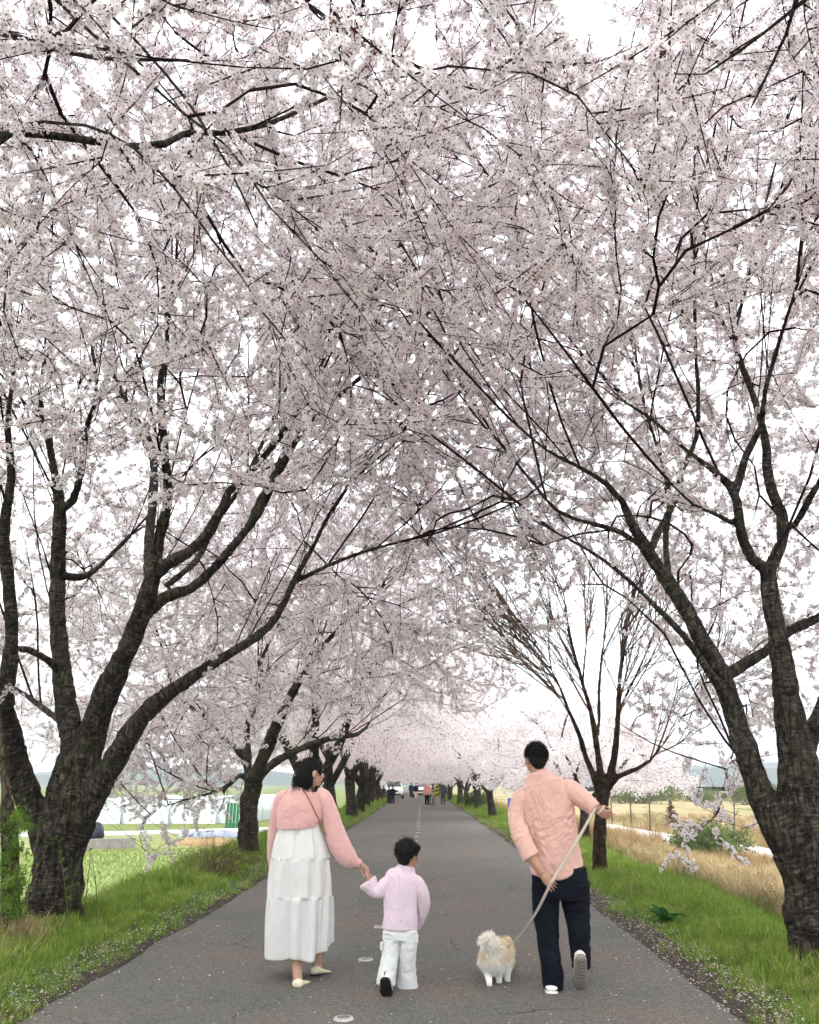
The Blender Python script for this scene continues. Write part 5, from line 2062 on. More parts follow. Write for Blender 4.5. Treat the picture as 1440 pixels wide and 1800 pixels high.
def hand(mb, wrist, palm_dir, side_dir, k=1.0, curl=.8, spread=.06, thumb=1, curl_dir=None):
    """palm plus four fingers of unequal length and a thumb off the palm's side"""
    pd = np.asarray(palm_dir, float) / np.linalg.norm(palm_dir)
    sd = np.asarray(side_dir, float)
    sd = sd - pd * (sd @ pd)
    sd /= np.linalg.norm(sd)
    nd = np.cross(pd, sd) if curl_dir is None else np.asarray(curl_dir, float)
    nd = nd - pd * (nd @ pd) - sd * (nd @ sd)
    nd /= np.linalg.norm(nd)
    w = np.asarray(wrist, float)
    mb.tube([w - pd * .02 * k, w + pd * .02 * k, w + pd * .05 * k, w + pd * .085 * k], np.array([[.022, .018], [.032, .018], [.040, .017], [.038, .014]]) * k, 12, side_vec=nd)
    for i, (o, l) in enumerate(((-.030, .066), (-.010, .076), (.011, .072), (.030, .056))):
        b = w + pd * .082 * k + sd * o * k
        P = [b - pd * .02 * k]
        d = pd + sd * o * spread * 30
        P.append(b)
        for j in range(3):
            a = curl * (j + 1) * .55
            dd = d * math.cos(a) + nd * math.sin(a)
            P.append(P[-1] + dd * l * k * (.42, .33, .25)[j])
        finger(mb, P, .0085 * k)
    b = w + pd * .02 * k - sd * .03 * thumb * k
    P = [b, b + (pd * .6 - sd * .45 * thumb + nd * .3) * .030 * k, b + (pd * 1.2 - sd * .4 * thumb + nd * .6) * .042 * k, b + (pd * 1.7 - sd * .1 * thumb + nd * 1.0) * .046 * k]
    finger(mb, P, .0105 * k)


SHOES = []


def shoe(parent, heel, d, L, W, H, mat, sole, pitch=0.0, open_top=True, name='shoe', sole_h=.02):
    """a low shoe along direction d from the heel; pitch > 0 lifts the heel about the toe"""
    D = np.array([d[0], d[1], 0.0])
    D /= np.linalg.norm(D)
    S = np.array([D[1], -D[0], 0.0])
    M3 = np.stack([S, D, UP], 1)
    heel = np.asarray(heel, float)
    Rp = np.array(Matrix.Rotation(-pitch, 3, 'X'))

    def L3(x, y, z):
        q = np.array([x, y - L, z])
        q = Rp @ q + [0, L, 0]
        return heel + M3 @ q
    ts = np.linspace(0, 1, 14)
    wid = W * np.interp(ts, [0, .08, .25, .5, .72, .9, 1], [.5, .78, .82, .86, 1.0, .86, .42]) / 2
    hei = np.interp(ts, [0, .06, .25, .4, .6, .85, 1], [.82, 1.0, .92, .68, .55, .42, .2]) * H
    for nm, z0, z1, mt, ex in (('shoe', sole_h, None, mat, 1.0), ('sole', 0, sole_h, sole, 1.06)):
        V, F = [], []
        ns = 12
        for t_, w_, h_ in zip(ts, wid, hei):
            top = z1 if z1 is not None else max(h_, sole_h + .008)
            for i in range(ns):
                a = 2 * math.pi * i / ns
                x = math.copysign(abs(math.cos(a)) ** .7, math.cos(a)) * w_ * ex
                zz = (math.sin(a) * .5 + .5)
                if nm == 'shoe':
                    x *= 1 - .45 * max(0, math.sin(a)) ** 2
                V.append(L3(x, t_ * L + (.006 if ex > 1 and t_ == 1 else 0) - (.006 if ex > 1 and t_ == 0 else 0), z0 + zz * (top - z0)))
        for j in range(len(ts) - 1):
            for i in range(ns):
                a, b = j * ns + i, j * ns + (i + 1) % ns
                F.append([a, b, b + ns, a + ns])
        F.append(list(range(ns))[::-1])
        F.append([(len(ts) - 1) * ns + i for i in range(ns)])
        m = MB()
        m.add(np.array(V), F)
        o = m.build(nm, mt, parent)
        parent = o
        SHOES.append(o)
    return L3


# =============================== woman ==========================================
W = Fig(7.1)
fw = on_ground(540, 1732)
woman = tag(empty('person', (fw[0], 7.1, 0.0)), 'woman in pink knit cardigan and long white tiered dress holding the child\'s hand', 'person')
mb = MB()
W.tube(mb, [(516, 1500, 0, 18, 20), (518, 1580, -.02, 15, 16), (520, 1640, -.05, 12, 12), (521, 1668, -.08, 11.5, 12), (522, 1695, -.11, 9.5, 10), (523, 1716, -.14, 8, 8.5), (524, 1728, -.14, 8.5, 9)])
W.tube(mb, [(546, 1500, 0, 18, 20), (551, 1580, .06, 15, 16), (554, 1640, .1, 12, 12), (556, 1668, .12, 11, 11.5), (557, 1688, .13, 9, 9.5), (558, 1704, .14, 8, 8.5), (559, 1714, .14, 8.5, 9)])
W.tube(mb, [(530, 1525, 0, 34, 22), (528, 1480, 0, 30, 21), (528, 1440, 0, 29, 20), (531, 1410, 0, 32, 19), (534, 1398, 0, 28, 15), (538, 1389, .0, 14, 12), (542, 1380, .01, 10.5, 11), (545, 1368, .02, 11, 12)])
hc = W.p(548, 1358, .01)
Lw = head_shape(mb, hc, (.86, .51), 1.0)
W.tube(mb, [(566, 1402, 0, 9, 10), (590, 1470, 0, 8, 9), (615, 1507, 0, 7, 7), (633, 1518, 0, 5.5, 5.5)])
W.tube(mb, [(498, 1404, 0, 9, 10), (485, 1460, .1, 8, 9), (478, 1512, .16, 7, 7), (478, 1530, .18, 5.5, 5)])
wr = W.p(633, 1518, 0)
hand(mb, wr, W.p(645, 1529, -.01) - wr, (.45, -.75, .45), .90, curl=1.25, spread=.0, thumb=1, curl_dir=(-.4, -.3, -.7))
body_w = sculpt(mb, 'body', M_SKIN, woman, .0055, 3, decimate=.5)
eyes(Lw, woman)
# dress: tiers gathered at seams
V, F = [], []
nth = 128
rows = []
for yy in np.linspace(1440, 1684, 74):
    cx_ = np.interp(yy, [1440, 1506, 1576, 1641, 1684], [526, 528.5, 527, 524.5, 523.5])
    hw = np.interp(yy, [1440, 1458, 1480, 1506, 1508, 1545, 1576, 1578, 1620, 1684], [34, 36, 42, 47, 48.5, 52, 53, 54.5, 55.5, 55.5])
    rows.append((yy, cx_, hw))
for yy, cx_, hw in rows:
    t0 = 1452 if yy < 1507 else (1507 if yy < 1577 else 1577)
    ln = (yy - t0) / 70
    c_ = W.p(cx_, yy, .0)
    hwm = W.s(hw, c_)
    tier = 0 if yy < 1507 else (1 if yy < 1577 else 2)
    amp = (.007 + .013 * min(1, max(0, ln)) + (.006 if tier == 2 else 0)) * min(1, max(0, (yy - 1448) / 20))
    for i in range(nth):
        a = 2 * math.pi * i / nth
        ph = tier * 1.9
        g = .9 * math.sin(a * 9 + ph + 1.3 * math.sin(a * 2 + tier) + .5 * ln) + .7 * math.sin(a * 17 + 2.1 * ph + 1.5 * math.sin(a * 3 + 1)) * (1.3 - min(1, ln)) + .3 * math.sin(a * 31 + ph) * (1.2 - min(1, ln))
        big = .9 * math.sin(a * 5 + .8 + .3 * ln) * max(0, (yy - 1520) / 160)
        rr_ = 1 + 0
        x = math.cos(a) * (hwm + amp * g + .018 * big)
        y = math.sin(a) * (hwm * np.interp(yy, [1440, 1462, 1500], [.5, .62, .78]) + amp * g + .018 * big)
        # hem: swings up on the right
        dz = 0
        hemk = max(0, (yy - 1600) / 84)
        dz += hemk * (.075 * max(0, math.cos(a)) + .022 * math.sin(a * 3 + 1.0) + .012 * math.sin(a * 7))
        V.append(c_ + [x, y, dz])
nr_ = len(rows)
F = np.array([[j * nth + i, j * nth + (i + 1) % nth, (j + 1) * nth + (i + 1) % nth, (j + 1) * nth + i] for j in range(nr_ - 1) for i in range(nth)])
dress = link('dress', np_mesh('dress', V, [F], [M_DRESS]), woman)
so_ = dress.modifiers.new('t', 'SOLIDIFY')
so_.thickness = .003
for yy, hw in ((1507, 48.6), (1577, 54.6)):
    m = MB()
    cx_ = np.interp(yy, [1440, 1506, 1576], [526, 528.5, 527])
    c_ = W.p(cx_, yy, 0)
    hwm = W.s(hw, c_)
    a = np.linspace(0, 2 * math.pi, 97)
    j = int(np.argmin([abs(r[0] - yy) for r in rows]))
    ring_ = np.array(V[j * nth:(j + 1) * nth])
    ring_ = np.concatenate([ring_, ring_[:1]])
    out_ = ring_ - c_
    out_[:, 2] = 0
    out_ /= np.linalg.norm(out_, axis=1)[:, None]
    m.tube(ring_ + out_ * .002, np.full(len(ring_), .0028), 5, cap=False)
    m.build('ruffle_seam', M_DRESS, woman)
# cardigan
mb = MB()
W.tube(mb, [(523, 1462, 0, 36.5, 28), (525, 1450, 0, 38.5, 28), (528, 1435, 0, 41, 27), (531, 1415, 0, 42, 25), (533, 1402, 0, 39, 21), (533, 1394, 0, 32, 18), (533, 1389, 0, 22, 15), (535, 1386.5, 0, 17, 13)], 28)
W.tube(mb, [(558, 1400, 0, 14, 15), (568, 1404, 0, 15, 16), (579, 1428, 0, 14.5, 16), (588, 1460, 0, 17, 17), (598, 1487, 0, 18.5, 18), (611, 1506, 0, 16, 16), (622, 1514.5, 0, 11.5, 12), (629, 1517, 0, 6.5, 7), (633.5, 1518.5, 0, 6.2, 6.5)], 20)
W.tube(mb, [(508, 1400, 0, 13, 14), (496, 1406, .02, 13.5, 15), (488, 1430, .05, 12.5, 15), (484, 1460, .09, 12, 15), (481, 1490, .13, 11, 14), (478.5, 1512, .16, 8, 9), (478, 1518, .17, 6.5, 7)], 20)
zc = W.p(530, 1460, 0)[2]
card = sculpt(mb, 'cardigan', M_KNIT, woman, .006, 4, wrinkles(.0045, 8, (1, 1, .5), .0025, 20, (1, 1, 1)))
# slanting hem: lift the back hem on the right
vv = np.zeros(len(card.data.vertices) * 3, np.float32)
card.data.vertices.foreach_get('co', vv)
vv = vv.reshape(-1, 3)
cxm = W.p(523, 1460, 0)[0]
near = (np.abs(vv[:, 0] - cxm) < .2) & (vv[:, 2] < W.p(523, 1440, 0)[2]) & (vv[:, 2] > W.p(523, 1470, 0)[2])
vv[near, 2] += (.004 + np.clip(vv[near, 0] - cxm + .12, 0, .3) * .18) * np.clip((W.p(523, 1440, 0)[2] - vv[near, 2]) / .085, 0, 1)
card.data.vertices.foreach_set('co', vv.ravel())
# knitted seams: back yoke line and raglan line
for rws, nm in (([(490, 1427), (505, 1426.5), (525, 1426), (545, 1426.5)], 'knit_seam'), ([(557, 1392), (563, 1402), (566, 1414), (567, 1432), (567, 1450)], 'knit_seam')):
    m = MB()
    P = np.array([W.p(x, y, -.095) for x, y in rws])
    P, _ = resample(P, np.ones(len(P)), .01)
    Pn = []
    card_bv = None
    for q in P:
        Pn.append(q)
    m.tube(np.array(Pn), np.full(len(Pn), .003), 5)
    seam = m.build(nm, M_KNITSEAM, woman)
    sw = seam.modifiers.new('w', 'SHRINKWRAP')
    sw.target = card
    sw.wrap_method = 'PROJECT'
    sw.use_project_y = True
    sw.use_positive_direction = sw.use_negative_direction = True
    sw.wrap_mode = 'ABOVE_SURFACE'
    sw.offset = .0015


def back_ribbon(name, rows_, Fg, target, mat, parent, width, off=.004, start=-.35):
    """a ribbon laid over a back; found by casting rays from behind"""
    from mathutils.bvhtree import BVHTree
    bt_ = BVHTree.FromPolygons([v.co for v in target.data.vertices], [p.vertices for p in target.data.polygons])
    P = np.array([Fg.p(x, y, start) for x, y in rows_])
    P, _ = resample(P, np.ones(len(P)), .012)
    Q = []
    last = None
    for q in P:
        h = bt_.ray_cast(Vector(q), Vector((0, 1, 0)))
        if h[0] is not None:
            last = h[0][1] - off
        Q.append([q[0], last if last is not None else Fg.Y - .1, q[2]])
    Q = np.array(Q)
    Q[:, 1] = np.convolve(np.pad(Q[:, 1], 2, 'edge'), np.ones(5) / 5, 'valid') - .001
    m = MB()
    m.tube(Q, np.tile([[width / 2, .0022]], (len(Q), 1)), 8)
    return m.build(name, mat, parent)


back_ribbon('bag_strap', [(522, 1386), (531, 1399), (541, 1417), (551, 1440), (559, 1456), (567, 1474)], W, card, M_STRAP, woman, .014)
# hair: cap, half-up knot and loose ends to the shoulders
mb = MB()
M3h = np.stack([np.array([.51, -.86, 0]), np.array([.86, .51, 0]), UP], 1)
mb.ell(Lw(0, -.018, .032), (.081, .095, .090), M=M3h, nu=24, nv=16)
mb.ell(Lw(0, -.075, .0), (.072, .05, .07), M=M3h)
W.tube(mb, [(538, 1347, -.03, 18, 17), (536, 1362, -.035, 16.5, 15), (534, 1375, -.03, 15.5, 12), (533, 1384, -.03, 14, 9), (532, 1387, -.03, 10, 6)], 18)
mb.ell(W.p(525, 1344, -.055), (.034, .03, .029))
mb.tube([Lw(.062, .045, .075), Lw(.078, .045, .03), Lw(.078, .042, -.005), Lw(.072, .045, -.03)], [.018, .02, .014, .006], 8)


def hairdisp(v):
    return .004 * noise.noise(Vector((v[0] * 60, v[1] * 60, v[2] * 9))) + .003 * noise.noise(Vector((v[0] * 130, v[1] * 130, v[2] * 14)))


sculpt(mb, 'hair', M_HAIR, woman, .005, 2, hairdisp)
rg = np.random.default_rng(3)
n = 700
xx = rg.uniform(515, 550, n)
roots = np.array([W.p(x, rg.uniform(1358, 1384), rg.uniform(-.09, .03)) for x in xx])
dirs = np.stack([(xx - 533) * .012, rg.normal(-.05, .12, n), np.full(n, -1.)], 1)
strands(woman, 'loose_hair', roots, dirs, np.full(n, .075), .0016, M_HAIR, fall=.1, curl=.08)
n = 260
u = rg.normal(size=(n, 3))
u[:, 2] = np.abs(u[:, 2])
u /= np.linalg.norm(u, axis=1)[:, None]
roots = np.array([Lw(0, -.018, .034) + M3h @ (q * [.086, .098, .094]) for q in u])
strands(woman, 'stray_hair', roots, u @ M3h.T * .3 + rg.normal(0, .5, (n, 3)) + [-.5, -.2, -.3], np.full(n, .05), .0011, M_HAIR, fall=.35)
# shoes
sl = tag(empty('left_shoe'), None)
bpy.data.objects.remove(sl)
hl = on_ground(524, 1741)
L3 = shoe(woman, hl + [-.012, 0, .0], (.17, .98), .22, .108, .072, M_SHOE, M_SOLE, sole_h=.010)
hr = on_ground(553, 1722)
shoe(woman, hr + [-.015, 0, .0], (.46, .89), .22, .108, .076, M_SHOE, M_SOLE, pitch=.10, sole_h=.012)

# =============================== child ==========================================
K = Fig(6.78)
fk = on_ground(700, 1748)
child = tag(empty('person', (fk[0], 6.78, 0)), 'small child in pale lilac shirt and white trousers walking beside the woman', 'person')
mb = MB()
K.tube(mb, [(704, 1640, 0, 26, 18), (704, 1600, 0, 25, 18), (706, 1560, 0, 26, 17), (709, 1542, 0, 22, 13), (712, 1531, 0, 11, 10), (714, 1522, .01, 9.5, 10), (715, 1512, .01, 10, 10)])
K.tube(mb, [(690, 1640, 0, 14, 14), (685, 1690, -.03, 9, 10), (680, 1722, -.06, 7, 8), (678, 1738, -.06, 7, 8)])
K.tube(mb, [(717, 1640, 0, 14, 14), (716, 1690, .02, 9, 10), (716, 1728, .04, 7, 8), (716, 1740, .04, 7, 8)])
K.tube(mb, [(736, 1548, 0, 8, 9), (746, 1578, .03, 7, 8), (743, 1603, .10, 6, 7), (734, 1622, .17, 5, 5), (729, 1630, .20, 5.5, 4)])
K.tube(mb, [(680, 1553, 0, 8, 9), (667, 1567, 0, 7, 8), (658, 1562, 0, 6, 6.5), (651, 1549, 0, 5, 5), (647.5, 1540, 0, 4.6, 4.6)])
wk = K.p(648, 1541, .06)
hand(mb, wk, W.p(637, 1530, -.03) - wk, (.5, .6, -.4), .62, curl=.9, spread=.0, thumb=-1, curl_dir=(.3, -.6, .4))
hck = K.p(717, 1503, .01)
Lk = head_shape(mb, hck, (.58, .81), .88)
sculpt(mb, 'body', M_SKIN2, child, .0048, 3, decimate=.5)
eyes(Lk, child, .84)
mb = MB()
K.tube(mb, [(703, 1633, 0, 30, 22), (703.5, 1618, 0, 29.5, 22), (704, 1600, 0, 28.5, 21), (704, 1580, 0, 28.5, 21), (706, 1558, 0, 31, 20), (709, 1544, 0, 31, 18), (711, 1536, 0, 26, 15), (713, 1530, 0, 17, 12.5), (714, 1525, 0, 14.5, 12)], 26)
K.tube(mb, [(722, 1552, 0, 11, 13), (733, 1552, 0, 11.5, 13), (741, 1568, .01, 11, 13), (745, 1586, .03, 10.5, 12), (742, 1603, .07, 9.5, 11), (736, 1620, .12, 8, 9), (731, 1629, .15, 7, 7.5)], 18)
K.tube(mb, [(690, 1550, 0, 12, 13), (678, 1556, 0, 12, 13), (668, 1567, 0, 11, 12), (661, 1568, 0, 11, 12), (655, 1562, 0, 12, 12), (650, 1555, 0, 14, 13), (646.5, 1549.5, 0, 15.5, 13.5)], 18)
shirt_k = sculpt(mb, 'shirt', M_LILAC, child, .0055, 3, wrinkles(.006, 10, (1.3, 1, .35), .004, 22, (1, 1, .7), .2))
m = MB()
K.tube(m, [(713, 1534, .0, 17, 13.5), (714, 1526, .0, 15.5, 13), (715, 1521.5, .0, 14.5, 12.5)], 24)
sculpt(m, 'collar', M_LILAC, child, .004, 1)
back_ribbon('back_pleat', [(701, 1549), (701.5, 1570), (702, 1600), (702, 1630)], K, shirt_k, M_LILAC, child, .012, .001)
back_ribbon('back_pleat', [(708, 1549), (709, 1570), (710, 1600)], K, shirt_k, M_LILAC, child, .010, .001)
mb = MB()
K.tube(mb, [(703.5, 1624, 0, 29, 20), (703.5, 1640, 0, 29.5, 20), (703.5, 1652, 0, 28, 19)], 24)
K.tube(mb, [(690, 1636, 0, 16.5, 18), (689, 1656, 0, 16, 17), (686, 1680, -.02, 14.5, 15.5), (682, 1705, -.05, 15, 15.5), (679.5, 1724, -.06, 16.5, 16.5), (679, 1730, -.06, 17, 17)], 20)
K.tube(mb, [(718, 1636, 0, 15.5, 18), (717.5, 1660, 0, 15, 16.5), (716, 1690, .02, 14.5, 15.5), (716, 1715, .04, 15.5, 16), (716.5, 1733, .05, 17.5, 17), (717, 1741, .05, 17.5, 17)], 20)
trk = sculpt(mb, 'trousers', M_WHITEP, child, .0055, 2, wrinkles(.0045, 13, (.6, 1, 1.2), .003, 26, (1, 1, 1.4), .4))
for x, y, w_, h_ in ((671, 1663, .012, .05), (733, 1650, .012, .05)):
    m = MB()
    q = K.p(x, y, -.01)
    m.box(q, (w_ * 1.6, .07, h_))
    sculpt(m, 'pocket', M_WHITEP, child, .004, 3)
# left sneaker lifted, black sole to the camera; right one under the hem
shoe(child, K.p(678, 1712, -.10) + [0, 0, -.012], (.08, 1), .165, .070, .058, M_SNEAK, M_BLACK, pitch=.0, sole_h=.018) if False else None
toe = on_ground(680, 1757)
Lc = shoe(child, toe + np.array([-.012, -.185, .008]), (.07, 1), .185, .090, .075, M_SNEAK, M_BLACK, pitch=.85, sole_h=.018)
m = MB()
m.tube([Lc(-.008, .004, .03), Lc(-.006, -.002, .055), Lc(0, .004, .066)], [.004, .005, .004], 6)
m.build('heel_tab', M_BLACK, SHOES[-2])
for sx_ in (-1, 1):
    m = MB()
    m.tube([Lc(sx_ * .034, .05, .026), Lc(sx_ * .031, .075, .034), Lc(sx_ * .028, .10, .030), Lc(sx_ * .026, .085, .026)], [.003, .005, .004, .002], 6)
    m.build('side_stripe', M_BLACK, SHOES[-2])
shoe(child, on_ground(716, 1746) + [0, .03, 0], (.1, 1), .18, .082, .058, M_SNEAK, M_BLACK, sole_h=.018)
# hair
mb = MB()
F_ = np.array([.58, .81, 0])
S_ = np.array([.81, -.58, 0])
M3k = np.stack([S_, F_, UP], 1)
mb.ell(Lk(0, -.018, .040), (.082, .097, .084), M=M3k, nu=24, nv=16)
mb.ell(Lk(0, -.055, -.015), (.062, .05, .062), M=M3k)
mb.ell(Lk(.03, .072, .055), (.05, .03, .032), M=M3k)


def shag(v):
    return .006 * noise.noise(Vector((v[0] * 45, v[1] * 45, v[2] * 22))) + .004 * noise.noise(Vector((v[0] * 100, v[1] * 100, v[2] * 40)))


sculpt(mb, 'hair', M_HAIR, child, .0048, 2, shag)
n = 900
u = rg.normal(size=(n, 3))
u[:, 2] = np.abs(u[:, 2]) * 1.1 - .35
u /= np.linalg.norm(u, axis=1)[:, None]
u = u[u[:, 1] < .75]
roots = np.array([Lk(0, -.018, .036) + M3k @ (q * [.075, .088, .08]) for q in u])
tang = np.cross(np.cross(u @ M3k.T, UP), u @ M3k.T)
strands(child, 'loose_hair', roots, u @ M3k.T * .55 - tang * .6 + rg.normal(0, .3, (len(u), 3)), np.full(len(u), .045), .0015, M_HAIR, fall=.3)

# =============================== man ============================================
Mn = Fig(6.8)
fm = on_ground(985, 1748)
man = tag(empty('person', (fm[0], 6.8, 0)), 'man in salmon shirt and dark jeans, one hand behind his back holding the leash', 'person')
mb = MB()
Mn.tube(mb, [(984, 1552, 0, 42, 25), (977, 1500, 0, 40, 25), (966, 1445, 0, 41, 25), (960, 1412, 0, 42, 23), (955, 1390, 0, 34, 20), (950, 1372, 0, 19, 16), (946, 1358, 0, 12.5, 13), (944, 1346, .01, 12.5, 13.5)])
Mn.tube(mb, [(962, 1545, 0, 20, 20), (960, 1610, .02, 16, 17), (966, 1680, 0, 11, 12), (970, 1735, -.03, 8, 9), (971, 1744, -.03, 9, 9)])
Mn.tube(mb, [(1006, 1545, 0, 20, 20), (1015, 1610, .03, 16, 17), (1020, 1670, .03, 11, 12), (1021, 1704, .02, 8, 9)])
Mn.tube(mb, [(914, 1408, 0, 11, 12), (908, 1440, -.03, 9.5, 10), (913, 1460, -.07, 9.5, 10), (925, 1490, -.13, 9.5, 10), (934, 1505, -.16, 9.3, 9), (944, 1522, -.18, 8.2, 8), (953, 1536, -.19, 6.5, 6)])
Mn.tube(mb, [(1004, 1384, 0, 12, 12), (1020, 1400, -.04, 10, 11), (1034, 1413, -.08, 9, 9), (1045, 1421, -.10, 6.5, 6.5), (1049, 1424, -.105, 6.2, 6.2)])
wl_ = Mn.p(953, 1536, -.19)
hand(mb, wl_, Mn.p(966, 1551, -.20) - wl_, (.75, .0, .65), .98, curl=.55, thumb=-1, curl_dir=(.3, .8, .2))
wr_ = Mn.p(1048, 1423, -.105)
hand(mb, wr_, Mn.p(1062, 1430, -.13) - wr_, (.35, 0, -.94), .98, curl=1.15, spread=.03, thumb=1, curl_dir=(.25, .9, .0))
hcm = Mn.p(942, 1334, .01)
Lm = head_shape(mb, hcm, (-.25, .97), 1.02, tilt=.06)
sculpt(mb, 'body', M_SKIN2, man, .0055, 3, decimate=.5)
eyes(Lm, man, 1.02)
mb = MB()
Mn.tube(mb, [(980, 1538, 0, 45.5, 29), (978, 1520, 0, 45, 29), (973, 1485, 0, 43, 28), (966.5, 1448, 0, 44, 28), (961, 1417, 0, 47, 27), (957, 1396, 0, 46.5, 25), (953, 1381, 0, 40, 22), (949, 1369, 0, 26, 18), (946.5, 1360, 0, 18, 16)], 30)
Mn.tube(mb, [(924, 1402, 0, 15, 16), (915, 1407, 0, 15, 17), (908, 1428, -.02, 12.5, 15), (908.5, 1444, -.045, 12.5, 14.5), (913, 1461, -.08, 13.5, 14.5), (921, 1480, -.12, 14, 14.5), (928, 1495, -.145, 14, 14), (932, 1503, -.155, 14, 14)], 20)
Mn.tube(mb, [(982, 1396, 0, 17, 17), (1000, 1389, 0, 17, 18), (1017, 1399, -.035, 16, 17), (1032, 1411, -.07, 13.5, 14.5), (1041, 1418.5, -.09, 12, 12.5), (1045, 1421.5, -.10, 11.5, 12)], 20)
hemc = Mn.p(980, 1538, 0)


def mandisp(v):
    w = np.array([v[0] + .25 * v[2], v[1], v[2]])
    base = .0065 * ridged(w, 9, (1.2, 1, .45)) + .004 * ridged(w + 2, 21, (1, 1, .8))
    # crumpled small of the back
    k = math.exp(-((v[2] - 1.12) / .13) ** 2)
    return base + k * .0055 * ridged(np.array([v[0] * .6, v[1], v[2] * 1.5 - v[0] * .5]), 24)


shirt_m = sculpt(mb, 'shirt', M_SALMON, man, .006, 3, mandisp)
# curved shirt tail: lower at the back, lifted at the right hip
vv = np.zeros(len(shirt_m.data.vertices) * 3, np.float32)
shirt_m.data.vertices.foreach_get('co', vv)
vv = vv.reshape(-1, 3)
lowz = Mn.p(978, 1505, 0)[2]
sel_ = (vv[:, 2] < lowz) & (vv[:, 0] > Mn.p(936, 1520, 0)[0] - .03) & (vv[:, 1] > Mn.Y - .135)
kx = (vv[sel_, 0] - hemc[0]) / .2
kk = np.clip((lowz - vv[sel_, 2]) / .12, 0, 1)
vv[sel_, 2] += kk * (.075 * np.clip(kx - .25, 0, 1) ** 1 + .02 * np.clip(-kx - .5, 0, 1) - .018 * np.cos(kx * 2.2))
shirt_m.data.vertices.foreach_set('co', vv.ravel())
m = MB()
Mn.tube(m, [(950, 1369, .0, 20.5, 18), (947.5, 1361, .0, 18.5, 16.5), (945.5, 1355, .0, 17, 15.5)], 26)
sculpt(m, 'collar', M_SALMON, man, .0045, 2)
back_ribbon('yoke_seam', [(912, 1396), (930, 1388), (950, 1381), (975, 1374), (990, 1370)], Mn, shirt_m, M_SALSEAM, man, .005, .001)
back_ribbon('back_pleat', [(942, 1386), (948, 1404), (955, 1425), (960, 1445)], Mn, shirt_m, M_SALMON, man, .022, .002)
back_ribbon('back_pleat', [(955, 1384), (961, 1404), (965, 1425)], Mn, shirt_m, M_SALMON, man, .010, .002)
for c0, d0, r0 in (((930.5, 1500, -.152), (935, 1508, -.162), 15.2), ((1041.5, 1418.5, -.092), (1046.5, 1422.5, -.103), 12.8)):
    m = MB()
    Mn.tube(m, [(c0[0], c0[1], c0[2], r0, r0), (d0[0], d0[1], d0[2], r0, r0)], 20, smooth=False)
    sculpt(m, 'cuff', M_SALMON, man, .005, 1, wrinkles(.002, 30, (1, 1, 1), .001, 60, (1, 1, 1)))
mb = MB()
Mn.tube(mb, [(983, 1524, 0, 47, 27), (984, 1545, 0, 48.5, 27), (985, 1566, 0, 49, 26), (985, 1580, 0, 47, 24)], 26)
Mn.tube(mb, [(961, 1552, 0, 26, 24), (959.5, 1582, .01, 23.5, 22), (960, 1610, .02, 22, 21), (963, 1640, .01, 19, 20), (965, 1667, 0, 18, 19), (969, 1695, -.02, 18, 18.5), (972, 1716, -.01, 18.5, 18.5), (972.5, 1737, .0, 17, 16.5)], 22)
Mn.tube(mb, [(1009, 1552, 0, 27, 24), (1011.5, 1582, .02, 25, 22), (1015.5, 1610, .03, 21.5, 21), (1018.5, 1640, .01, 18.5, 20), (1020, 1667, .03, 17.5, 18.5), (1021.5, 1688, .045, 16, 16), (1021.5, 1701, .05, 15.5, 15)], 22)
sculpt(mb, 'jeans', M_JEANS, man, .006, 3, wrinkles(.005, 11, (.7, 1, 1.3), .003, 24, (1, 1, 1.5), .3))
shoe(man, on_ground(971, 1752) + [0, .02, 0], (.12, 1), .285, .112, .062, M_SNEAK, M_SNEAK, sole_h=.028)
toe = on_ground(1021, 1743)
Lr = shoe(man, toe + np.array([-.01, -.285, .006]), (.03, 1), .285, .104, .09, M_SNEAK, M_GUM, pitch=1.02, sole_h=.030)
for k, y_ in enumerate(np.linspace(.03, .25, 9)):
    m = MB()
    wy = .036 if .1 < y_ < .2 else .03
    m.tube([Lr(-wy, y_, -.001), Lr(0, y_ + .008, -.002), Lr(wy, y_, -.001)], [.004, .005, .004], 5)
    m.build('tread', M_TREAD, SHOES[-2])
mb = MB()
Fm = np.array([-.25, .97, 0])
Sm = np.array([.97, .25, 0])
M3m = np.stack([Sm, Fm, UP], 1)
mb.ell(Lm(0, -.010, .040), (.083, .100, .090), M=M3m, nu=24, nv=16)
mb.ell(Lm(0, -.050, .005), (.076, .062, .070), M=M3m, nu=20, nv=12)
mb.ell(Lm(0, -.062, -.030), (.058, .040, .050), M=M3m)
sculpt(mb, 'hair', M_HAIR, man, .005, 6, hairdisp)
n = 2200
u = rg.normal(size=(n, 3))
u[:, 2] = np.abs(u[:, 2]) * 1.1 - .4
u /= np.linalg.norm(u, axis=1)[:, None]
u = u[u[:, 1] < .6]
roots = np.array([Lm(0, -.012, .036) + M3m @ (q * [.083, .10, .09]) for q in u])
tang = np.cross(np.cross(u @ M3m.T, UP), u @ M3m.T)
strands(man, 'short_hair', roots, u @ M3m.T * .35 - tang * .9 + rg.normal(0, .22, (len(u), 3)), np.full(len(u), .036), .0014, M_HAIR, fall=.2)

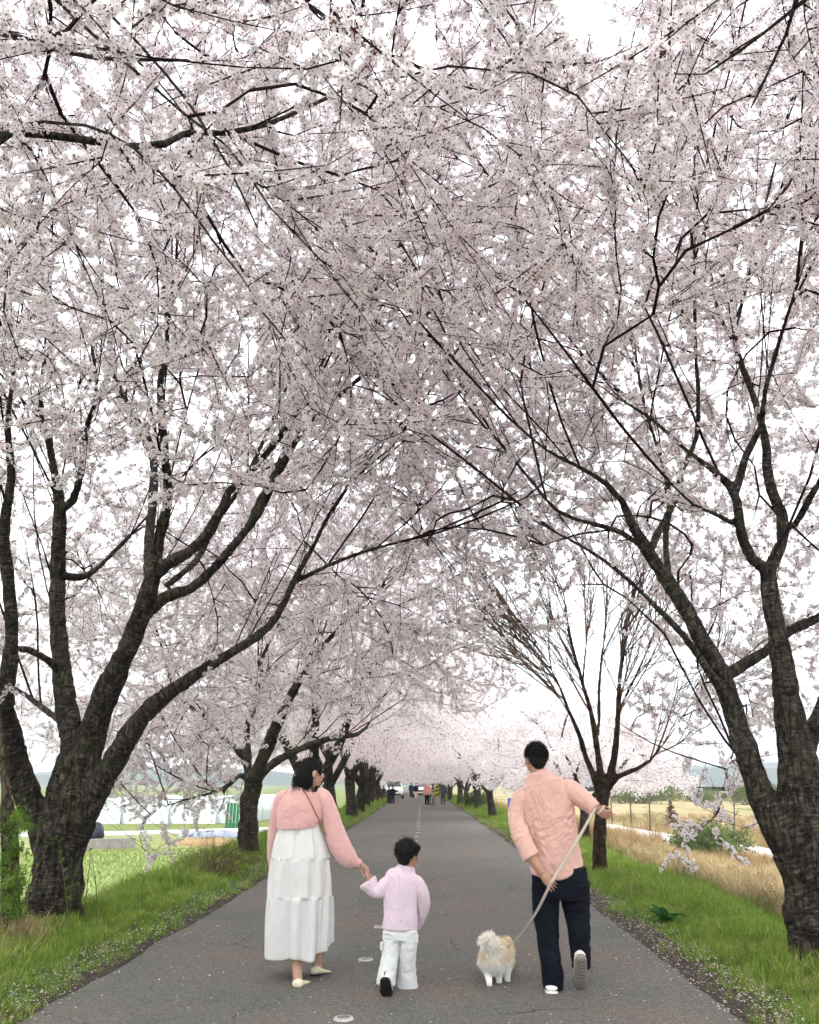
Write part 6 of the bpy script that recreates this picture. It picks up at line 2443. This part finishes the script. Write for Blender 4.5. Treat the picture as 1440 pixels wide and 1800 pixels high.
# =============================== dog ============================================
D = Fig(6.98)
fd = on_ground(872, 1733)
dog = tag(empty('dog', (fd[0], 6.98, 0)), 'small fluffy cream and white dog on a leash with a curled tail', 'dog')
M_FUR, nt, out = new_mat('dog_fur')
pr = N(nt, 'ShaderNodeBsdfPrincipled', Roughness=.8)
pr.inputs['Specular IOR Level'].default_value = .15
va = N(nt, 'ShaderNodeAttribute', attribute_name='furcol')
nt.links.new(va.outputs['Color'], pr.inputs['Base Color'])
nt.links.new(pr.outputs[0], out.inputs[0])
mb = MB()
rump = D.p(869, 1688, .0)
chest = D.p(879, 1684, .28)
headc = D.p(885, 1668, .40)
mb.ell(rump, (.100, .10, .105), nu=20, nv=14)
mb.ell((rump * .6 + chest * .4) + [0, 0, .005], (.098, .12, .098), nu=20, nv=14)
mb.ell(chest, (.088, .10, .10), nu=20, nv=14)
mb.tube([chest + [0, .02, .03], headc], [.07, .06], 14)
mb.ell(headc, (.068, .072, .065), nu=16, nv=12)
mb.tube([headc + [0, .05, -.02], headc + [0, .10, -.03]], [.03, .018], 10)
for s in (-1, 1):
    mb.tube([headc + [s * .04, 0, .045], headc + [s * .052, 0, .09]], [.022, .004], 8)
for (tx, ty, tdy), (bx, by), r0 in (((857, 1700, 0.0), (861, 1738), .030), ((877, 1702, .04), (877, 1732), .030), ((890, 1698, .24), (893, 1730), .024), ((866, 1698, .26), (868, 1722), .024)):
    top = D.p(tx, ty, tdy)
    ft = on_ground(bx, by)
    hind = tdy < .1
    kn = top * .5 + ft * .5 + ([0, -.02, .0] if hind else [0, 0, 0])
    hock = top * .22 + ft * .78 + ([0, -.03, .01] if hind else [0, 0, 0])
    mb.tube(resample(np.array([top + [0, 0, .04], kn + ([0, .02, .01] if hind else 0 * UP), hock, ft + [0, 0, .022]]), [.055, .034, .021, .019], .01)[0], resample(np.array([top + [0, 0, .04], kn, hock, ft + [0, 0, .022]]), [.055, .034, .021, .019], .01)[1][:999] if False else np.interp(np.linspace(0, 1, len(resample(np.array([top + [0, 0, .04], kn + ([0, .02, .01] if hind else 0 * UP), hock, ft + [0, 0, .022]]), [.055, .034, .021, .019], .01)[0])), [0, .4, .75, 1], [.055, .036, .022, .020]), 12)
    mb.ell(ft + [0, .012, .018], (.022, .03, .018), nu=12, nv=8)
tail = np.array([D.p(868, 1672, -.06), D.p(868, 1660, -.09), D.p(863, 1652, -.08), D.p(855, 1653, -.06), D.p(848, 1661, -.05)])
mb.tube(resample(tail, np.ones(5), .01)[0], np.interp(np.linspace(0, 1, len(resample(tail, np.ones(5), .01)[0])), [0, .3, .7, 1], [.020, .028, .030, .014]), 12)
dbody = sculpt(mb, 'body', M_FUR, dog, .006, 3)


def fur_colour(Vv):
    col = np.tile(np.array([.90, .80, .66]), (len(Vv), 1))
    ax, az = rump[0], rump[2]
    lx = (Vv[:, 0] - ax) / .1
    lz = (Vv[:, 2] - az) / .1
    tanp = np.exp(-((lz - .45) / .38) ** 2) * np.clip(np.abs(lx + .05) * 1.6 - .25, 0, 1) + .75 * np.clip((Vv[:, 1] - 7.0) / .15, 0, 1) * np.clip(lz + .3, 0, 1)
    tanp = np.clip(tanp, 0, 1) * .62
    dt = np.min(np.linalg.norm(Vv[:, None] - resample(tail, np.ones(5), .02)[0][None], axis=2), axis=1)
    tanp = tanp * np.clip((dt - .05) / .03, 0, 1)
    white = np.clip(-lz * 1.2 + .35, 0, 1)[:, None]
    col = col * (1 - white) + np.array([.90, .87, .80]) * white
    wt = np.clip((.055 - dt) / .02, 0, 1)[:, None]
    col = col * (1 - wt) + np.array([.93, .87, .77]) * wt
    return col * (1 - tanp[:, None]) + np.array([.74, .54, .33]) * tanp[:, None]


def set_col(me, C):
    a = me.color_attributes.new('furcol', 'FLOAT_COLOR', 'POINT')
    a.data.foreach_set('color', np.concatenate([C, np.ones((len(C), 1))], 1).astype(np.float32).ravel())


n = len(dbody.data.vertices)
vv = np.zeros(n * 3, np.float32)
dbody.data.vertices.foreach_get('co', vv)
vv = vv.reshape(-1, 3)
nn_ = np.zeros(n * 3, np.float32)
dbody.data.vertices.foreach_get('normal', nn_)
nn_ = nn_.reshape(-1, 3)
set_col(dbody.data, fur_colour(vv))
zleg = .075
idx = rg.integers(0, n, 15000)
high = np.clip((vv[idx, 2] - .075) / .09, .10, 1)
Ln = .048 * high
dirs = nn_[idx] * .75 + np.array([0, -.15, -.55]) + rg.normal(0, .2, (len(idx), 3))
dtail = np.min(np.linalg.norm(vv[idx][:, None] - resample(tail, np.ones(5), .02)[0][None], axis=2), axis=1)
tl = dtail < .05
dirs[tl] = nn_[idx][tl] * .9 + np.array([-.35, -.1, .0]) + rg.normal(0, .25, (tl.sum(), 3))
Ln[tl] = .045
fur = strands(dog, 'fur', vv[idx].astype(float), dirs, Ln, .0018, M_FUR, fall=.12, seg=3, curl=.12, seed=5)
set_col(fur.data, np.repeat(fur_colour(vv[idx].astype(float)), 8, 0))
for s in (-1, 1):
    m = MB()
    m.ell(headc + [s * .028, .062, .012], (.008, .006, .008), nu=10, nv=6)
    m.build('eye', M_BLACK, dog)
m = MB()
m.ell(headc + [0, .115, -.026], (.011, .008, .009), nu=10, nv=6)
m.build('nose', M_BLACK, dog)
M_HARN = simple('pale_harness', (0.75, 0.62, 0.42), rough=.6, scale=20)
m = MB()
a = np.linspace(0, 2 * math.pi, 30)
hcn = chest * .75 + rump * .25
m.tube(np.stack([hcn[0] + .118 * np.cos(a), np.full(30, hcn[1]) + .02 * np.sin(a), hcn[2] + .125 * np.sin(a)], 1), np.tile([[.011, .004]], (30, 1)), 6, side_vec=(0, 1, 0))
m.build('harness', M_HARN, dog)

# leash: flat webbing from the dog over the left hand up to the right hand
A0 = Mn.p(1047, 1420, -.14)
A1 = Mn.p(968, 1553, -.235)
A2 = np.array([at(893, 1664, 7.08)[0], 7.08, at(893, 1664, 7.08)[2]])
leash = tag(empty('leash', A1), 'beige flat leash running from the man\'s hands down to the dog', 'leash')


def sag(a, b, s, n=24):
    t_ = np.linspace(0, 1, n)[:, None]
    P = a + (b - a) * t_
    P[:, 2] -= s * 4 * (t_ * (1 - t_))[:, 0]
    return P


P = np.concatenate([sag(A2, A1, .055), sag(A1, A0, .012)[1:]])
wd = np.interp(np.linspace(0, 1, len(P)), [0, .08, .35, .75, 1], [.003, .005, .010, .0125, .010])
m = MB()
m.tube(P, np.stack([wd, np.full(len(P), .0018)], 1), 8)
m.build('webbing', M_LEASH, leash)
m = MB()
a = np.linspace(0, 2 * math.pi, 16)
m.tube(np.stack([A2[0] + .010 * np.cos(a), np.full(16, A2[1]), A2[2] - .008 + .012 * np.sin(a)], 1), np.full(16, .003), 6)
m.build('clip', M_STEEL, leash)
m = MB()
m.tube([Mn.p(1050, 1431, -.16), Mn.p(1057, 1426, -.165), Mn.p(1062, 1416, -.15)], [[.007, .002], [.007, .002], [.006, .002]], 6)
m.build('hand_loop', M_LEASH, leash)

# ------------------------------------------------------------------ far walkers
def tinted(name, col):
    return simple('cloth_' + name, col, tuple(c * .8 for c in col), rough=.9, scale=12)


MT = {'navy': tinted('navy', (0.025, 0.03, 0.06)), 'black': tinted('black', (0.012, 0.012, 0.014)), 'brown': tinted('brown', (0.16, 0.11, 0.09)), 'maroon': tinted('maroon', (0.09, 0.03, 0.035)),
      'blue': tinted('blue', (0.035, 0.045, 0.16)), 'beige': tinted('beige', (0.62, 0.50, 0.38)), 'coral': tinted('coral', (0.72, 0.30, 0.24)), 'grey': tinted('grey', (0.07, 0.075, 0.09)), 'white': tinted('white', (0.75, 0.75, 0.75))}


def far_person(px, fy, hp, top, legs, label, coat=False, helmet=False, arm=None, lean=0.0, wide=1.0):
    g = on_ground(px, fy)
    Fg = Fig(float(g[1]))
    u = hp / 100

    def r(x, v, a, b, dy=0.0):
        return (px + (x + lean * v) * u, fy - v * u, dy, a * u * wide, b * u)
    root = tag(empty('person', (g[0], g[1], 0)), label, 'person')
    mb = MB()
    Fg.tube(mb, [r(0, 50, 8, 6), r(0, 70, 8.5, 6), r(0, 80, 9, 5.5), r(0, 84, 4, 4), r(0, 88, 3.2, 3.5)], 12)
    mb.ell(Fg.p(*r(0, 93.5, 0, 0)[:3]), np.array([Fg.s(4.6 * u, g), Fg.s(5.2 * u, g), Fg.s(6 * u, g)]), nu=12, nv=10)
    for s in (-1, 1):
        Fg.tube(mb, [r(s * 5, 50, 5, 5), r(s * 5.5, 28, 4, 4), r(s * 5.5, 6, 2.8, 2.8), r(s * 5.5, 2, 3, 4)], 10)
    hands_ = []
    for s in (-1, 1):
        if arm and s == arm[0]:
            rows_ = [r(s * 9, 80, 3, 3), r(s * 12, 66, 2.6, 2.6), r(s * arm[1], arm[2], 2.2, 2.2)]
        else:
            rows_ = [r(s * 9, 80, 3, 3), r(s * 12.5, 64, 2.8, 2.8), r(s * 12, 48, 2.3, 2.3), r(s * 12, 44, 2, 2.4)]
        hands_.append(rows_)
        Fg.tube(mb, rows_, 8)
    sculpt(mb, 'body', M_SKIN2, root, .016, 2, decimate=.6)
    mb = MB()
    lo = 28 if coat else 46
    Fg.tube(mb, [r(0, lo, 10.5 if coat else 9, 7.5), r(0, 58, 9.2, 7), r(0, 72, 9.8, 7), r(0, 80, 9.6, 6.2), r(0, 84, 5, 5)], 14)
    for rows_ in hands_:
        Fg.tube(mb, [(q[0], q[1], q[2], q[3] * 1.35, q[4] * 1.35) for q in rows_[:-1]] + [tuple((np.array(rows_[-2]) * .25 + np.array(rows_[-1]) * .75) * [1, 1, 1, 1.25, 1.25])], 8)
    sculpt(mb, 'coat' if coat else 'jacket', MT[top], root, .016, 2, wrinkles(.006, 8, (1, 1, .5), .004, 16, (1, 1, 1)))
    mb = MB()
    Fg.tube(mb, [r(0, 52, 8.5, 6.5), r(0, 44, 9, 6.5)], 12, smooth=False)
    for s in (-1, 1):
        Fg.tube(mb, [r(s * 4.6, 48, 5.2, 5.6), r(s * 5.2, 28, 4.6, 4.8), r(s * 5.6, 4, 3.8, 4.2)], 10)
    sculpt(mb, 'trousers', MT[legs], root, .016, 2)
    for s in (-1, 1):
        b = Fg.p(*r(s * 5.6, 0, 0, 0)[:3])
        m = MB()
        m.ell((b[0], b[1] + .06, .045), (.05, .13, .05), nu=10, nv=8)
        m.build('shoe', MT['white'] if helmet else M_BLACK, root)
    m = MB()
    hh = Fg.p(*r(0, 95, 0, 0)[:3])
    m.ell(hh + [0, -.01, .015], np.array([Fg.s(5.4 * u, g), Fg.s(6 * u, g), Fg.s(5.6 * u, g)]), nu=14, nv=10)
    m.build('helmet' if helmet else 'hair', MT['white'] if helmet else M_HAIR, root)
    return root, Fg


far_person(684, 1413.5, 31, 'black', 'black', 'walker in long black coat in front of the white car', coat=True)
far_person(690.5, 1413, 32, 'navy', 'navy', 'walker in dark navy coat right of the one in black', coat=True)
far_person(667, 1407, 27, 'brown', 'brown', 'walker in brown at the left road edge, partly behind grass')
far_person(674.5, 1407.5, 26, 'maroon', 'maroon', 'walker in dark maroon skirt coat at the left road edge', coat=True)
far_person(723, 1402.5, 27, 'blue', 'navy', 'distant walker in blue jacket near the road centre')
far_person(731.5, 1404.5, 28, 'black', 'beige', 'distant walker in black top and beige trousers')
far_person(751, 1417, 43, 'coral', 'black', 'person in coral jacket and white helmet pushing a bicycle', helmet=True, arm=(1, 26, 62))
far_person(779, 1415, 43, 'grey', 'grey', 'person in dark grey clothes standing at the right road edge', arm=(-1, 6, 66))

# bicycle beside the helmeted rider
g = on_ground(761, 1416.5)
bike = tag(empty('bicycle', (g[0], g[1], 0)), 'dark bicycle pushed by the person in the white helmet', 'bicycle')
dv = np.array([.18, .98, 0])
for s, nm in ((-.5, 'wheel'), (.5, 'wheel')):
    c_ = g + dv * s + [0, 0, .34]
    a = np.linspace(0, 2 * math.pi, 24)
    m = MB()
    m.tube(np.array([c_ + dv * .32 * math.cos(t_) + UP * .32 * math.sin(t_) for t_ in a]), np.full(24, .022), 6)
    wl2 = m.build(nm, M_BLACK, bike)
    m = MB()
    for k in range(5):
        t_ = k * math.pi / 5
        m.tube([c_ - dv * .3 * math.cos(t_) - UP * .3 * math.sin(t_), c_ + dv * .3 * math.cos(t_) + UP * .3 * math.sin(t_)], [.006, .006], 4)
    m.build('spokes', M_STEEL, wl2)['kind'] = 'stuff'
B_, F_b = g - dv * .5 + [0, 0, .34], g + dv * .5 + [0, 0, .34]
ST, HD, BB = g - dv * .18 + [0, 0, .82], g + dv * .33 + [0, 0, .85], g - dv * .05 + [0, 0, .32]
m = MB()
for p0, p1 in ((B_, BB), (BB, HD), (ST, BB), (B_, ST), (ST, HD), (HD, F_b)):
    m.tube([p0, p1], [.018, .018], 6)
sculpt(m, 'frame', M_GUM, bike, .012, 1)
m = MB()
xs_ = np.array([.98, -.18, 0])
m.tube([HD + [0, 0, .12] - xs_ * .28, HD + [0, 0, .15], HD + [0, 0, .12] + xs_ * .28], [.016, .018, .016], 6)
m.tube([HD, HD + [0, 0, .15]], [.016, .016], 6)
m.build('handlebar', M_BLACK, bike)
m = MB()
m.ell(ST + [0, 0, .12], (.07, .12, .035), nu=12, nv=8)
m.tube([ST, ST + [0, 0, .12]], [.014, .014], 6)
m.build('saddle', M_BLACK, bike)

# ------------------------------------------------------------------ parked cars
M_CARWHITE = simple('white_car_paint', (0.80, 0.81, 0.82), (0.77, 0.78, 0.79), rough=.25, scale=2, spec=.6)
M_CARDARK = simple('dark_car_paint', (0.06, 0.055, 0.065), (0.05, 0.045, 0.055), rough=.25, scale=2, spec=.6)
M_CARGLASS = simple('car_glass', (0.03, 0.04, 0.045), (0.025, 0.03, 0.035), rough=.1, scale=2, spec=.8)
M_LAMP = simple('head_lamp', (0.65, 0.67, 0.7), (0.5, 0.5, 0.52), rough=.15, scale=30, spec=.8)
M_TRIM = simple('black_trim', (0.02, 0.02, 0.022), rough=.6, scale=10)


def loft(mb, secs, n=20, power=.35):
    """secs: (y, half width, z low, z high)"""
    V, F = [], []
    for y, w, z0, z1 in secs:
        for i in range(n):
            a = 2 * math.pi * i / n
            cx_, sx_ = math.cos(a), math.sin(a)
            V.append([math.copysign(abs(cx_) ** power, cx_) * w, y, (z0 + z1) / 2 + math.copysign(abs(sx_) ** power, sx_) * (z1 - z0) / 2])
    for j in range(len(secs) - 1):
        for i in range(n):
            a, b = j * n + i, j * n + (i + 1) % n
            F.append([a, b, b + n, a + n])
    F.append(list(range(n))[::-1])
    F.append([(len(secs) - 1) * n + i for i in range(n)])
    mb.add(np.array(V), F)


def car(x, y, rz, paint, label, s=1.0, h=1.68):
    root = tag(empty('parked_car', (x, y, .0), rz), label, 'car')
    root.scale = (s, s, s)

    def part(mb, nm, mt, par=None, smooth=True):
        me = mb.mesh(nm, [mt], smooth)
        return link(nm, me, par or root, False)
    m = MB()
    loft(m, [(-2.2, .62, .42, .72), (-2.12, .82, .32, .92), (-1.95, .90, .28, 1.0), (-1.2, .93, .25, 1.06), (0, .94, .25, 1.08), (1.4, .93, .25, 1.08), (2.0, .90, .30, 1.06), (2.2, .8, .42, .98)], 24, .45)
    part(m, 'body', paint)
    m = MB()
    loft(m, [(-1.15, .80, 1.0, 1.06), (-.75, .77, 1.0, 1.36), (-.35, .70, 1.0, h - .04), (.4, .68, 1.0, h), (1.3, .68, 1.0, h - .03), (1.9, .70, 1.0, 1.5), (2.1, .76, 1.0, 1.1)], 20, .5)
    cab = part(m, 'cabin', paint)
    m = MB()
    m.add(np.array([[-.70, -1.09, 1.09], [.70, -1.09, 1.09], [.60, -.42, h - .10], [-.60, -.42, h - .10]]) + [0, -.05, .03], [[0, 1, 2, 3]])
    part(m, 'windscreen', M_CARGLASS, cab, False)
    for sx_ in (-1, 1):
        m = MB()
        m.add(np.array([[sx_ * .80, -.7, 1.10], [sx_ * .80, 1.6, 1.12], [sx_ * .715, 1.35, h - .16], [sx_ * .72, -.2, h - .16]]) + [sx_ * .012, 0, 0], [[0, 1, 2, 3]])
        part(m, 'side_window', M_CARGLASS, cab, False)
        m = MB()
        m.ell((sx_ * .66, -2.06, .80), (.18, .10, .085), nu=12, nv=8)
        part(m, 'headlight', M_LAMP)
        m = MB()
        m.ell((sx_ * 1.02, -.72, 1.12), (.11, .07, .085), nu=10, nv=8)
        part(m, 'mirror', paint)
        for yy in (-1.38, 1.38):
            m = MB()
            m.tube([(sx_ * .74, yy, .34), (sx_ * .95, yy, .34)], [.34, .34], 18)
            w_ = part(m, 'wheel', M_BLACK)
            m = MB()
            m.tube([(sx_ * .93, yy, .34), (sx_ * .965, yy, .34)], [.21, .20], 14)
            part(m, 'rim', M_STEEL, w_)
    m = MB()
    m.box((0, -2.21, .70), (.78, .06, .16))
    part(m, 'grille', M_TRIM, None, False)
    m = MB()
    m.box((0, -2.17, .38), (1.35, .10, .16))
    part(m, 'bumper', M_TRIM, None, False)
    m = MB()
    m.box((0, -2.25, .52), (.5, .03, .11))
    part(m, 'number_plate', M_SNEAK, None, False)
    return root


q = at(691, 1390, 83.)
car(float(q[0]), 85.2, .05, M_CARWHITE, 'white off road car facing the camera on the left road edge', 1.0)
q = at(742, 1388, 88.)
car(float(q[0]), 91., -.05, M_CARWHITE, 'white car behind the walkers near the road centre', .95, 1.6)
q = at(655, 1388, 94.)
car(float(q[0]), 96., .1, M_CARDARK, 'dark car half hidden between the left trunks', .95, 1.5)

# ------------------------------------------------------------------ air
hz_me = bpy.data.meshes.new('haze')
hb = MB()
hb.box((300, 1300, 98.5), (7600, 2900, 207))
M_HAZE, nt, out = new_mat('thin_haze')
pv = N(nt, 'ShaderNodeVolumePrincipled')
pv.inputs['Color'].default_value = (0.86, 0.92, 1.0, 1)
pv.inputs['Density'].default_value = 0.00042
pv.inputs['Anisotropy'].default_value = 0.2
nt.links.new(pv.outputs[0], out.inputs['Volume'])
haze = hb.build('haze', M_HAZE, None, smooth=False)
tag(haze, 'thin pale haze over the far fields and hills', kind='stuff')
